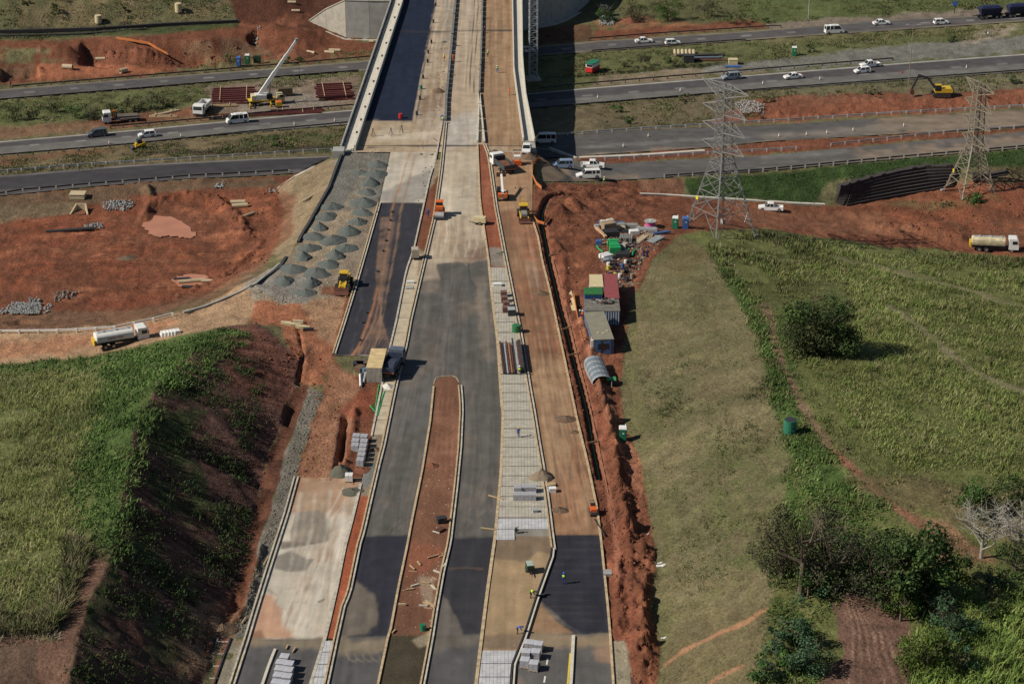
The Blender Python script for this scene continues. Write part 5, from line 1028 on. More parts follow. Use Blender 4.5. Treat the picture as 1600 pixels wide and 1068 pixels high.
p = G(190, 538, True); o = inst('tk1', tanker(mat('white_tank', (.66,.65,.62), .5, var=.1), white), p, R(24), 'white water tanker truck on the haul road next to the white sacks', 'truck')
if True:      # faded red marks on the side of the tank
    b = MB()
    for k in range(7): b.box((-2.3 + .34 * k + (.2 if k > 3 else 0), -1.232, 1.98), (.22, .02, .24))
    b.build('faded_marking', mat('faded_red_print', (.42,.10,.07), .6), o)
p = G(1553, 391, True); inst('tk2', tanker(rustw, white), p, heading(1553, 391, 40, 2), 'rust stained cream tanker truck at the right edge of the red earth', 'truck')
def sand_load(o, x0, x1, w, z, m): b = MB(); b.prism([(x0, z), (x1, z), (x1 - .5, z + .35), ((x0 + x1) / 2, z + .6), (x0 + .5, z + .3)], -w / 2, w / 2, inset=lambda q: .35 if q > z else 0); b.build('load', m, o)
def tipper(bodym, load=None, cabm=white):
    def f():
        L = 7.6; o = thing('tipper_truck', 'x', 'truck'); truck_base(o, L, [2.7, -1.2, -2.5], 0, cabm)
        for s in (1, -1): bx(o, 'tray_side', (-1.2, s * 1.15, 1.75), (5.0, .1, 1.1), bodym)
        bx(o, 'tray_front', (1.3, 0, 1.95), (.1, 2.4, 1.5), bodym); bx(o, 'tailgate', (-3.7, 0, 1.7), (.1, 2.4, 1.0), bodym); bx(o, 'tray_floor', (-1.2, 0, 1.2), (5.0, 2.3, .12), bodym)
        if load: sand_load(o, -3.6, 1.2, 2.2, 1.5, load)
        b = MB()
        for k in range(8): b.box((-3.77, -1.05 + .3 * k, 1.3), (.04, .18, .16))
        b.build('tail_reflectors', org, o); return o
    return f
p = G(785, 266, True); inst('tp1', tipper(mat('dark_tray', (.045,.05,.055), .7), soil_m), p + Vector((0,0,.05)), R(114), 'white cabbed tipper truck with dark body full of soil near the bridge end', 'truck')
p = G(317, 176, True); inst('tp2', tipper(white), p, R(-100), 'white tipper truck facing the viewer beside the red steel frames', 'truck')
p = G(614, 580, True); inst('tp3', tipper(mat('blue_tray', (.03,.045,.08), .6), mat('dark_load', (.03,.04,.07), .9), mat('slate_cab', (.10,.12,.16), .5)), p + Vector((0,0,.1)), R(78), 'truck with dark blue tray parked on the paved strip beside the tan container', 'truck')
def flatbed():
    o = thing('flatbed_truck', 'x', 'truck'); truck_base(o, 8.6, [3.2, -1.9, -3.2], 0); bx(o, 'bed', (-1.4, 0, 1.15), (5.4, 2.4, .18), conc_d); bx(o, 'headboard', (1.5, 0, 1.7), (.12, 2.3, 1.0), dark)
    b = MB(); b.bar((1.9, 0, 1.0), (1.9, 0, 2.9), .3); b.bar((1.9, 0, 2.9), (1.2, .3, 3.1), .22); b.build('loader_crane', org, o); b = MB(); b.prism([(-3.8, 1.24), (1.1, 1.24), (1.1, 1.75), (-3.8, 1.65)], -1.05, 1.05); b.build('load', mat('scrap_load', (.12,.10,.08), .9, var=.4, scale=4), o); return o
p = G(190, 191, True); inst('fb', flatbed, p, heading(190, 191, -40, 3), 'flatbed truck with white cab parked on the red verge left of the motorway bushes', 'truck')
def road_train():
    o = thing('side_tipper_trailer', 'x', 'trailer'); bx(o, 'chassis', (0, 0, .95), (7.4, .9, .35), dark)
    b = MB(); V = []
    for (x, w, z) in [(-2.7, .8, 1.3), (2.7, .8, 1.3), (3.2, 1.3, 3.0), (-3.2, 1.3, 3.0)]: V += [(x, -w, z), (x, w, z)]
    b.add(V, [(0,2,4,6), (7,5,3,1), (0,1,3,2), (2,3,5,4), (6,7,1,0)]); b.build('hopper', navyp, o); b = MB(); b.prism([(-3.2, 3.0), (3.2, 3.0), (2.2, 3.5), (-2.2, 3.5)], -1.3, 1.3, inset=lambda z: .7 if z > 3.2 else 0); b.build('tarpaulin', navyp, o)
    for k in range(5): bx(o, 'hopper_rib', (-2.4 + 1.2 * k, -1.15, 2.2), (.12, .12, 1.6), navyp)
    for x in (-2.6, -1.4, 1.6, 2.8):
        for s in (1, -1): wheel(o, x, s * 1.0, .5, .5)
    bx(o, 'drawbar', (-4.2, 0, .9), (1.4, .3, .2), dark); return o
for (x, y, lab) in ((1546, 29, 'dark blue side tipping trailer at the top right, the left one of two'), (1590, 26, 'dark blue side tipping trailer at the top right corner, the right one of two')):
    p = G(x, y, True); p.z += .07; inst('rt', road_train, p, heading(x, y, 40, -3), lab, 'trailer', 'dark blue road train trailers')
# ---- earthmoving machines
def tracks(o, L, w, gap, h=.8):
    for s in (1, -1):
        b = MB(); y0 = s * gap / 2 - w / 2; b.prism([(-L / 2 + .3, 0), (L / 2 - .3, 0), (L / 2, .35), (L / 2 - .2, h), (-L / 2 + .2, h), (-L / 2, .35)], y0, y0 + w); t = b.build('track', dark, o)
        b = MB()
        for k in range(5): b.cyl((-L / 2 + .5 + k * (L - 1) / 4, y0 - .02, .3), (-L / 2 + .5 + k * (L - 1) / 4, y0 + w + .02, .3), .2, n=8)
        b.build('track_roller', rust, t)
def excavator():
    o = thing('excavator', 'x', 'excavator'); tracks(o, 4.4, .6, 2.5, .95)
    b = MB(); b.prism([(-2.5, 1.15), (1.6, 1.15), (1.6, 1.6), (.2, 2.1), (-2.2, 2.2), (-2.6, 1.9)], -1.35, 1.35); b.build('engine_body', yel, o); bx(o, 'counterweight', (-2.5, 0, 1.6), (.6, 2.6, .9), dark)
    b = MB(); b.prism([(.2, 1.6), (1.7, 1.6), (1.6, 2.9), (.3, 3.0)], .3, 1.35); b.build('cab', glass, o); bx(o, 'cab_roof', (.95, .82, 3.02), (1.4, 1.1, .1), yel)
    b = MB(); b.bar((1.2, -.3, 1.6), (3.4, -.3, 4.4), .55, .4); b.bar((3.3, -.3, 4.35), (5.6, -.3, 5.0), .5, .38); b.build('boom', dark, o)
    b = MB(); b.bar((5.5, -.3, 5.2), (7.0, -.3, 1.6), .4, .32); b.build('dipper_arm', dark, o); b = MB(); b.prism([(6.6, 1.7), (7.3, 1.6), (7.5, .7), (6.9, .3), (6.3, .6), (6.5, 1.1)], -.85, .25); b.build('bucket', rust, o)
    b = MB(); b.bar((1.6, -.3, 2.0), (2.9, -.3, 3.3), .18); b.bar((3.6, -.3, 4.9), (5.4, -.3, 5.5), .16); b.build('hydraulic_ram', steel, o); return o
p = G(1470, 150, True); inst('ex', excavator, p, R(180), 'yellow excavator with raised dark boom working in the red cutting', 'excavator')
def backhoe():
    o = thing('backhoe_loader', 'x', 'digger'); bx(o, 'chassis', (0, 0, .95), (3.6, 1.1, .5), yel)
    b = MB(); b.prism([(.5, 1.1), (2.2, 1.1), (2.2, 1.6), (.5, 1.8)], -.55, .55); b.build('bonnet', mat('grey_bonnet', (.2,.2,.19), .6), o)
    b = MB(); b.prism([(-1.1, 1.2), (.6, 1.2), (.45, 2.6), (-1.0, 2.6)], -.8, .8, inset=lambda z: .08 if z > 2 else 0); b.build('cab', glass, o); bx(o, 'cab_roof', (-.3, 0, 2.68), (1.8, 1.7, .14), yel)
    for s in (1, -1): wheel(o, -1.1, s * .95, .75, .45); wheel(o, 1.7, s * .9, .5, .35); b = MB(); b.bar((.3, s * .75, 1.6), (2.9, s * .75, .8), .18, .22); b.build('loader_arm', yel, o)
    b = MB(); b.prism([(2.8, .25), (3.5, .2), (3.0, .55), (2.85, 1.1)], -1.15, 1.15); b.build('bucket', rust, o); b = MB(); b.bar((-1.8, .1, .9), (-2.3, .1, 3.0), .3); b.bar((-2.3, .1, 3.0), (-3.3, .1, 1.6), .26); b.build('backhoe_boom', yel, o)
    b = MB(); b.prism([(-3.1, 1.6), (-3.6, 1.5), (-3.5, .8), (-3.0, .9)], -.3, .5); b.build('backhoe_bucket', dark, o); return o
p = G(818, 341, True); inst('bh', backhoe, p + Vector((0,0,.04)), R(-86), 'yellow backhoe loader facing the viewer at the head of the trench', 'digger')
def loader():
    o = thing('wheel_loader', 'x', 'loader'); bx(o, 'frame', (0, 0, 1.1), (4.6, 1.2, .6), yel); b = MB(); b.prism([(-2.6, 1.1), (-.7, 1.1), (-.7, 2.1), (-2.5, 1.95)], -.85, .85); b.build('engine_cover', yel, o)
    b = MB(); b.prism([(-.8, 1.3), (.7, 1.3), (.55, 3.0), (-.75, 3.0)], -.75, .75, inset=lambda z: .07 if z > 2 else 0); b.build('cab', glass, o); bx(o, 'cab_roof', (-.1, 0, 3.08), (1.6, 1.6, .14), yel)
    for x in (-1.6, 1.6):
        for s in (1, -1): wheel(o, x, s * 1.05, .75, .5)
    for s in (1, -1): b = MB(); b.bar((1.0, s * .5, 1.7), (3.1, s * .5, .8), .22, .26); b.build('loader_arm', yel, o)
    b = MB(); b.prism([(3.0, .3), (3.9, .25), (3.3, .7), (3.1, 1.4)], -1.3, 1.3); b.build('bucket', rust, o); return o
p = G(538, 450, True); inst('wl', loader, p, R(-95), 'yellow wheel loader parked on the red patch at the foot of the gravel heaps', 'loader')
def skid():
    o = thing('skid_steer_loader', 'x', 'loader'); bx(o, 'body', (0, 0, .9), (2.4, 1.2, .9), yel); b = MB(); b.prism([(-.3, 1.3), (.8, 1.3), (.7, 2.1), (-.3, 2.1)], -.55, .55); b.build('cab', dark, o); bx(o, 'cab_roof', (.2, 0, 2.13), (1.2, 1.15, .08), dark)
    for x in (-.7, .7):
        for s in (1, -1): wheel(o, x, s * .8, .4, .3)
    b = MB(); b.prism([(1.7, .15), (2.4, .1), (2.0, .6), (1.7, .9)], -.9, .9); b.build('bucket', dark, o)
    for s in (1, -1): b = MB(); b.bar((-.9, s * .75, 1.5), (1.8, s * .75, .6), .16, .2); b.build('lift_arm', yel, o)
    return o
p = G(220, 232, True); inst('sk', skid, p, heading(220, 232, -40, 4), 'small yellow and black loader between left motorway and slip road', 'loader')
def tele(boom_up):
    def f():
        o = thing('telehandler', 'x', 'lift'); bx(o, 'frame', (0, 0, .9), (3.6, 1.3, .6), mat('off_white_machine', (.5,.5,.46), .5)); bx(o, 'rear_body', (-1.5, .5, 1.2), (1.0, .8, .7), org); bx(o, 'rear_body', (-1.5, -.6, 1.2), (1.0, .6, .7), org)
        b = MB(); b.prism([(-.5, 1.2), (.8, 1.2), (.6, 2.3), (-.5, 2.3)], .35, 1.1); b.build('cab', glass, o)
        for x in (-1.3, 1.3):
            for s in (1, -1): wheel(o, x, s * 1.0, .55, .35)
        b = MB(); e = (4.6, 0, 3.3) if boom_up else (3.0, 0, 1.0); b.bar((-1.5, 0, 1.7), e, .34, .4); b.build('boom', white, o)
        b = MB(); b.box((e[0] + .25, 0, e[2] - .1), (.12, 1.9, .9)); b.box((e[0] + .7, .5, e[2] - .5), (1.0, .1, .06)); b.box((e[0] + .7, -.5, e[2] - .5), (1.0, .1, .06)); b.build('fork_carriage', rust, o); return o
    return f
p = G(785, 310, True); inst('th1', tele(True), p + Vector((0,0,.04)), R(93), 'orange and white telehandler with its white boom raised towards the tipper', 'lift')
p = G(808, 260, True)
def fork():
    o = thing('site_hoist', 'x', 'lift'); bx(o, 'base', (0, 0, .6), (1.9, 1.8, .8), org); bx(o, 'bonnet', (.55, 0, 1.2), (.7, 1.4, .5), org)
    for s in (1, -1): b = MB(); b.bar((-.7, s * .75, .4), (-.9, s * .75, 3.2), .16); b.build('mast', white, o); wheel(o, .6, s * .85, .4, .3); wheel(o, -.6, s * .85, .4, .3)
    bx(o, 'crosshead', (-.9, 0, 3.15), (.2, 1.7, .16), dark); bx(o, 'carriage', (-.85, 0, 1.9), (.15, 1.5, .12), dark); bx(o, 'roof_guard', (.1, 0, 2.3), (1.2, 1.3, .08), white); return o
inst('fk', fork, p + Vector((0,0,.04)), R(-88), 'orange forklift with white mast right of the soil filled tipper', 'forklift')
def roller():
    o = thing('paver_machine', 'x', 'roller'); bx(o, 'body', (-.2, 0, 1.2), (2.4, 1.5, .9), org); bx(o, 'engine_cover', (.7, 0, 1.9), (.9, 1.3, .5), org); b = MB(); b.prism([(-1.1, 1.6), (.1, 1.6), (0, 2.7), (-1, 2.7)], -.65, .65); b.build('cab', glass, o); bx(o, 'canopy', (-.5, 0, 2.8), (1.5, 1.5, .1), org)
    b = MB(); b.cyl((1.6, -.85, .65), (1.6, .85, .65), .65, n=16); b.build('drum', steel, o); b = MB(); b.bar((1.6, .95, .65), (.6, .95, 1.2), .15); b.bar((1.6, -.95, .65), (.6, -.95, 1.2), .15); b.build('yoke', org, o)
    for s in (1, -1): wheel(o, -1.3, s * .75, .6, .4)
    bx(o, 'screed', (2.4, 0, .3), (.5, 2.3, .3), dark); return o
p = G(687, 337, True); inst('rl', roller, p + Vector((0,0,.04)), R(-90), 'orange roller on the centre kerb beside the pale dusty slab', 'roller')
def small_roller():
    o = thing('small_roller', 'x', 'roller'); bx(o, 'body', (0, 0, .8), (1.5, .9, .6), org); bx(o, 'control_panel', (-.5, 0, 1.3), (.3, .7, .4), dark); b = MB(); b.bar((-.7, .3, 1.0), (-1.5, .3, 1.4), .06); b.bar((-.7, -.3, 1.0), (-1.5, -.3, 1.4), .06); b.bar((-1.5, .3, 1.4), (-1.5, -.3, 1.4), .06); b.build('handle', dark, o)
    for x in (.55, -.55): b = MB(); b.cyl((x, -.5, .38), (x, .5, .38), .38, n=14); b.build('drum', dark, o)
    return o
p = G(927, 803, True); inst('sr', small_roller, p + Vector((0,0,.04)), R(-85), 'small orange walk behind roller against the right formwork kerb', 'roller')
# mobile crane
p = G(415, 163, True); o = thing('mobile_crane', 'white mobile crane with long boom raised over the steel yard', 'crane', p, R(14))
truck_base(o, 9.0, [3.2, 1.8, -2.0, -3.4], 0, tan_p, 1.7, 2.4); bx(o, 'deck', (-.8, 0, 1.25), (6.4, 2.5, .25), yel); b = MB(); b.prism([(-2.6, 1.4), (.6, 1.4), (.6, 2.5), (-2.4, 2.7)], -1.1, 1.1); b.build('superstructure', white, o); bx(o, 'counterweight', (-2.9, 0, 2.0), (.9, 2.4, 1.1), tan_p)
bx(o, 'operator_cab', (.9, -.9, 2.2), (1.4, .8, 1.2), glass); aim = Vector((float(XY(455, 70, 2.5)[0]), float(XY(455, 70, 2.5)[1]), 2.5))
tipx, tipy = XY(455, 69, 3.5); tipw = Vector((float(tipx), float(tipy), 3.5)); 
hh = 12.5; bw = Vector(p) + Vector((0, 0, 2.6)); sx_ = (455 - 402) / 6.4
tip = Vector((-1.0, 0, 2.4)) + Matrix.Rotation(-R(14), 3, 'Z') @ Vector((sx_ + .6, 1.5, 13.0)); bs_ = Vector((-1.4, 0, 2.4))
for (t0, t1, w) in ((0, .42, .85), (.40, .72, .68), (.70, 1.0, .5)): b = MB(); b.bar(bs_.lerp(tip, t0), bs_.lerp(tip, t1), w); b.build('boom_section', white, o)
b = MB(); b.bar((1.0, 0, 1.6), bs_.lerp(tip, .3), .3); b.build('lift_cylinder', steel, o); b = MB(); b.box(tip, (.7, .6, .7)); b.build('boom_head', steel, o); b = MB(); b.bar(tip + Vector((.3, 0, 0)), tip + Vector((.3, 0, -9)), .05); b.build('hoist_rope', dark, o); b = MB(); b.box(tip + Vector((.3, 0, -9.2)), (.4, .3, .6)); b.build('hook_block', dark, o)
for s in (1, -1):
    for x in (-3.9, 1.0): b = MB(); b.bar((x, s * 1.2, .9), (x, s * 2.6, .9), .22); b.box((x, s * 2.6, .45), (.5, .5, .9)); b.build('outrigger', yel, o)
def gen_plant(name, label, cat, px, py, rz, m, L=2.6, w=1.5, h=1.6, roof=None):
    p = G(px, py, True); o = thing(name, label, cat, p + Vector((0,0,.03)), rz); bx(o, 'housing', (0, 0, .45 + h / 2), (L, w, h), m); bx(o, 'lid', (0, 0, .5 + h), (L * .9, w * .9, .1), roof or m); bx(o, 'frame', (0, 0, .42), (L * 1.08, w * 1.05, .14), dark); bx(o, 'vent_grille', (L / 2 + .01, 0, .5 + h * .5), (.03, w * .7, h * .5), dark)
    for s in (1, -1): wheel(o, -.1, s * (w / 2), .33, .2)
    b = MB(); b.bar((L / 2, 0, .42), (L / 2 + 1.0, 0, .35), .1); b.build('drawbar', dark, o); return o
gen_plant('air_compressor', 'cream towed compressor on the kerb left of the brown dirt lane', 'compressor', 750, 350, R(170), tan_p, 2.4, 1.4, .9)
gen_plant('generator', 'brown skid mounted generator behind the mobile crane', 'generator', 446, 150, R(10), mat('brown_machine', (.10,.07,.04), .7), 3.4, 1.8, 1.5)
gen_plant('hoist_engine', 'yellow engine unit with orange frame in front of the mobile crane', 'machine', 436, 168, R(100), yel, 1.7, 1.4, 1.0, org)
gen_plant('concrete_mixer', 'small green site machine standing on the brown sand bed', 'site machine', 828, 893, R(-80), mat('dark_green_machine', (.02,.06,.03), .5), 1.5, 1.0, .8, mat('pale_green', (.35,.40,.36), .5))
gen_plant('lighting_plant', 'pale steel hopper machine beside the centre kerb above the paved strip', 'machine', 649, 404, R(95), mat('dusty_steel', (.38,.33,.26), .7), 1.8, 1.3, 1.5)
# red and white site kiosk by the bridge shadow
p = G(926, 112, True); o = thing('site_kiosk', 'red and white mobile kiosk with a green roof beside the bridge shadow', 'kiosk', p, R(60)); bx(o, 'lower_body', (0, 0, .9), (3.6, 2.1, 1.2), red_p); bx(o, 'upper_body', (0, 0, 1.95), (3.58, 2.08, .9), white); bx(o, 'roof', (0, 0, 2.5), (3.8, 2.3, .2), green_p); bx(o, 'counter_window', (-1.8, 0, 1.95), (.05, 1.5, .6), glass); wheel(o, 0, 1.05, .35, .2); wheel(o, 0, -1.05, .35, .2)
# ------------------------------------------------------------------ people
def figure(pose):
    J = {  # pelvis first: joint positions and radii
        'stand': [((0,0,.95),.15),((0,0,1.15),.15),((0,0,1.38),.17),((0,0,1.52),.065),((0.02,0,1.63),.10),((0.02,0,1.74),.085),((0,.10,.88),.10),((.03,.11,.50),.07),((0,.12,.09),.05),((.14,.12,.04),.045),((0,-.10,.88),.10),((-.03,-.11,.50),.07),((-.05,-.12,.09),.05),((.09,-.12,.04),.045),((0,.20,1.42),.06),((.02,.26,1.15),.048),((.12,.25,.92),.035),((.17,.24,.84),.04),((0,-.20,1.42),.06),((.05,-.27,1.15),.048),((.18,-.24,.95),.035),((.24,-.23,.88),.04)],
        'walk': [((0,0,.93),.15),((.02,0,1.13),.15),((.06,0,1.36),.17),((.09,0,1.50),.065),((.12,0,1.61),.10),((.12,0,1.72),.085),((0,.10,.87),.10),((.18,.11,.52),.07),((.30,.12,.10),.05),((.44,.12,.07),.045),((0,-.10,.87),.10),((-.05,-.11,.50),.07),((-.32,-.12,.16),.05),((-.22,-.12,.06),.045),((.05,.20,1.40),.06),((-.10,.26,1.15),.048),((-.02,.25,.93),.035),((.02,.24,.86),.04),((.05,-.20,1.40),.06),((.14,-.27,1.15),.048),((.36,-.24,1.05),.035),((.42,-.22,1.02),.04)],
        'bend': [((0,0,.90),.15),((.16,0,1.04),.15),((.38,0,1.12),.17),((.52,0,1.10),.065),((.63,0,1.08),.10),((.72,0,1.06),.085),((-.02,.10,.84),.10),((.10,.12,.48),.07),((-.02,.13,.09),.05),((.12,.13,.04),.045),((-.02,-.10,.84),.10),((.08,-.12,.48),.07),((-.06,-.13,.09),.05),((.08,-.13,.04),.045),((.40,.20,1.05),.06),((.46,.22,.80),.048),((.58,.16,.58),.035),((.62,.14,.50),.04),((.40,-.20,1.05),.06),((.48,-.22,.80),.048),((.62,-.16,.60),.035),((.66,-.14,.52),.04)],
        'crouch': [((0,0,.42),.16),((.08,0,.62),.15),((.20,0,.84),.17),((.30,0,.95),.065),((.37,0,1.03),.10),((.42,0,1.12),.085),((.05,.12,.38),.10),((.42,.16,.48),.07),((.22,.15,.09),.05),((.36,.15,.04),.045),((.05,-.12,.38),.10),((.40,-.16,.50),.07),((.20,-.15,.09),.05),((.34,-.15,.04),.045),((.22,.20,.84),.06),((.40,.22,.62),.048),((.58,.14,.42),.035),((.63,.12,.36),.04),((.22,-.20,.84),.06),((.42,-.22,.62),.048),((.60,-.14,.44),.035),((.65,-.12,.38),.04)]}[pose]
    E = [(0,1),(1,2),(2,3),(3,4),(4,5),(0,6),(6,7),(7,8),(8,9),(0,10),(10,11),(11,12),(12,13),(2,14),(14,15),(15,16),(16,17),(2,18),(18,19),(19,20),(20,21)]
    me = bpy.data.meshes.new('body'); me.from_pydata([j[0] for j in J], E, []); ob = bpy.data.objects.new('tmp_body', me); COL.objects.link(ob)
    md = ob.modifiers.new('skin', 'SKIN'); ob.modifiers.new('sub', 'SUBSURF').levels = 1
    sv_ = me.skin_vertices[0].data
    for i, j in enumerate(J): sv_[i].radius = (j[1], j[1])
    sv_[0].use_root = True
    dg = bpy.context.evaluated_depsgraph_get(); out = bpy.data.meshes.new_from_object(ob.evaluated_get(dg)); bpy.data.objects.remove(ob)
    head = Vector(J[4][0]); top = Vector(J[5][0]); pel = Vector(J[0][0]); sh = Vector(J[2][0]); return out, J, head, top, pel, sh
FIG = {}
def person(px, py, rz, label, pose='stand', shirt=navy, trousers=navy, vest=None, hat=white, tool=None, base=True):
    k = (pose, shirt.name, trousers.name)
    if k not in FIG:
        me, J, head, top, pel, sh = figure(pose); me.materials.clear()
        for m in (shirt, trousers, skin, rubber): me.materials.append(m)
        jp = [Vector(j[0]) for j in J]
        for f in me.polygons:
            c = Vector(f.center); d = [(c - q).length for q in jp]; i = int(np.argmin(d)); f.material_index = 2 if i in (4, 5, 17, 21) or (i == 3 and c.z > jp[3].z) else 3 if i in (8, 9, 12, 13) and c.z < .14 else 1 if i in (0, 6, 7, 8, 10, 11, 12) else 0
            f.use_smooth = True
        FIG[k] = (me, jp)
    me, jp = FIG[k]; p = G(px, py, base); p.z += .04
    o = thing('person', label, 'person', p, rz, 'workers on the site'); link(bpy.data.objects.new('body', me), o)
    hd = jp[4]; up = (jp[5] - jp[4]).normalized(); b = MB(); b.cyl(hd + up * .05, hd + up * .14, .145, .13, 10, False); b.cyl(hd + up * .14, hd + up * .19, .13, .06, 10); b.cyl(hd + up * .045, hd + up * .06, .18, .16, 10); b.build('hard_hat', hat, o)
    # a small face: nose and eyes in front of the head
    f = Vector((1, 0, 0)) if pose in ('stand', 'walk') else Vector((.6, 0, -.8)).normalized(); b = MB(); b.box(hd + f * .10, (.04, .03, .04)); b.build('nose', skin, o); b = MB(); b.box(hd + f * .085 + Vector((0, .035, .03)), (.02, .02, .015)); b.box(hd + f * .085 + Vector((0, -.035, .03)), (.02, .02, .015)); b.build('eyes', dark, o)
    if vest:
        a = jp[1] * .75 + jp[0] * .25; c = jp[2] * 1.05 - jp[1] * .05; b = MB(); d = (c - a); b.cyl(a, a.lerp(c, .6), .20, .235, 10, False); b.cyl(a.lerp(c, .6), c + d * .12, .235, .14, 10, False); b.build('hi_vis_vest', vest, o, smooth=True)
    if tool: b = MB(); h = jp[17]; b.bar(h + Vector((-.3, 0, .5)), h + Vector((.35, 0, -h.z + .05)), .045); b.build('shovel_handle', timber, o)
    return o
blueh = mat('blue_helmet', (.03,.12,.55), .4); yelh = mat('yellow_helmet', (.7,.5,.04), .4); orgc = mat('orange_overall', (.75,.16,.03), .8); blk_c = mat('dark_cloth', (.03,.03,.035), .9); greyc = mat('grey_cloth', (.15,.15,.14), .9)
for a in [
    (810, 684, 80, 'worker in blue overalls and yellow helmet walking on the pale paved strip', 'walk', navy, navy, None, yelh), (881, 912, 85, 'worker in lime vest and blue helmet standing on the black sheeting', 'stand', navy, navy, lime, blueh, 1),
    (829, 934, -10, 'worker in lime vest bending beside the plank on the sand bed', 'bend', blk_c, blk_c, lime, blueh), (808, 990, 0, 'worker in blue bending at the bottom corner of the sand bed', 'bend', mat('bright_blue_cloth', (.05,.13,.45), .8), blk_c, None, blueh),
    (804, 833, 0, 'worker in dark clothes crouching at the edge of the white paving', 'crouch', blk_c, blk_c, None, mat('cream_helmet', (.5,.45,.3), .5)), (812, 587, 90, 'worker in lime vest at the lower end of the long rusty beams', 'stand', greyc, blk_c, lime, white),
    (906, 499, 60, 'worker in dark clothes and white helmet, left of the pair by the orange net', 'stand', blk_c, navy, None, white), (910, 500, 120, 'worker in orange, right of the pair by the orange net', 'stand', orgc, navy, hvor, white),
    (944, 289, -90, 'worker in lime vest standing below the pickup with canopy', 'stand', greyc, greyc, lime, white), (694, 96, -90, 'worker in lime vest left of the deck barrier, beside one in orange', 'stand', orgc, orgc, lime, white),
    (708, 97, 180, 'worker in orange overalls standing on the deck barrier line', 'stand', orgc, orgc, None, hvor), (762, 90, -90, 'worker in lime vest on the brown lane of the bridge, upper of two', 'stand', blk_c, blk_c, lime, white),
    (777, 114, -90, 'worker in lime vest and blue trousers on the brown lane of the bridge', 'walk', navy, mat('bright_blue_cloth', (.05,.13,.45), .8), lime, white), (795, 149, 200, 'worker in orange close to the right parapet of the bridge', 'stand', orgc, orgc, None, hvor),
    (689, 188, 20, 'worker in blue bending at the lower end of the deck barrier', 'bend', mat('bright_blue_cloth', (.05,.13,.45), .8), navy, None, white), (693, 193, 150, 'worker in lime vest bending at the lower end of the deck barrier', 'bend', greyc, navy, lime, white),
    (669, 341, 90, 'worker in blue standing in the red strip beside the orange roller', 'stand', navy, navy, None, blueh), (1540, 58, 0, 'person in dark clothes walking on the grass strip at the right', 'walk', blk_c, blk_c, None, blk_c),
    (1543, 59, 10, 'person in pale shirt walking on the grass strip at the right', 'walk', mat('pale_cloth', (.5,.5,.52), .8), blk_c, None, greyc), (164, 194, 180, 'worker in orange trousers standing at the front of the flatbed truck', 'stand', orgc, orgc, None, mat('green_helmet', (.05,.3,.2), .5)),
    (17, 136, 0, 'person in brown standing beside the far left carriageway', 'stand', mat('brown_cloth', (.08,.05,.03), .9), blk_c, None, blk_c), (1499, 62, 0, 'x', 'stand', blk_c, blk_c, None, blk_c)][:21]:
    person(a[0], a[1], R(a[2]), a[3], a[4], a[5], a[6], a[7], a[8], a[9] if len(a) > 9 else None)
# ------------------------------------------------------------------ vegetation
LEAF = bpy.data.materials.new('foliage'); t, bs = nodes(LEAF); at = t.nodes.new('ShaderNodeAttribute'); at.attribute_name = 'albedo'
t.links.new(at.outputs['Color'], bs.inputs['Base Color']); bs.inputs['Roughness'].default_value = .75; bs.inputs['Specular IOR Level'].default_value = .15
bs.inputs['Transmission Weight'].default_value = 0
def in_any(px, py, polys):
    m = np.zeros(px.shape, bool)
    for P in polys: m |= inside(px, py, P)
    return m
def near_line(px, py, lines):
    m = np.zeros(px.shape, bool)
    for P, w in lines: m |= seg_dist(px, py, P, False) < w
    return m
def scatter(polys, dens, excl=(), excl_lines=(), clump=0, seed=1, flat=False):
    g = np.random.default_rng(seed); xs = []; ys = []
    for P in polys:
        X, Y, Z = GG([p[0] for p in P], [p[1] for p in P])
        if flat: X, Y = XY([p[0] for p in P], [p[1] for p in P], 0)
        x0, x1, y0, y1 = X.min(), X.max(), Y.min(), Y.max()
        n = int((x1 - x0) * (y1 - y0) * dens); x = g.uniform(x0, x1, n); y = g.uniform(y0, y1, n); xs.append(x); ys.append(y)
        h = hbase(x, y) * (0 if flat else 1); px, py = PX(x, y, h); m = inside(px + 14 * fbm(x * .1, y * .1, 1), py + 10 * fbm(x * .1, y * .1, 3), P)
        if excl: m &= ~in_any(px, py, excl)
        if excl_lines: m &= ~near_line(px, py, excl_lines)
        if clump: m &= (fbm(x * .16, y * .13, 6, 4) * 2 + .5 + g.normal(0, .16, n)) > clump
        xs[-1] = x[m]; ys[-1] = y[m]
    return np.concatenate(xs), np.concatenate(ys)
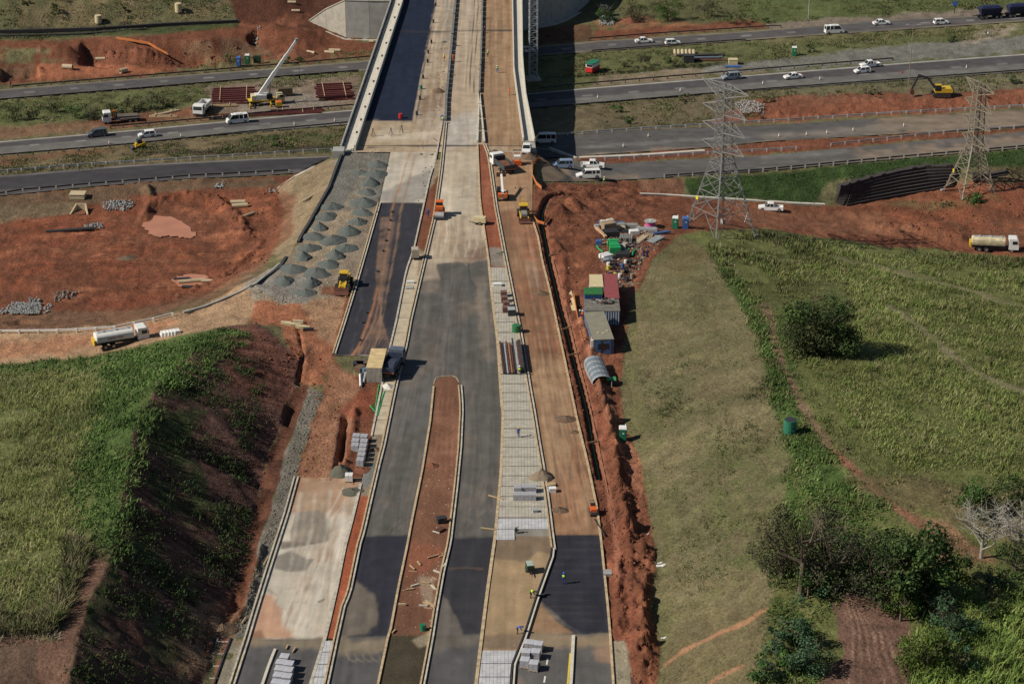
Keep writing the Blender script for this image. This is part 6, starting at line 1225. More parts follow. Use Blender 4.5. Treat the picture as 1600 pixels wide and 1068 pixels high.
def tufts(name, x, y, h0, h1, spread, blades, width, cols, label, seed=3, lean=.35, segs=2, hscale=None):
    """grass or cane clumps, every blade a bent tapered strip"""
    g = np.random.default_rng(seed); n = len(x); z = hgt(x, y); N = n * blades
    if hscale is None: hscale = np.clip(1 + 1.3 * fbm(x * .22, y * .18, 2, 4), .45, 1.5)
    bx_ = np.repeat(x, blades) + g.normal(0, spread, N); by_ = np.repeat(y, blades) + g.normal(0, spread, N); bz = np.repeat(z, blades) - .05
    hh = np.repeat(g.uniform(h0, h1, n) * (1 if hscale is None else hscale), blades) * g.uniform(.65, 1.1, N); a = g.uniform(0, 2 * np.pi, N); ln = g.uniform(.1, lean, N) * hh * 1.6; w = width * g.uniform(.6, 1.3, N)
    dx = np.cos(a); dy = np.sin(a); wx = -dy * w; wy = dx * w
    P = []
    for t_, f, ws in ((0, 0, 1), (.55, .28, .9), (1, 1, .12)):
        zt = hh * t_ * (1 - .25 * f * (ln / (hh + 1e-6))); cx = bx_ + dx * ln * f; cy = by_ + dy * ln * f
        P.append(np.stack([cx - wx * ws, cy - wy * ws, bz + zt], 1)); P.append(np.stack([cx + wx * ws, cy + wy * ws, bz + zt], 1))
    V = np.stack(P, 1).reshape(-1, 3); b = (np.arange(N) * 6)[:, None]; F = np.concatenate([b + np.array([[0, 1, 3, 2]]), b + np.array([[2, 3, 5, 4]])], 0)
    me = mesh_np(name, V, F, LEAF); cols = np.array(cols); base = cols[g.integers(0, len(cols), n)]
    k1 = (fbm(x * .06, y * .06, 4, 4) * 1.0 + fbm(x * .35, y * .25, 6, 3) * .7)[:, None] + 1; base = base * k1; C = np.repeat(base, blades, 0) * g.uniform(.7, 1.3, (N, 1)); C = np.repeat(C, 6, 0)
    set_col(me, np.clip(C, 0, 1), np.ones(len(C))); o = bpy.data.objects.new(name, me); link(o, kind='stuff', label=label); return o
TRACK = [(1195,480),(1205,520),(1222,570),(1240,610),(1262,650),(1300,700),(1350,745),(1400,790),(1440,822),(1475,845)]
STR1 = [(1390,480),(1430,505),(1470,540),(1520,580),(1570,605),(1660,625)]; STR2 = [(1300,400),(1400,425),(1500,450),(1560,470),(1680,500)]
caneR = [(1215,420),(1300,392),(1450,404),(1600,418),(1760,432),(1760,800),(1600,760),(1520,730),(1440,740),(1400,735),(1330,670),(1290,620),(1255,560),(1240,500)]
x, y = scatter([caneR], 2.1, [[(1218,440),(1330,440),(1340,560),(1225,560)]], [(TRACK, 12), (STR1, 5), (STR2, 4)], .28, seed=11)
tufts('sugar_cane', x, y, .45, 1.0, .55, 11, .045, [(.165,.20,.052),(.14,.18,.045),(.185,.205,.065),(.24,.22,.105),(.105,.15,.034)], 'pale green sugar cane standing in the large field right of the track', lean=.7)
x, y = scatter([[(1105,385),(1180,362),(1300,380),(1450,396),(1600,408),(1760,430),(1600,425),(1450,412),(1300,400),(1215,430),(1190,500),(1150,450)]], 1.6, (), (), .42, seed=12)
tufts('rough_grass', x, y, .5, 1.2, .4, 8, .07, [(.13,.16,.045),(.20,.18,.09),(.08,.12,.03),(.16,.16,.065)], 'rough grass and weeds along the top edge of the right field')
x, y = scatter([[(1430,985),(1500,930),(1600,920),(1760,930),(1760,1150),(1420,1150),(1425,1050)]], 1.3, seed=13)
tufts('sugar_cane', x, y, 1.2, 2.0, .5, 14, .06, [(.16,.24,.05),(.14,.22,.045),(.20,.25,.065)], 'bright fresh green cane in the bottom right corner', lean=.6)
x, y = scatter([[(1112,395),(1150,435),(1205,520),(1240,620),(1300,700),(1350,760),(1440,830),(1400,860),(1330,830),(1240,850),(1228,800),(1232,720),(1205,620),(1186,530),(1148,452)], [(1210,850),(1240,850),(1300,900),(1320,930),(1270,1000),(1270,1100),(1180,1100),(1205,940)]], 2.2, (), [(TRACK, 7)], .40, seed=14)
tufts('green_undergrowth', x, y, .25, .75, .6, 13, .075, [(.07,.125,.025),(.055,.10,.022),(.10,.155,.04),(.13,.145,.05)], 'lush green undergrowth on the rim between slope and track', lean=.9)
x, y = scatter([[(1330,740),(1440,745),(1600,770),(1700,800),(1700,900),(1600,880),(1500,900),(1470,860),(1400,800)]], 1.1, (), [(TRACK, 8)], .48, seed=15)
tufts('dry_grass', x, y, .4, .9, .45, 8, .07, [(.17,.15,.075),(.11,.12,.04),(.20,.17,.09)], 'dry straw coloured grass right of the track')
x, y = scatter([[(1190,470),(1230,430),(1330,440),(1345,570),(1240,570),(1290,640),(1340,690),(1400,745),(1400,800),(1330,760),(1260,680),(1210,580)]], 1.5, (), [(TRACK, 6)], .30, seed=16)
tufts('track_side_grass', x, y, .25, .7, .45, 8, .06, [(.12,.14,.045),(.18,.165,.08),(.085,.12,.03)], 'mixed grass beside the track and round the big lone tree')
# left field
caneL = [(-120,590),(0,585),(120,580),(170,600),(140,690),(120,770),(150,850),(130,870),(95,860),(90,930),(60,975),(-120,975)]
x, y = scatter([caneL], 2.1, (), (), .25, seed=21)
tufts('sugar_cane', x, y, .45, 1.05, .6, 12, .045, [(.16,.19,.05),(.19,.205,.068),(.235,.22,.105),(.125,.16,.042)], 'tall green cane filling the field on the left hill', lean=.8)
x, y = scatter([[(-120,578),(0,574),(150,560),(300,530),(345,516),(400,520),(385,540),(345,560),(310,600),(265,612),(250,650),(226,690),(228,730),(204,780),(200,830),(186,880),(165,880),(130,850),(110,770),(135,680),(165,600),(120,582),(0,588)]], 1.9, (), (), .28, seed=22)
tufts('green_undergrowth', x, y, .25, .8, .6, 14, .075, [(.075,.145,.03),(.09,.155,.035),(.12,.155,.05),(.06,.11,.025)], 'dark lush weeds along the brow of the left hill', lean=.9)
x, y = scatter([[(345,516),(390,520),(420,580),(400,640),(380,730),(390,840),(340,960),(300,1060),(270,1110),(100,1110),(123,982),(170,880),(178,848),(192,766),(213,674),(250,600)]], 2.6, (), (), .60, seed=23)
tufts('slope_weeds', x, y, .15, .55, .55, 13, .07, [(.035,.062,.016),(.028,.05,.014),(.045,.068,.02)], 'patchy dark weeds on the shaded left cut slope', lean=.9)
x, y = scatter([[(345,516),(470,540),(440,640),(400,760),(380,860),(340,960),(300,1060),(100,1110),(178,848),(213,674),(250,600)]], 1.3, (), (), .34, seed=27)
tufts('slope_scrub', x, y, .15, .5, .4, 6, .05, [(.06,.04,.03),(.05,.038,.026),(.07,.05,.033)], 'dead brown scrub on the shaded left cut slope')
x, y = scatter([[(98,850),(132,846),(140,866),(128,900),(110,950),(92,985),(72,985),(92,940),(108,890)], [(-120,955),(85,965),(85,990),(-120,995)]], 4, seed=31)
tufts('tall_cane_edge', x, y, 1.6, 2.6, .3, 12, .055, [(.10,.13,.035),(.14,.14,.06),(.17,.14,.085)], 'tall cane edge standing over the brown path at the bottom left', lean=.5)
x, y = scatter([[(-120,985),(85,985),(100,1000),(-120,1010)]], 3, seed=32)
tufts('dead_cane', x, y, .3, .8, .5, 10, .05, [(.16,.12,.08),(.12,.09,.065),(.20,.17,.12)], 'dead cane trash along the lower edge of the left field', lean=1.0)
# low grass
x, y = scatter([[(1000,590),(1100,560),(1195,560),(1215,650),(1100,640),(1020,660)], [(1180,700),(1238,700),(1238,880),(1200,940),(1150,940),(1180,830)], [(1040,600),(1200,600),(1220,900),(1040,940)]], .9, (), (), .62, seed=29)
tufts('slope_weeds', x, y, .15, .45, .5, 10, .06, [(.06,.085,.022),(.08,.10,.03),(.05,.07,.02)], 'dark weed patches on the right slope', lean=.9)
x, y = scatter([SLOPE], 1.6, (), (), .3, seed=24)
tufts('slope_grass', x, y, .06, .2, .5, 6, .05, [(.17,.145,.078),(.125,.12,.05),(.20,.17,.10),(.11,.115,.042)], 'short olive grass on the right slope')
x, y = scatter([[(1068,283),(1400,252),(1600,234),(1640,232),(1640,262),(1575,272),(1495,256),(1330,281),(1290,316),(1080,304)]], 2.0, seed=25)
tufts('bank_grass', x, y, .15, .35, .5, 7, .07, [(.035,.068,.016),(.045,.08,.02),(.06,.08,.027)], 'fresh green grass on the bank above the block wall')
med = [[(-60,162),(200,146),(340,134),(340,160),(250,172),(0,200),(-60,205)], [(840,92),(925,84),(1200,66),(1640,34),(1640,52),(1400,70),(1200,98),(922,118),(840,125)], [(-60,-20),(370,-20),(360,26),(200,40),(-60,48)],
       [(960,-20),(1640,-60),(1640,8),(1200,34),(1100,34),(1000,20)], [(930,165),(1200,143),(1640,112),(1640,138),(1200,152),(1180,190),(940,205)], [(-60,265),(0,248),(380,214),(550,200),(540,232),(300,245),(-60,282)], [(300,92),(590,80),(590,88),(300,102)], [(-60,54),(200,46),(370,38),(370,44),(0,64)], [(1390,312),(1480,318),(1570,305),(1560,318),(1470,330)], [(405,128),(575,113),(570,122),(405,138)]]
x, y = scatter(med, 1.0, (), (), .46, seed=26)
tufts('verge_grass', x, y, .2, .6, .55, 11, .08, [(.08,.11,.03),(.13,.12,.055),(.055,.08,.02),(.16,.14,.075)], 'tufts of grass on the motorway verges', lean=.8)
# ------------------------------------------------------------------ trees and bushes
def leaf_mesh(centres, radii, per, size, cols, g, flat=.75):
    V = []; C = []
    for (c, r) in zip(centres, radii):
        n = int(per * (r ** 1.6) + 20); d = g.normal(0, 1, (n, 3)); d /= np.linalg.norm(d, axis=1)[:, None]; rr = r * g.uniform(.35, 1.08, (n, 1)) ** .6
        p = c + d * rr * np.array([1, 1, flat]); s = size * g.uniform(.6, 1.35, (n, 1)); u = g.normal(0, 1, (n, 3)); u /= np.linalg.norm(u, axis=1)[:, None]; nn = d * .8 + g.normal(0, .6, (n, 3)); v = np.cross(nn, u); v /= np.linalg.norm(v, axis=1)[:, None] + 1e-6; u = np.cross(v, nn); u /= np.linalg.norm(u, axis=1)[:, None] + 1e-6
        q = np.stack([p - u * s, p + v * s * .55, p + u * s, p - v * s * .55], 1); V.append(q.reshape(-1, 3)); cc = np.array(cols)[g.integers(0, len(cols))] * g.uniform(.75, 1.25); C.append(np.repeat(cc[None] * g.uniform(.75, 1.25, (n, 1)), 4, 0))
    V = np.concatenate(V); C = np.concatenate(C); F = np.arange(len(V)).reshape(-1, 4); me = mesh_np('crown', V, F, LEAF); set_col(me, np.clip(C, 0, 1), np.ones(len(C))); return me
def limb_mesh(g, H, R_, nl, r0, lo=.25, sub=2, depth=1):
    b = MB(); b.cyl((0, 0, -.3), (g.normal(0, .03) * H, g.normal(0, .03) * H, H * .5), r0, r0 * .6, 8); tips = []
    for i in range(nl):
        a = 2 * math.pi * i / nl + g.uniform(-.4, .4); z0_ = H * g.uniform(lo, .5); e = Vector((math.cos(a) * R_ * g.uniform(.45, .85), math.sin(a) * R_ * g.uniform(.45, .85), H * g.uniform(.6, .95))); s = Vector((0, 0, z0_)); mid = s.lerp(e, .5) + Vector((0, 0, -.08 * H)); b.cyl(s, mid, r0 * .5, r0 * .33, 6); b.cyl(mid, e, r0 * .33, r0 * .1, 5)
        for k in range(sub):
            q = mid.lerp(e, g.uniform(.1, .8)); e2 = q + Vector((g.normal(0, .3) * R_, g.normal(0, .3) * R_, g.uniform(.05, .3) * H)); b.cyl(q, e2, r0 * .2, r0 * .05, 4)
            if depth > 1:
                for kk in range(5): q3 = q.lerp(e2, g.uniform(.2, 1)); e3 = q3 + Vector((g.normal(0, .16) * R_, g.normal(0, .16) * R_, g.uniform(-.02, .2) * H)); b.cyl(q3, e3, r0 * .1, r0 * .03, 3, False)
    return b
def tree(px, py, H, W_, cols, label, name='tree', dens=75, nb=16, low=.2, size=.17, cat='tree', seed=0, trunk=True, group=None, sparse=1.0):
    g = np.random.default_rng(int(px * 7 + py * 13 + seed)); p = G(px, py, True); o = thing(name, label, cat, p, 0, group); R_ = W_ / 2
    limb_mesh(g, H, R_, 7 if H > 4 else 4, max(.05, H * .03)).build('trunk', bark, o)
    cs = []; rs = []
    lob = [(g.uniform(0, 6.28), g.uniform(.25, .6) * R_, g.uniform(.72, 1.0)) for _ in range(5)]
    for i in range(nb):
        a = g.uniform(0, 2 * math.pi); zf = g.uniform(low, 1); lb = lob[i % 5]; prof = math.sin(math.pi * min(1, max(.12, (zf - low) / (1.02 - low) * .72 + .2))) ; rad = R_ * prof * math.sqrt(g.uniform(.05, 1)) * .8
        cs.append(np.array([math.cos(a) * rad * .7 + math.cos(lb[0]) * lb[1], math.sin(a) * rad * .7 + math.sin(lb[0]) * lb[1], H * zf * .93 * lb[2]])); rs.append(g.uniform(.24, .42) * min(R_, H * .6) * sparse)
    link(bpy.data.objects.new('crown', leaf_mesh(cs, rs, dens * sparse, size, cols, g)), o); return o
dk = [(.045,.08,.022),(.06,.10,.026),(.035,.062,.018)]; ol = [(.07,.085,.03),(.05,.065,.024),(.085,.09,.035)]; teal = [(.05,.10,.05),(.065,.12,.06),(.04,.085,.04)]; yg = [(.075,.115,.02),(.09,.13,.025),(.06,.095,.018)]; brn = [(.06,.055,.035),(.045,.05,.028),(.07,.06,.04)]; brt = [(.05,.11,.022),(.065,.13,.03),(.045,.095,.02)]
tree(1275,549,9.6,12.5,dk+ol,'big dark round tree standing alone beside the track in the cane field',dens=95,nb=52,low=.06,size=.2)
tree(1250,930,14.5,13,brn+ol,'tall sparse brown tree at the head of the brown clearing',dens=70,nb=44,low=.35,sparse=.7,size=.15)
tree(1305,928,11,10,brn+dk,'dark thin tree right behind the tall sparse brown tree',dens=45,nb=24,low=.2,sparse=.85)
tree(1285,890,10,10,dk+brn,'dark crown wedged between the sparse brown tree and the clearing',dens=60,nb=26,low=.15)
tree(1335,915,7,8,dk,'dark low tree over the upper left rim of the brown clearing',dens=60,nb=24,low=.1)
tree(1222,905,7,6.5,brn+ol,'olive brown tree at the left flank of the dark group',dens=55,nb=22,low=.15)
tree(1395,915,7,7.5,dk+teal,'dark tree between the brownish tree and the densest crown',dens=65,nb=24,low=.1)
tree(1540,950,3.4,6.5,ol+dk,'olive bush on the upper edge of the bright cane','bush',nb=18,low=.05,cat='bush')
tree(1262,935,5,6,teal+dk,'low blue green bush at the foot of the tall sparse brown tree','bush',nb=16,low=.1,cat='bush')
tree(1322,868,4,5,teal,'small blue green bush above the dark trees of the clearing','bush',nb=14,low=.1,cat='bush')
tree(1366,938,10,10,brn+dk,'dark brownish tree over the top end of the brown clearing',dens=55,nb=26,low=.15)
tree(1430,938,10.5,10.5,dk,'dense dark green tree right of the clearing, the darkest crown there',dens=75,nb=32,low=.12,size=.26)
tree(1406,970,5.2,5.5,brt+yg,'round fresh green bush at the right rim of the brown clearing','bush',nb=22,low=.1,cat='bush',dens=90)
tree(1497,905,4.6,4.6,dk+yg,'compact dark green bush standing in front of the bare white tree','bush',nb=18,low=.1,cat='bush',dens=80)
tree(1443,1052,6.2,6.8,yg,'yellow green rounded bush nearest the bottom right cane','bush',nb=30,low=.08,cat='bush',dens=90)
tree(1482,1000,4.5,6,teal,'blue green bush between the bright cane and the yellow green bush','bush',nb=20,low=.08,cat='bush')
tree(1460,965,4.2,5,brn+teal,'greyish mixed bush left of the bright cane','bush',nb=16,low=.08,cat='bush')
tree(1493,1052,4,4.5,teal+ol,'small bush partly hidden at the edge of the bright cane','bush',nb=12,low=.08,cat='bush')
tree(1238,1005,4,5.4,teal,'upper bush of the blue green thicket left of the clearing','bush',nb=18,low=.08,cat='bush')
tree(1262,1052,4.6,5.6,teal,'right hand bush of the blue green thicket left of the clearing','bush',nb=20,low=.08,cat='bush')
tree(1195,1062,3.6,4.4,teal+brt,'lowest left bush of the blue green thicket at the bottom edge','bush',nb=14,low=.08,cat='bush')
tree(1210,1015,3.0,3.6,teal,'small left bush of the blue green thicket','bush',nb=12,low=.08,cat='bush')
tree(1225,1045,3.2,4,brt+teal,'middle bush of the blue green thicket','bush',nb=12,low=.08,cat='bush')
tree(1535,808,5.5,7,dk+brt,'green tree behind the bare white tree',nb=24,low=.12)
tree(1592,790,4.5,6,dk+ol,'green tree at the right edge above the bare branches',nb=18,low=.12)
tree(1585,905,5,8,dk+ol,'broad dark bush under the bare trees at the right edge','bush',nb=26,low=.08,cat='bush')
tree(1548,925,3.6,6,ol+teal,'low grey green bush just above the bright cane','bush',nb=18,low=.08,cat='bush')
for (x, y, H, w, lab) in [(1533,872,7.5,10,'bare pale grey tree with spreading leafless branches'), (1592,858,6.5,9,'second bare grey tree cut by the right edge of the photo')]:
    g = np.random.default_rng(int(x)); p = G(x, y, True); o = thing('bare_tree', lab, 'tree', p); limb_mesh(g, H, w / 2, 9, .26, .1, 7, 2).build('branches', mat('pale_bark', (.30,.28,.24), .9), o)
tree(1522,318,2.6,5.5,brt,'fresh green bush at the foot of the far pylon','bush',nb=18,low=.06,cat='bush')
tree(1478,322,1.4,3.2,ol,'low bush left of the foot of the far pylon','bush',nb=8,low=.06,cat='bush')
tree(947,32,5,6.5,teal+dk,'blue green bush next to the shaded end wall of the bridge','bush',nb=20,cat='bush',dens=40)
tree(1043,32,6,6.5,brt,'bright green tree on the bank above the far carriageway',nb=24,dens=40)
tree(985,30,4.5,9,ol+brn,'wide olive bush between two greener trees on the far bank','bush',nb=24,cat='bush',dens=35)
tree(1100,26,5,8,brn+ol,'dull brown thin tree on the far bank',nb=20,dens=30)
tree(1150,38,3.5,7,dk+ol,'dark low bush at the right end of the far bank thicket','bush',nb=16,cat='bush',dens=35)
tree(1200,35,1.8,4,dk,'dark shrub near the top left of the street lamp','bush',nb=8,cat='bush',dens=35)
for i, (x, y, H, w, c) in enumerate([(22,188,4.5,5.5,dk),(58,186,3.2,5,brn),(88,176,2.8,4,ol),(118,184,4,5,brt),(143,186,4.2,5,brn),(170,176,3.2,4.5,ol),(198,176,4,6,brn),(222,172,4.2,5,dk),(246,170,3.6,5,brn),(262,166,2.6,4,ol)]):
    tree(x, y, H, w, c + ol, ['dark bush at the left edge in the motorway strip','brown thin bush right of the leftmost dark bush','small olive bush above the brown one in the motorway strip','bright green bush above the dark estate car','brown bush left of the flatbed truck cab','olive bush above the flatbed truck cab','brown bush behind the bed of the flatbed truck','dark green bush in the middle of the motorway strip','brown bush at the right end of the dense row','small last bush left of the white tipper'][i], 'bush', nb=14, low=.1, cat='bush', dens=35, group='bushes in the left motorway strip')
for (x, y, H, w, c, lab) in [(432,228,2.4,4.5,brt,'green bush between left motorway and slip road'),(1003,104,3.8,5.5,brn,'brown thin bush beside the kiosk on the median'),(980,106,2.6,4.5,ol,'olive bush just right of the kiosk'),(1050,104,2.4,4,dk,'dark bush below the stacked yellow pipes'),(1265,82,2.4,3,dk,'dark bush right of the green toilet on the verge'),(1487,66,2.0,3.4,dk,'dark bush left of the two walkers'),(965,176,2.0,3.2,brt,'green shrub on the lower median near the bridge shadow'),(982,194,1.8,2.8,brt,'small green shrub above the upper right slip road'),(450,98,2.4,3.4,brt,'green bush behind the boom of the mobile crane'),(468,97,1.8,3,brt,'small green bush behind the top of the crane boom'),(1065,160,2.2,7,ol,'wide olive bush on the bank left of the near pylon head'),(1580,130,2.4,4.5,dk,'green bush above the far pylon head'),(1370,148,1.8,8,brn,'brown scrub left of the excavator bucket'),(1540,145,2.0,9,brn,'brown scrub right of the excavator'),(1205,160,1.6,5,ol,'scrub at the left end of the red cutting'),(86,22,3.0,3,dk,'dark bush on the top left grass slope'),(196,17,1.2,2.2,dk,'small dark shrub on the top left grass slope'),(40,8,1.4,2.6,dk,'shrub near the top left corner')]:
    tree(x, y, H, w, c, lab, 'bush', nb=12, low=.1, cat='bush', dens=38)
# ------------------------------------------------------------------ heaps, rocks, stacks and site clutter
def heap(px, py, w, h, m, label, cat='heap', name='gravel_heap', group=None, ecc=1.0, rz=0, z=0.0):
    g = np.random.default_rng(int(px * 3 + py * 5)); p = G(px, py, True); n, k = 26, 9; V = []
    ph = g.uniform(0, 6.3, 4)
    for j in range(k):
        f = j / (k - 1); r = (1 - f) * w / 2
        for i in range(n):
            a = 2 * math.pi * i / n; q = 1 + .10 * math.sin(2 * a + ph[0]) + .07 * math.sin(3 * a + ph[1]) + .05 * math.sin(7 * a + ph[2]); zz_ = h * (f ** 1.0) * (1 - .12 * f) * (1 + .12 * math.sin(3 * a + ph[3]) * (1 - f)) + g.normal(0, .035) * h
            if j == k - 1: r = .12
            V.append((math.cos(a) * r * q * ecc, math.sin(a) * r * q, zz_ - .05 if j else -.12))
    F = grid_wrap(k, n); me = mesh_np(name, V, F, m, True); o = bpy.data.objects.new(name, me); link(o, None, label, cat, group); o.location = p + Vector((0, 0, z)); o.rotation_euler = (0, 0, rz); return o
def grid_wrap(k, n): return [(j * n + i, j * n + (i + 1) % n, (j + 1) * n + (i + 1) % n, (j + 1) * n + i) for j in range(k - 1) for i in range(n)]
C6 = lambda x, y: (400 + x / 4.273, 250 + y / 4.273)
rowA = [(505,315),(470,380),(425,455),(385,515),(355,592),(315,652),(245,728),(190,808)]
rowB = [(810,35),(800,98),(765,158),(740,218),(720,292),(710,355),(680,418),(620,480),(600,592),(530,645),(485,698),(405,758),(370,825),(330,890)]
ords = ['first','second','third','fourth','fifth','sixth','seventh','eighth','ninth','tenth','eleventh','twelfth','thirteenth','last']
for i, (x, y) in enumerate(rowA): px, py = C6(x, y); heap(px, py, 4.2 + .8 * math.sin(i * 2.3), 1.25 + .3 * math.sin(i * 4.1), grv_m, 'grey gravel heap, %s from the bridge in the outer row along the slope edge' % ('last' if i == 7 else ords[i]), group='gravel heaps on the platform', ecc=1.1, rz=i)
for i, (x, y) in enumerate(rowB): px, py = C6(x, y); heap(px, py, 4.4 + .8 * math.sin(i * 1.9), 1.3 + .35 * math.sin(i * 3.7), grv_m, 'grey gravel heap, %s from the bridge in the inner row beside the new road' % ords[i], group='gravel heaps on the platform', ecc=1.1, rz=i * 1.7)
px, py = C6(515, 540); heap(px, py, 5.4, 1.4, grv_m, 'grey gravel heap standing alone between the two long rows', group='gravel heaps on the platform')
px, py = C6(700, 60); heap(px, py + 6, 3.4, .8, grv_m, 'low grey gravel heap left of the inner row near the bridge corner', group='gravel heaps on the platform')
brown_h = mat('brown_spoil', (.13,.085,.055), .95, var=.3, scale=4, bump=.2); dgrey = mat('green_grey_aggregate', (.10,.098,.075), .95, var=.3, scale=4, bump=.15)
for (x, y, w, h, m, lab, e) in [(533,738,4.0,1.5,dgrey,'dark green grey aggregate heap above the pale concrete lane',1),(551,768,3.4,.5,dgrey,'flattened grey aggregate heap below the white box pallet',1.1),(846,746,3.8,1.7,sand_m,'tall brown sand heap leaning over the right kerb of the paved strip',1),
    (874,797,2.4,.6,brown_h,'low dark brown soil heap in the dirt lane below the white box',1.2),(884,655,3.2,.7,brown_h,'dark brown soil heap at the right side of the dirt lane',1.1),(897,675,1.8,.4,brown_h,'small soil heap beside the trench kerb',1),(845,459,2.8,.8,brown_h,'dark soil heap in the dirt lane near the trench kerb',1.1),
    (676,728,2.2,.6,soil_m,'small red soil heap in the median strip',1),(199,404,3.6,.7,brown_h,'low dark heap alone in the middle of the red pit',1.3),(827,248,4.6,1.6,brown_h,'brown soil heap beside the end of the right parapet',1),(685,143,3.2,1.0,brown_h,'brown soil heap left of the barrier on the bridge deck',1),
    (567,734,2.6,.4,soil_m,'flat red soil heap on the strip between the kerbs',1.2),(586,702,1.8,.5,brown_h,'small brown heap between the kerbs beside the block pallets',1),(772,238,2.6,.7,brown_h,'dark soil heap behind the cab of the tipper truck',1),(694,66,1.6,.4,dgrey,'small grey heap left of the deck barrier near the far end',1),
    (350,985,4.0,1.3,brown_h,'brown earth heap at the foot of the shaded left slope',1),(575,1178,1,.1,soil_m,'x',1),(462,88,8,2.2,soil_m,'large red brown mound in front of the pale end wall',1.4),(560,330,.1,.1,soil_m,'x',1),(985,34,4.5,1.4,soil_m,'red soil mound on the bank above the far carriageway',1.2),(606,605,2.6,.8,mat('pale_powder', (.55,.53,.48), .9, var=.2, scale=3),'pale heap tipped behind the blue tray truck',1),(785,396,2.4,.5,dgrey,'low grey heap at the top of the paved strip',1)]:
    if lab != 'x': heap(x, y, w, h, m, lab, name='soil_heap' if m in (soil_m, brown_h) else 'aggregate_heap', ecc=e, z=.02)
def rocks(name, polys, dens, s0, s1, m, label, seed, zoff=0, pile=0, flat=False):
    g = np.random.default_rng(seed); x, y = scatter(polys, dens, seed=seed, flat=flat); n = len(x); z = hgt(x, y) * (0 if flat else 1) + zoff + (g.uniform(0, pile, n) if pile else 0)
    base = np.array([(1,0,0),(-1,0,0),(0,1,0),(0,-1,0),(0,0,1),(0,0,-1)]); f = np.array([(0,2,4),(2,1,4),(1,3,4),(3,0,4),(2,0,5),(1,2,5),(3,1,5),(0,3,5)])
    s = g.uniform(s0, s1, (n, 1, 1)) ** 1.0; V = base[None] * s * g.uniform(.55, 1.2, (n, 6, 3)); a = g.uniform(0, 6.3, n); c, sn = np.cos(a)[:, None], np.sin(a)[:, None]
    vx = V[:, :, 0] * c - V[:, :, 1] * sn; vy = V[:, :, 0] * sn + V[:, :, 1] * c; V = np.stack([vx + x[:, None], vy + y[:, None], V[:, :, 2] * .75 + z[:, None]], 2).reshape(-1, 3)
    F = (f[None] + (np.arange(n) * 6)[:, None, None]).reshape(-1, 3); me = mesh_np(name, V, F, m); o = bpy.data.objects.new(name, me); link(o, kind='stuff', label=label); return o
rocks('rock_pile', [[(162,318),(205,314),(212,322),(196,331),(165,330)]], 9, .15, .38, stone, 'grey broken rock tipped on the upper rim of the red pit', 31, .1, .5)
rocks('rock_pile', [[(132,352),(160,348),(163,356),(136,359)]], 10, .15, .32, stone, 'small tongue of grey rock running into the red pit', 32, .1, .3)
rocks('rock_pile', [[(17,478),(65,476),(66,494),(16,494)]], 22, .14, .24, stone, 'rectangular mattress of grey stones in the near left of the pit', 33, .5, .1)
rocks('rock_pile', [[(0,482),(16,480),(16,490),(0,492)], [(68,478),(84,476),(82,490),(70,494)], [(42,468),(62,466),(62,474),(42,475)]], 5, .2, .4, stone, 'loose grey stones around the stone mattress', 34, .1, .3)
rocks('rock_pile', [[(84,460),(128,456),(126,470),(88,476)]], 3.4, .2, .45, mat('brown_stone', (.16,.14,.12), .9, var=.3, scale=3), 'brown and grey rubble right of the stone mattress', 35, .1, .4)
rocks('rock_pile', [[(1148,166),(1165,160),(1197,168),(1196,176),(1160,180)]], 8, .15, .3, mat('pale_stone', (.33,.32,.30), .9, var=.25, scale=3), 'pale rock heap behind the head of the near pylon', 36, .2, .6)
rocks('rubble', [[(340,284),(352,282),(350,294),(336,295)], [(420,298),(432,297),(432,303),(420,304)], [(935,26),(965,28),(960,40),(938,38)], [(395,50),(410,45),(400,62),(390,62)]], 2.5, .2, .5, stone, 'scattered rubble around the edges of the works', 37, .1, .4)
dirtz = [[(840,300),(900,292),(960,300),(990,330),(900,360),(860,350)], [(862,380),(885,400),(915,500),(960,640),(1005,740),(1022,850),(1020,960),(1035,1010),(1025,1068),(985,1068),(960,900),(935,760),(905,620),(875,480)], [(395,500),(500,560),(540,640),(500,740),(465,740),(490,640),(440,600)], [(430,650),(400,770),(385,880),(350,1000),(330,1060),(360,960),(395,820),(415,730)],
         [(1380,330),(1500,310),(1600,320),(1600,370),(1450,378)], [(300,300),(430,296),(430,400),(380,430),(320,440),(380,380)], [(100,85),(250,70),(400,70),(420,95),(250,96)], [(300,955),(360,950),(350,1020),(290,1068)]]
rocks('soil_clods', dirtz, 1.2, .06, .28, soil_m, 'clods of red earth over the spoil banks', 38, .0)
rocks('soil_clods', dirtz, .12, .25, .55, mat('dark_clod', (.15,.06,.035), .95, var=.3, scale=2), 'larger dark lumps of red earth in the spoil banks', 39, .0)
rocks('berm_clods', [[(482,612),(505,618),(470,720),(440,800),(415,880),(386,990),(355,1000),(380,960),(405,862),(435,765),(460,671)]], 5, .08, .28, mat('grey_clod', (.135,.125,.105), .95, var=.3, scale=2), 'lumpy grey fill of the long berm beside the ditch', 40, .02)
rocks('median_debris', [[(640,850),(695,850),(680,980),(620,990)], [(655,720),(715,720),(705,800),(650,810)], [(835,236),(860,240),(850,300),(838,300)], [(758,1004),(810,1000),(812,1010),(756,1012)]], .5, .06, .22, mat('pale_debris', (.38,.34,.28), .9, var=.3, scale=3), 'bits of broken concrete and wood in the median', 41)
rocks('site_litter', [[(200,150),(560,120),(560,170),(300,190)], [(900,500),(1000,700),(1030,900),(960,700)], [(400,440),(500,430),(545,455),(420,480)], [(925,120),(1130,104),(1130,112),(930,130)]], .06, .1, .3, mat('litter_white', (.5,.5,.48), .7), 'small pale litter strewn about the site', 42)
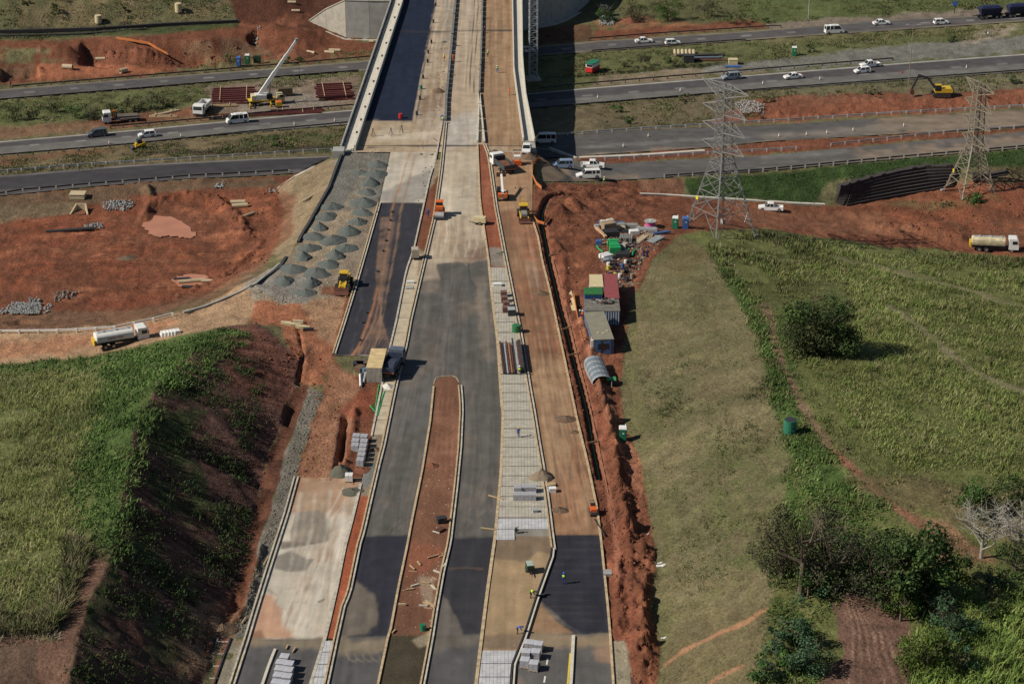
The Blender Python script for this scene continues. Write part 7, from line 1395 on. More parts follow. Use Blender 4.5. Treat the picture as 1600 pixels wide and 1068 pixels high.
rocks('deck_debris', [[(684,190),(696,190),(688,262),(672,262)], [(686,60),(698,60),(692,180),(680,180)], [(745,0),(757,0),(757,140),(747,140)], [(560,232),(680,226),(680,234),(560,238)], [(660,262),(676,262),(660,340),(650,340)], [(748,150),(762,230),(772,300),(762,300),(750,230)]], .55, .08, .3, mat('grey_debris', (.16,.14,.12), .9, var=.5, scale=2), 'bits of rubble and timber along the kerbs of the deck', 43, .04, flat=True)
rocks('lane_spoil', [[(765,260),(790,400),(812,500),(806,500),(784,405),(762,280)], [(834,345),(850,410),(862,460),(882,545),(905,655),(922,730),(937,800),(930,800),(912,730),(896,655),(872,545),(852,460),(842,410),(828,345)], [(868,840),(862,860),(846,925),(840,920),(858,850)]], 1.6, .06, .26, soil_m, 'loose soil along both kerbs of the dirt lane', 44)
rocks('lane_gravel', [[(800,420),(845,430),(900,660),(925,800),(870,820),(840,660)]], .25, .05, .14, mat('tan_gravel', (.34,.24,.16), .9, var=.4, scale=2), 'stones on the dirt lane', 45)
rocks('rubble', [[(405,445),(470,452),(480,475),(430,480),(400,465)], [(500,462),(545,452),(540,470),(505,478)]], 1.2, .1, .35, mat('buff_rubble', (.22,.18,.13), .9, var=.4, scale=2), 'buff rubble where the haul road meets the gravel platform', 46)
# ---- stacks
blk_m = mat('concrete_block', (.34,.34,.37), .85, var=.15, scale=4); pal_m = timber; brn_blk = mat('brown_block', (.16,.085,.07), .85, var=.2, scale=4)
def pallet_of(m, wrap=False):
    def f():
        o = thing('block_pallet', 'x', 'pallet'); b = MB(); b.box((0, 0, .12), (1.15, 1.15, .06)); 
        for k in (-.5, 0, .5): b.box((k, 0, .05), (.1, 1.15, .1))
        b.build('pallet', pal_m, o)
        for i in range(2):
            for j in range(2): bx(o, 'block_pack', ((i - .5) * .56, (j - .5) * .56, .62), (.53, .53, .92), m)
        if wrap: bx(o, 'wrapping', (0, 0, 1.1), (1.14, 1.14, .05), mat('plastic_wrap', (.45,.46,.50), .3))
        return o
    return f
def pal(px, py, lab, m=blk_m, grp=None, wrap=False, rz=0.0): p = G(px, py, True); p.z = max(p.z, -.2) + .05; inst(('pal', m.name, wrap), pallet_of(m, wrap), p, R(rz), lab, 'pallet', grp)
G1 = 'pallets of blocks beside the red strip'; 
for i, (x, y) in enumerate([(557,689),(555.6,697),(555,704)]): pal(x, y, 'block pallet, %s from the top in the left column by the kerb' % ords[i], grp=G1, rz=-8)
for i, (x, y) in enumerate([(569,690),(569,698),(567.5,705),(566,712),(565,719),(563,727)]): pal(x, y, 'block pallet, %s from the top in the right column by the kerb' % ords[i], grp=G1, rz=-8)
G2 = 'pallets of blocks on the bottom left carriageway'
for i, (x, y) in enumerate([(445,1036),(439,1045),(437,1055),(435,1065),(432,1076),(429,1088)]): pal(x, y, 'block pallet, %s from the top in the left column on the old asphalt' % ords[i], grp=G2, rz=-10, wrap=True)
for i, (x, y) in enumerate([(452,1047),(451,1057),(449,1067),(446,1078),(443,1090)]): pal(x, y, 'block pallet, %s from the top in the right column on the old asphalt' % ords[i], grp=G2, rz=-10, wrap=True)
G3 = 'wrapped pallets at the bottom right of the centre'
for i, (x, y) in enumerate([(827,1014),(841,1016),(822,1028),(837,1028),(820,1041),(834,1046)]): pal(x, y, 'wrapped block pallet, %s on the asphalt right of the white tiles' % ['upper left','upper right','middle left','middle right','lower left','lower right'][i], grp=G3, wrap=True, rz=-10)
G4 = 'block pallets standing on the paved strip'
for i, (x, y) in enumerate([(809,770),(820,769),(832,769),(808,781),(819.5,781),(831.5,781)]): pal(x, y, 'grey block pallet on the paved strip, %s of six' % ['back left','back middle','back right','front left','front middle','front right'][i], grp=G4)
G5 = 'brown block packs on the paved strip'
for i, (x, y) in enumerate([(787,464),(788,472),(791,480),(790,488)]): pal(x, y, 'brown block pack, %s from the top beside the dark compressor' % ords[i], brn_blk, G5, rz=5)
pal(545.5, 751, 'single white wrapped pallet on the pale concrete beside the aggregate heap', white)
def boxes(px, py, dims, m, label, cat, name, rz=0, parts=None, z=.04):
    p = G(px, py, True); o = thing(name, label, cat, p + Vector((0, 0, z)), R(rz)); bx(o, 'body', (0, 0, dims[2] / 2), dims, m)
    bx(o, 'lid', (0, 0, dims[2] + .03), (dims[0] * 1.06, dims[1] * 1.06, .07), m if parts is None else parts); return o
boxes(777, 448, (1.5,.9,.6), white, 'white box lying on the paved strip above the brown packs', 'box', 'site_box', 5); boxes(799, 493, (1.2,1.4,1.3), dark, 'dark small compressor below the brown block packs', 'machine', 'compressor', 5, steel)
boxes(863, 768, (1.0,.8,.6), white, 'white box beside the kerb in the dirt lane', 'box', 'site_box', 5); boxes(860, 759, (1.3,.9,.3), timber, 'tan board stack behind the white box in the dirt lane', 'boards', 'board_stack', 20); boxes(836, 801, (.7,.6,.5), steel, 'small grey tool box alone on the lower paving', 'box', 'tool_box', 10)
boxes(949, 897, (1.1,1.2,.35), steel, 'grey lidded manhole frame on the right kerb of the black sheeting', 'manhole', 'manhole_cover', 0, conc_d); boxes(640, 452, (1.2,.8,.3), steel, 'grey tray on the centre strip below the dusty machine', 'tray', 'steel_tray', 5); boxes(641, 444, (1.3,.5,.5), white, 'white tool box on the centre strip below the dusty machine', 'box', 'tool_box', 5)
def drum(px, py, r, h, m, label, cat='barrel', name='barrel', lid=None):
    p = G(px, py, True); o = thing(name, label, cat, p + Vector((0, 0, .04))); b = MB(); b.cyl((0, 0, 0), (0, 0, h), r, n=16); b.build('shell', m, o); b = MB()
    for k in (.3, .65): b.cyl((0, 0, h * k), (0, 0, h * k + .05), r * 1.05, n=16)
    b.build('hoop', m, o); b = MB(); b.cyl((0, 0, h), (0, 0, h + .04), r * .9, n=16); b.build('lid', lid or m, o); return o
drum(807, 519, .75, 1.3, mat('green_drum', (.03,.15,.06), .5), 'green round tank on the paved strip above the long rusty beams', 'tank', 'water_tank'); drum(626, 185, .45, 1.0, red_p, 'red barrel alone on the blue black deck surface'); drum(661, 984, .4, .8, green_p, 'green barrel at the lower right corner of the red median', 'barrel')
drum(1234, 676, .95, 2.1, mat('green_tank', (.03,.16,.10), .45), 'green plastic water tank beside the track on the right slope rim', 'water tank', 'water_tank', dark)
drum(658, 139, .3, .7, green_p, 'small green drum on the kerb line of the bridge deck'); drum(154, 36, .9, 2.0, tan_p, 'cream concrete ring standing on the top left slope, left of two', 'concrete ring', 'concrete_ring'); drum(279, 19, .9, 2.3, tan_p, 'cream concrete ring standing on the top left slope, right of two', 'concrete ring', 'concrete_ring')
# cable reel
p = G(1016, 353, True); o = thing('cable_reel', 'pink cable reel with a grey top flange near the near pylon', 'reel', p); MB().cyl((0,0,0),(0,0,.12),1.15,n=20).build('flange', timber, o); MB().cyl((0,0,.12),(0,0,1.0),.95,n=20).build('cable', mat('pink_cable', (.55,.10,.32), .6), o); MB().cyl((0,0,1.0),(0,0,1.12),1.2,n=20).build('flange', conc_d, o); MB().cyl((0,0,1.12),(0,0,1.25),.2,n=10).build('hub', white, o)
def toilet(m=green_p, roofm=white):
    def f():
        o = thing('portable_toilet', 'x', 'toilet'); bx(o, 'cabin', (0, 0, 1.08), (1.15, 1.15, 2.16), m); b = MB(); b.box((0, 0, 2.25), (1.22, 1.22, .2), taper=(.85, .85)); b.build('roof', roofm, o); d = bx(o, 'door', (0, -.59, 1.05), (.85, .05, 1.8), m); bx(d, 'handle', (.3, -.04, 1.0), (.06, .04, .2), white)
        bx(o, 'door_plate', (.05, -.62, 1.5), (.28, .02, .2), white); b = MB(); b.cyl((.4, .4, 2.2), (.4, .4, 2.6), .06, n=8); b.build('vent_pipe', white, o); return o
    return f
for (x, y, rz, lab, k) in [(1055,356,-10,'green portable toilet with cream roof left of the near pylon',0),(973,688,-3,'green portable toilet alone at the foot of the right slope',0),(1241,87,-5,'green portable toilet on the verge of the far right carriageway',0),(387,99,0,'green portable toilet behind the mobile crane, left of the dark box',0),(373,103,0,'small blue portable toilet left of the green one behind the crane',1),(1071,357,0,'blue portable toilet beside the left foot of the near pylon',1)]:
    inst(('wc', k), toilet(green_p if k == 0 else blue_p, white if k == 0 else blue_p), G(x, y, True), R(rz), lab, 'toilet', None)
boxes(402, 98, (1.8,1.2,1.7), mat('dark_green_box', (.02,.05,.03), .6), 'dark green equipment box right of the toilet behind the crane', 'box', 'equipment_box')
# pipes, rings and culverts
def pipe_at(px, py, L, r, rz, m, label, name='concrete_pipe', cat='pipe', z=0):
    p = G(px, py, True); n = 14; b = MB(); V = []
    for x in (-L / 2, L / 2):
        for rr in (r, r * .8):
            for i in range(n): a = 2 * math.pi * i / n; V.append((x, math.cos(a) * rr, r + math.sin(a) * rr))
    F = []
    for i in range(n):
        j = (i + 1) % n; F += [(i, j, 2*n + j, 2*n + i), (n + i, 3*n + i, 3*n + j, n + j), (i, n + i, n + j, j), (2*n + i, 2*n + j, 3*n + j, 3*n + i)]
    b.add(V, F); return b.build(name, m, None, label, cat, loc=p + Vector((0, 0, z + .02)), rz=R(rz))
pc = mat('buff_concrete', (.46,.38,.25), .85, var=.15, scale=2)
for (x, y, L, r, a, lab) in [(106,108,2.6,.6,-10,'buff concrete pipe on the dirt track at the top left'),(157,95,2.4,.45,5,'buff pipe lying in the excavation at the top left'),(193,114,2.0,.6,45,'buff pipe section near the far left carriageway'),(472,84,2.4,.4,-35,'upper left pipe of the pair behind the crane boom'),(486,85,2.4,.45,-30,'lower right pipe of the pair behind the crane boom'),(515,84,2.6,.4,-12,'left pipe lying below the pale end wall'),(523,81,3.0,.4,-5,'right pipe lying below the pale end wall'),(580,67,1.2,.3,0,'small pipe end at the foot of the pale end wall'),
    (372,319,3.0,.45,5,'upper buff pipe at the right rim of the red pit'),(375,325,3.2,.5,12,'lower buff pipe at the right rim of the red pit'),(388,338,3.2,.3,50,'slanting pale pipe at the right rim of the red pit'),(485,310,5.5,.25,66,'long pale pipe lying on the slope of the gravel platform'),(300,442,5.0,.4,14,'buff pipe in the muddy lower right corner of the pit'),(331,441,4,.3,5,'pale pipe right of the muddy puddle'),(456,6,2.2,.4,0,'short pipe on the red embankment at the top'),(462,19,2.2,.35,0,'pipe section on the red embankment near the top')]: pipe_at(x, y, L, r, a, pc, lab)
pipe_at(110, 362, 9.5, .35, 12, dark, 'long black pipe leading down into the red pit', 'plastic_pipe'); pipe_at(284, 438, 3, .3, 10, dark, 'black pipe pieces beside the small muddy puddle', 'plastic_pipe'); pipe_at(294, 450, 2.2, .3, 0, dark, 'short black pipe below the small muddy puddle', 'plastic_pipe')
for (x, y, L, a, lab) in [(1095,88,12,4,'upper dark pipe of the bundle on the median behind the brown bush'),(1103,92,8,4,'middle blue grey pipe on the median'),(1108,96,9,-3,'lowest rust brown pipe on the median'),(1146,106,4,0,'blue pipe on the gravel strip below the tan hut')]: pipe_at(x, y, L, .3, a, [dark, mat('slate_pipe', (.12,.15,.2), .6), rust, blue_p][['u','m','l','b'].index(lab[0])], lab, 'steel_pipe')
for j, (x0_, n) in enumerate([(1054, 3), (1066, 4)]):
    p = G(x0_, 85, True); o = thing('pipe_stack', ['left stack of three upright looking cream pipes on the median', 'right stack of four cream pipes on the median'][j], 'pipe stack', p)
    for k in range(n): b = MB(); b.cyl((k * .95, -1.8, .45), (k * .95 + .2, 2.0, .45), .4, n=10); b.build('pipe', pc, o)
boxes(1076, 98, (2.6,1.8,1.9), dark, 'dark steel container on the median below the pipe stacks', 'container', 'site_container'); boxes(1145, 100, (2.2,1.8,1.2), tan_p, 'small tan hut on the median right of the pipes', 'hut', 'site_hut'); boxes(943, 26, (1.8,1.6,3.0), dark, 'dark frame structure at the foot of the shaded end wall', 'frame', 'lookout_tower')
boxes(122, 309, (3.0,2.4,1.0), pc, 'square buff concrete chamber above the pit head wall', 'chamber', 'concrete_chamber')
p = G(125, 332, True); o = thing('culvert_headwall', 'buff concrete culvert mouth with splayed wing walls in the pit bank', 'culvert', p)
for s in (1, -1): b = MB(); b.add([(s*.8,1.4,-.3),(s*1.1,1.4,-.3),(s*1.9,-1.2,-.3),(s*1.6,-1.2,-.3),(s*.8,1.4,1.3),(s*1.1,1.4,1.3),(s*1.9,-1.2,.15),(s*1.6,-1.2,.15)], [(0,1,2,3),(4,5,6,7),(0,1,5,4),(1,2,6,5),(2,3,7,6),(3,0,4,7)]); b.build('wing_wall', pc, o)
bx(o, 'head_beam', (0, 1.5, .75), (2.2, .3, 1.3), pc); bx(o, 'apron', (0, .1, .03), (2.2, 2.6, .1), soil_m)
# steel yard: stacks of red primed beams
def beam_stack(px, py, nx, L, rz, label, layers=2, sp=.7, m=rust, name='beam_stack', w=.3, cat='beam stack'):
    p = G(px, py, True); o = thing(name, label, cat, p, R(rz)); g = np.random.default_rng(int(px))
    for l in range(layers):
        for i in range(nx):
            b = MB(); y = (i - nx / 2) * sp + (l * .35); q = g.normal(0, .25 if sp > 1.2 else .02); b.bar((-L / 2 + g.uniform(-.5, .5), y, .25 + l * .62), (L / 2 + g.uniform(-.5, .5), y + q, .25 + l * .62), w); b.build('beam', m, o)
        for s in (-.3, .3): b = MB(); b.bar((L * s, -nx * sp / 2, .52 + l * .62), (L * s, nx * sp / 2, .52 + l * .62), .16); b.build('bearer', timber, o)
    return o
redst = mat('red_primed_steel', (.12,.032,.03), .8, var=.3, scale=2)
beam_stack(365,152,7,10.5,6,'wide stack of dark red steel beams between white tipper and crane',2,1.6,redst,w=.42); beam_stack(522,146,8,8.5,8,'stack of dark red steel beams near the bridge',2,1.5,redst,w=.42); beam_stack(425,178,3,24,8,'long low row of dark red steel beams in front of the crane',1,.9,redst); beam_stack(466,173,3,12,8,'row of dark red beams right of the orange framed engine',1,.9,redst)
beam_stack(345,166,3,7,8,'yellowish timber beams right of the white tipper',1,.6,timber); beam_stack(340,186,2,4,8,'short dark beams on the verge below the white tipper',1,.6,dark)
beam_stack(256,178,2,7,40,'long grey beam lying across the verge left of the white tipper',1,.5,pc); beam_stack(255,183,3,6,4,'pale timber stack on the verge right of the flatbed truck',1,.6,timber)
p = G(800, 586, True); o = thing('beam_stack', 'long rusty steel beams stacked lengthwise on the paved strip', 'beam stack', p + Vector((0,0,.08)), R(93))
for i in range(9):
    y = (i - 4) * .34; b = MB(); b.bar((0, -y, .35 + (.5 if i > 5 else 0)), (12.5 - .6 * (i % 3), -y, .35 + (.5 if i > 5 else 0)), .24); b.build('beam', [rust, dark, steel, rust, mat('tan_steel', (.25,.15,.09), .8)][i % 5], o)
for q in (1.5, 6, 11): bx(o, 'bearer', (q, 0, .1), (.2, 3.2, .2), timber)
bx(o, 'side_stack', (6.0, -1.75, .55), (11, .5, 1.1), mat('dark_form_steel', (.05,.04,.04), .7))
# containers and site huts
def ribs(o, L, Wd, H, m, n=10, front=True):
    for i in range(n): bx(o, 'corrugation', (-Wd / 2 + Wd * (i + .5) / n, -L / 2 - .03, H / 2), (Wd / n * .5, .07, H * .86), m)
def container(px, py, L, Wd, H, rz, wallm, roofm, label, ribm=None, n=9, name='site_container', cat='container', z=0, over=.1):
    p = G(px, py, True); o = thing(name, label, cat, p + Vector((0, 0, z)), R(rz)); bx(o, 'walls', (0, L / 2, H / 2), (Wd, L, H), wallm); bx(o, 'roof', (0, L / 2, H + .05), (Wd + over, L + over, .12), roofm)
    for i in range(n): bx(o, 'corrugation', (-Wd / 2 + Wd * (i + .5) / n, -.02, H / 2), (Wd / n * .45, .08, H * .9), ribm or wallm)
    return o
bl = mat('blue_container', (.05,.12,.28), .6, var=.15); blw = mat('pale_container_rib', (.42,.45,.48), .6); mar = mat('maroon_roof', (.24,.06,.065), .7, var=.15); olr = mat('olive_sheet_roof', (.215,.205,.155), .85, var=.12, scale=.7); gsh = mat('grey_sheet_roof', (.15,.14,.12), .85, var=.25, scale=1)
container(933,470,5.6,2.4,2.6,0,blw,tan_p,'cream roofed container at the top left of the container group',mat('lilac_rib', (.16,.14,.22), .6)); container(956,488,11.0,2.45,2.6,0,mar,mar,'long maroon roofed container at the top right of the group'); container(927,482,3.0,3.1,2.6,0,bl,mat('green_roof', (.03,.14,.04), .6),'green roofed container in front of the cream one')
o = container(941,508,5.0,5.9,2.6,0,bl,gsh,'blue container under a grey sheet roof strewn with scrap',blw,14)
g = np.random.default_rng(5)
for i in range(26):
    b = MB(); b.bar((g.uniform(-1.8, 2.6), g.uniform(2.5, 4.8), 2.75), (g.uniform(-1.6, 2.6), g.uniform(2.5, 4.8), 2.85 + g.uniform(0, .3)), g.uniform(.06, .3)); b.build('roof_scrap', [dark, rust, steel, gsh][i % 4], o)
o = container(943,554,11.5,3.3,2.7,6,mat('slate_wall', (.10,.12,.17), .6),olr,'long olive roofed site office in front of the blue container',bl,2); bx(o, 'gable_window', (0, -.04, 1.5), (1.9, .05, 1.0), glass); bx(o, 'door', (-1.68, 2.5, 1.1), (.06, .9, 2.0), mat('door_yellow', (.6,.38,.05), .5)); bx(o, 'side_post', (-1.9, .4, 1.3), (.4, .4, 2.6), white)
for i in range(3): bx(o, 'roof_brick', ((-.6, .2, 1.0)[i], (2.5, 2.2, 3.2)[i], 2.85), (.4, .3, .18), tan_p)
p = G(941, 606, True); o = thing('curved_shelter', 'low shelter with a curved striped sheet roof in front of the office', 'shelter', p, R(8)); n = 9
for i in range(n):
    b = MB(); P = []; 
    for k in range(9):
        a = math.pi * k / 8; P.append((math.cos(a) * 1.6, 0, .9 + math.sin(a) * 1.2))
    V = [(x, i * .9 + .02, z) for x, _, z in P] + [(x, i * .9 + .86, z) for x, _, z in P]; b.add(V, [(k, k + 1, k + 10, k + 9) for k in range(8)]); b.build('roof_sheet', [mat('pale_sheet', (.24,.27,.29), .5), mat('slate_sheet', (.14,.17,.20), .5)][i % 2], o)
bx(o, 'side_wall', (-1.55, 4, .45), (.08, 8, .9), steel); bx(o, 'side_wall', (1.55, 4, .45), (.08, 8, .9), steel); boxes(955, 600, (1.4,1.4,.9), dark, 'dark bin right of the curved shelter', 'bin', 'waste_bin', 0, mat('lid_green', (.05,.3,.1), .5))
container(585,598,7.4,2.45,2.6,-3,mat('cream_rib_wall', (.30,.28,.24), .6),mat('tan_roof', (.55,.42,.22), .7, var=.2, scale=.8),'tan roofed storage container left of the blue tray truck',mat('pale_rib', (.5,.48,.43), .6),12)
for i, (x, y, a) in enumerate([(563,596,95),(566,595,92),(570,590,88)]): pipe_at(x, y, 4.5, .18, a, [white, navyp, steel][i], ['white', 'navy', 'grey'][i] + ' pipe leaning left of the tan container', 'plastic_pipe')
for i, (x, y, m, s) in enumerate([(560,572,dark,1.6),(568,570,mat('mixed_scrap', (.10,.08,.06), .9, var=.5, scale=3),2.2),(571,581,mat('blue_scrap', (.08,.14,.22), .7),1.0),(562,578,brown_h,1.5)]): boxes(x, y, (s, s * .8, .6), m, ['black tyre stack left of the tan container', 'scrap bundle left of the tan container', 'blue crate left of the tan container', 'brown bundle left of the tan container'][i], 'scrap', 'scrap_bundle', 20 * i)
for i, (a, c) in enumerate([((592,602),(586,640)), ((599,616),(590,650)), ((578,634),(586,644)), ((601,612),(593,636))]):
    p, q = G(*a, True), G(*c, True); b = MB(); b.bar((0, 0, .15), q - p + Vector((0, 0, .15)), .14); b.build('green_rail', mat('green_rod', (.03,.35,.10), .5), loc=p, label=['green rod beside the blue tray truck, the longest', 'green rod crossing another below the blue tray truck', 'short slanting green rod by the kerb', 'thin green rod nearest the kerb below the truck'][i], cat='rod')
# junk yard by the slope
CJ = lambda x, y: (930 + x / 12.28, 330 + y / 12.28)
def junk(x, y, d, m, rz, lab, name, cat): px, py = CJ(x, y); p = G(px, py, True); o = thing(name, lab, cat, p + Vector((0,0,.02)), R(rz)); return o
def jb(x, y, d, m, rz, lab, name, cat, n=1, along=0):
    o = junk(x, y, d, m, rz, lab, name, cat)
    if n == 1: bx(o, 'body', (0, 0, d[2] / 2), d, m); bx(o, 'top', (0, 0, d[2] + .02), (d[0] * .92, d[1] * .92, .05), m)
    else:
        for i in range(n): bx(o, 'piece', (0, (i - n / 2 + .5) * d[1] / n, d[2] / 2 + .04 * (i % 2)), (d[0] * (1 - .1 * (i % 3)), d[1] / n * .8, d[2]), m)
jgreen = mat('bright_green_tarp', (.02,.30,.09), .5); jwood = mat('weathered_wood', (.28,.21,.14), .9, var=.3, scale=4)
jb(180,270,(2.0,1.2,.9),white,0,'white crates at the top left corner of the junk yard','crate_pile','crates',3); jb(290,270,(1.3,1.1,1.2),mat('cream_reel', (.5,.47,.38), .7),30,'cream spool beside blue sheets at the top of the junk yard','spool','spool'); jb(190,245,(3.4,.5,.5),blue_p,-2,'blue boards along the top edge of the junk yard','board_stack','boards',3)
jb(430,245,(2.6,.5,.4),blue_p,-4,'blue sheet right of the cream spool','sheet','sheet'); jb(430,300,(3.0,1.0,.7),conc_d,0,'grey planks below the blue sheet','plank_stack','planks',4); jb(620,310,(4.0,1.2,.7),conc_d,0,'grey scaffold boards at the top centre of the junk yard','plank_stack','planks',5); jb(440,360,(2.8,1.1,.8),pc,-3,'tan block stack in the upper middle of the junk yard','block_stack','blocks',3)
jb(245,360,(2.6,2.0,1.6),jwood,25,'yellowish timber crate over dark drums at the junk yard','timber_crate','crate'); jb(640,410,(3.0,1.4,.5),dark,0,'dark low rack in the middle of the junk yard','rack','rack',4); jb(745,450,(1.8,1.3,.9),white,10,'pale blue white box in the middle of the junk yard','box','box')
jb(980,370,(4.2,1.4,.5),steel,-4,'shiny corrugated sheets right in the junk yard','sheet_stack','sheets',5); jb(880,560,(4.6,1.2,.4),pc,62,'pale long timbers slanting below the shiny sheets','timber_stack','timbers',4); jb(1150,570,(4.6,1.6,.4),steel,55,'grey scaffold tubes slanting at the right of the junk yard','tube_stack','tubes',6); jb(1230,430,(4.6,.8,.3),bl,22,'slate tubes at the far right of the junk yard','tube_stack','tubes',3); jb(1020,520,(3.4,1.6,.5),jwood,80,'brown timbers between pale timbers and scaffold tubes','timber_stack','timbers',5)
jb(110,430,(5.5,.5,.5),mat('tan_roll', (.45,.30,.18), .8),-72,'tan and orange roll along the left edge of the junk yard','roll','roll'); jb(65,645,(1.0,1.0,.9),blue_p,0,'small blue tank at the left edge of the junk yard','tank','tank'); jb(30,330,(1.0,.8,.7),steel,10,'small grey machine outside the top left of the junk yard','machine','machine')
jb(360,760,(2.0,4.6,1.5),jgreen,4,'bright green sheeted stack in the junk yard','covered_stack','stack',4); jb(590,560,(2.6,2.4,.9),mat('grey_tubes', (.2,.2,.19), .7),85,'upright grey and brown poles behind the green stack','pole_stack','poles',7); jb(300,470,(3.0,2.0,1.1),dark,10,'dark machinery scrap left in the junk yard','scrap_heap','scrap',5); jb(480,690,(2.4,1.4,.8),mat('pale_scrap', (.4,.38,.34), .8),-20,'pale boards right of the green stack','board_stack','boards',4); jb(520,850,(2.6,2.6,.8),dark,0,'black crates right of the green stack','crate_pile','crates',3)
jb(200,900,(2.2,1.8,.8),white,35,'white and grey pipes left of the green stack','pipe_pile','pipes',5); jb(230,980,(2.0,1.2,.7),steel,15,'grey tins below the green stack','tin_pile','tins',4)
for (x, y, a, m, lab) in [(740,810,78,jgreen,'curved green hose right of the black crates'),(600,800,70,jgreen,'short green hose beside the black crates'),(85,740,110,jgreen,'green hose below the small blue tank'),(930,820,88,navyp,'left one of two dark posts lying on the red earth'),(995,830,85,navyp,'right one of two dark posts lying on the red earth')]:
    px, py = CJ(x, y); p = G(px, py, True); o = thing('hose' if 'hose' in lab else 'post', lab, 'hose' if 'hose' in lab else 'post', p, R(a)); b = MB(); b.cyl((-1.6, 0, .2), (0, .15, .22), .16, n=8); b.cyl((0, .15, .22), (1.6, -.1, .2), .16, n=8); b.build('tube', m, o)
g = np.random.default_rng(9); cols = [dark, navyp, bl, steel, white, mat('yellow_can', (.5,.5,.06), .5), rust, jwood]
for i in range(30):
    px, py = g.uniform(950, 988), g.uniform(410, 440); p = G(px, py, True); m = cols[int(g.integers(0, 8)) if g.random() < .35 else int((0, 1, 0)[int(g.integers(0, 3))])]
    b = MB(); b.cyl((0, 0, 0), (0, 0, .75), .33, n=10); b.cyl((0, 0, .75), (0, 0, .82), .12, n=6); b.build('drum', m, None, '%s drum among those tightly packed below the green stack' % {dark:'black',navyp:'navy',bl:'blue',steel:'grey',white:'white',rust:'rusty',jwood:'brown'}.get(m,'yellow'), 'drum', 'drums packed at the foot of the junk yard', loc=p + Vector((0, 0, .02)))
rocks('scrap_litter', [[(940,350),(1000,352),(1040,372),(1000,410),(988,450),(950,450),(938,400)]], 2.4, .12, .42, mat('scrap_mix', (.22,.19,.15), .85, var=.6, scale=1.2), 'small scrap scattered through the junk yard', 51)
rocks('scrap_litter', [[(945,350),(1000,352),(1030,376),(1000,410),(985,450),(950,450)]], 1.8, .12, .45, dark, 'dark scrap scattered through the junk yard', 52)
for (x, y, a, L, lab) in [(983,448,0,3,'yellowish rail frame at the slope right of the maroon roof')]: p = G(x, y, True); o = thing('rail_frame', lab, 'frame', p, R(5)); b = MB(); b.bar((-1.5, 0, .6), (1.8, 0, .6), .1); b.build('top_rail', pc, o); [MB().bar((k, 0, 0), (k, 0, .7), .1).build('post', pc, o) for k in (-1.4, .2, 1.7)]
# orange safety nets
net = mat('orange_net', (.45,.15,.045), .8, var=.25, scale=5)
def netfence(pts, label, h=.9):
    X, Y, Z = GG([p[0] for p in pts], [p[1] for p in pts]); P = [Vector((float(a), float(b_), float(c))) for a, b_, c in zip(X, Y, Z)]; o = thing('safety_net', label, 'safety net', P[0]); b = MB(); b.path([p - P[0] for p in P], .05, h * .8, .15); b.build('net', net, o)
    for p in P: b = MB(); b.bar(p - P[0], p - P[0] + Vector((0, 0, h + .1)), .06); b.build('post', timber, o)
netfence([(843,251),(836,256),(833,262),(832,278),(838,290),(846,297)], 'orange safety net curving round the end of the slip road'); netfence([(834,342),(840,349),(850,352),(858,342)], 'orange net across the head of the trench', .7); netfence([(896,462),(899,480),(903,502),(906,520),(913,545),(922,560),(928,580),(931,606)], 'orange net running past the containers'); netfence([(182,62),(208,66),(232,70),(245,78),(262,87)], 'orange net round the excavation at the top left', .8)
b = MB(); P = [G(*q, True) for q in [(889,455),(893,470),(898,486)]]; b.path([q - P[0] for q in P], .9, .15); b.build('board', tan_p, loc=P[0], label='long cream board beside the orange net', cat='board')
# survey stands, cones, stakes
for i, (x, y) in enumerate([(583,213),(611,212),(628,208)]):
    p = G(x, y, True); o = thing('tripod', ['leftmost of three tripod stands on the deck end', 'middle of three tripod stands on the deck end', 'rightmost of three tripod stands on the deck end'][i], 'tripod', p, .3 * i, 'tripod stands'); 
    for k in range(3): a = 2.1 * k + .4; MB().bar((math.cos(a) * .55, math.sin(a) * .55, 0), (0, 0, 1.6), .07).build('leg', dark, o)
    MB().box((0, 0, 1.65), (.25, .25, .15)).build('head', dark, o)
def cone():
    o = thing('traffic_cone', 'x', 'traffic cone'); bx(o, 'base', (0, 0, .04), (.5, .5, .08), dark); MB().cyl((0, 0, .08), (0, 0, .9), .2, .05, 10).build('cone', mat('faded_cone', (.62,.50,.42), .6), o); MB().cyl((0, 0, .42), (0, 0, .6), .15, .11, 10).build('reflective_band', white, o); return o
cl = [(283,214,'between the white hatchback and the white minibus on the left motorway'),(171,225,'on the near edge of the left motorway above the small loader'),(460,196,'on the left motorway right of the minibus'),(523,190,'on the left motorway closest to the bridge'),(934,154,'on the right motorway just outside the bridge shadow'),(1063,143,'on the right motorway left of the near pylon head'),(1192,132,'on the right motorway above the near pylon arm'),(1281,125,'right of the lone white saloon on the motorway'),(1510,107,'on the right motorway above the excavator'),(1217,214,'leftmost of the row on the upper right slip road'),(1260,212,'second from the left of the row on the upper right slip road'),(1292,209,'third of the row on the upper right slip road'),(1333,205,'fourth of the row on the upper right slip road'),(1412,198,'fifth of the row on the upper right slip road'),(1013,214,'on the upper right slip road left of the near pylon'),(974,230,'on the upper right slip road near the bridge shadow')]
for (x, y, l) in cl: p = G(x, y, True); p.z += .06; inst('cone', cone, p, .3, 'traffic marker ' + l, 'traffic cone', 'traffic markers on the roads')
for (x, y, lab) in [(1409,115,'small red cone on the right motorway near the lamp post')]: p = G(x, y, True); o = thing('traffic_cone', lab, 'traffic cone', p); MB().cyl((0,0,.06),(0,0,.85),.22,.05,10).build('cone', red_p, o); bx(o, 'base', (0,0,.05), (.5,.5,.08), dark)
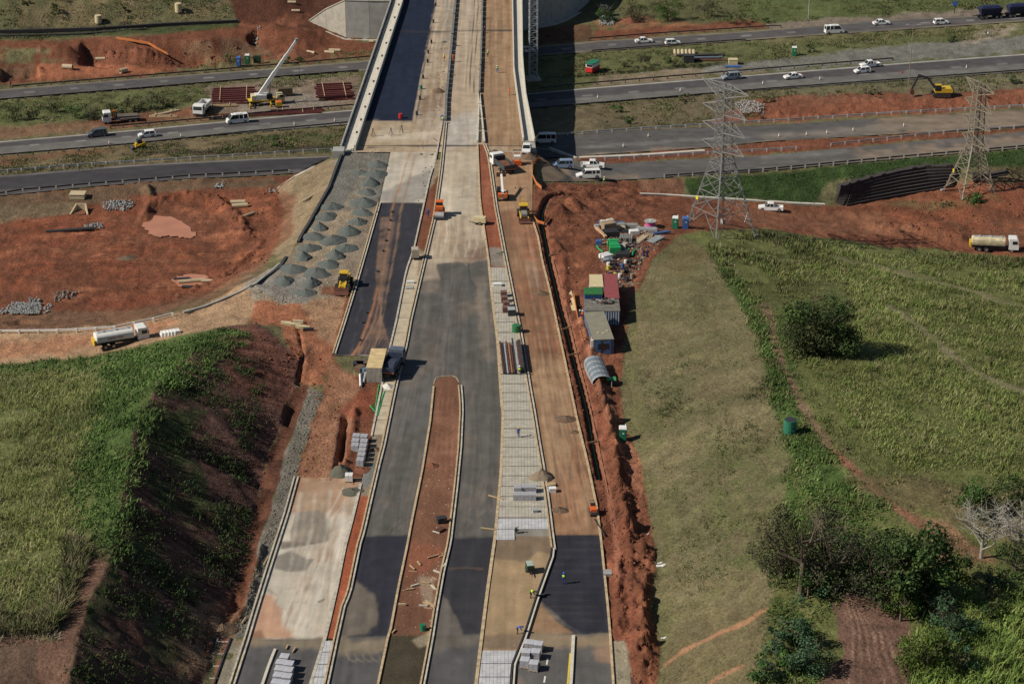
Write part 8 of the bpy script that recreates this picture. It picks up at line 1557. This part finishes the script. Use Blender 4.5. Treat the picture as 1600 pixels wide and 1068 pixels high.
def stake():
    o = thing('formwork_prop', 'x', 'prop'); bx(o, 'body', (0, 0, .45), (.35, .35, .9), dark); MB().bar((0, 0, .9), (.5, 0, 0), .08).build('brace', steel, o); return o
for i, (x, y) in enumerate([(681,10),(677,36),(674,68),(669,84),(668,98),(661,123),(656,156),(651,180),(710,26),(707,58),(703,118),(712,72),(756,30),(755,52),(753,98),(752,106)]):
    p = G(x, y, True); p.z += .04; inst('stake', stake, p, .1 * i, 'dark prop, %s from the top %s' % (ords[i % 8], 'along the blue black surface' if i < 8 else 'along the deck barriers'), 'prop', 'props along the deck lines')
for i, (x, y) in enumerate([(591,333),(613,332),(610,345),(607,360),(603,377),(599,393),(590,425),(573,490),(567,505),(562,532)]):
    p = G(x, y, True); p.z += .04; inst('stone', lambda: (lambda o: (bx(o, 'lump', (0, 0, .15), (.4, .35, .3), dark), o)[1])(thing('marker_stone', 'x', 'marker')), p, i, 'small dark marker, %s from the top of the muddy asphalt lane' % ords[i], 'marker', 'markers down the muddy asphalt lane')
# loose timbers
tb = [((763,775),(786,782),'long plank crossing the kerb left of the block pallets'),((751,826),(773,829),'plank lying across the kerb beside the white paving'),((839,934),(856,929),'thick log across the dark kerb by the bending worker'),((767,776),(772,779),'x'),((640,884),(648,891),'short pale plank on the left side of the red median'),((668,873),(686,868),'pale plank near the right kerb of the median'),((676,915),(684,925),'two pale boards beside the rubble in the median'),((622,946),(634,946),'grey slab at the left kerb of the median'),((613,1037),(615,1040),'x'),((665,940),(680,950),'pale slab near the lower right of the median'),((613,990),(618,985),'small board at the lower left corner of the median'),((420,870),(412,884),'small frame board at the left kerb'),((447,1015),(450,1009),'small block at the left of the bottom pallets'),((457,1020),(462,1013),'second small block at the bottom pallets'),((929,812),(945,838),'dark pole leaning on the right kerb above the black sheeting'),((378,975),(384,966),'red channel edge board')]
for (a, c, lab) in tb:
    if lab == 'x': continue
    p, q = G(*a, True), G(*c, True); b = MB(); b.bar((0, 0, .2), q - p + Vector((0, 0, .22)), .3 if 'log' in lab or 'slab' in lab else .16); b.build('timber_plank', dark if 'dark' in lab else timber, loc=p, label=lab, cat='plank')
g = np.random.default_rng(3)
for i in range(5): p = G(256 + i * 5.2, 524 - i * .8, True); b = MB(); b.box((0, 0, .35), (1.1, 1.5, .7), taper=(.8, .85)); b.build('bulk_bag', white, None, 'white bulk bag, %s from the left beside the tanker on the haul road' % ords[i], 'bag', 'white bulk bags', loc=p, rz=.4)
for i, (x, y) in enumerate([(447,507),(453,509),(462,510),(470,513),(476,514),(482,517),(466,505)]): p = G(x, y, True); b = MB(); b.bar((-.9, 0, .3), (.9, .1, .3), .5, .45); b.build('cream_roll', tan_p if i < 5 else (dark if i == 5 else pc), None, ['first','second','third','fourth','fifth','dark sixth','upper'][i] + ' roll in the bundle above the shaded left slope', 'roll', 'rolls above the left slope', loc=p, rz=-.2 + .1 * (i % 3))
for i, (x, y, s) in enumerate([(268,314,5),(1225,1178,1),(1033,884,1.3),(1031,880,.7),(1037,997,.7),(990,1032,1.6)]):
    if y > 1100: continue
    p = G(x, y, True); b = MB(); b.box((0, 0, .06), (s, s * .35, .12), rz=.1); b.box((s * .3, s * .1, .12), (s * .4, s * .3, .14), rz=.5); b.build('plastic_sheet', white, None, ['crumpled white sheet on the upper bank of the pit','','larger white sheet at the foot of the right slope','smaller white scrap above the larger one at the right slope','white scrap on the right slope toe lower down','white sheet in the red channel at the bottom'][i], 'sheet', loc=p)
for (PP, lab) in [(POOL, 'salmon coloured muddy pool in the red pit'), ([(268,436),(290,428),(318,428),(330,436),(322,444),(300,450),(280,448)], 'small salmon puddle in the lower right corner of the pit')]:
    pts2 = []
    for i in range(len(PP)):
        a, c = PP[i], PP[(i + 1) % len(PP)]
        for t_ in (0, .25, .5, .75): pts2.append((a[0] + (c[0] - a[0]) * t_ + 3 * math.sin(i * 5 + t_ * 9), a[1] + (c[1] - a[1]) * t_ + 1.2 * math.sin(i * 7 + t_ * 11)))
    c = G(sum(p[0] for p in PP) / len(PP), sum(p[1] for p in PP) / len(PP), True); X, Y = XY([p[0] for p in pts2], [p[1] for p in pts2], c.z + .2)
    b = MB(); b.add([(a, b_, c.z + .2) for a, b_ in zip(X, Y)], [tuple(range(len(pts2)))]); b.build('muddy_pool', mat('muddy_water', (.42,.19,.12), .4, var=.10, scale=.3, spec=.25), kind='structure', label=lab)
g = np.random.default_rng(14)
for i in range(16):
    x_, y_ = [(676,925),(668,945),(684,905),(690,880),(655,890),(684,820),(640,930)][i % 7]; x_ += g.uniform(-7, 7); y_ += g.uniform(-14, 14); p = G(x_, y_, True); b = MB(); a = g.uniform(0, 3.1); b.bar((0, 0, .1), (math.cos(a) * 1.1, math.sin(a) * 1.1, .14), g.uniform(.08, .22)); b.build('timber_offcut', timber if i % 3 else conc_l, None, 'short offcut among the scattered debris in the red median', 'offcut', 'offcuts in the median', loc=p + Vector((0, 0, .05)))
boxes(690, 816, (1.3,.9,.8), dark, 'dark plate compactor at the right kerb of the red median', 'machine', 'plate_compactor', 20); boxes(688, 829, (1.1,.8,.3), rust, 'rusty scrap lying by the right kerb of the median', 'scrap', 'scrap_bundle', 50)
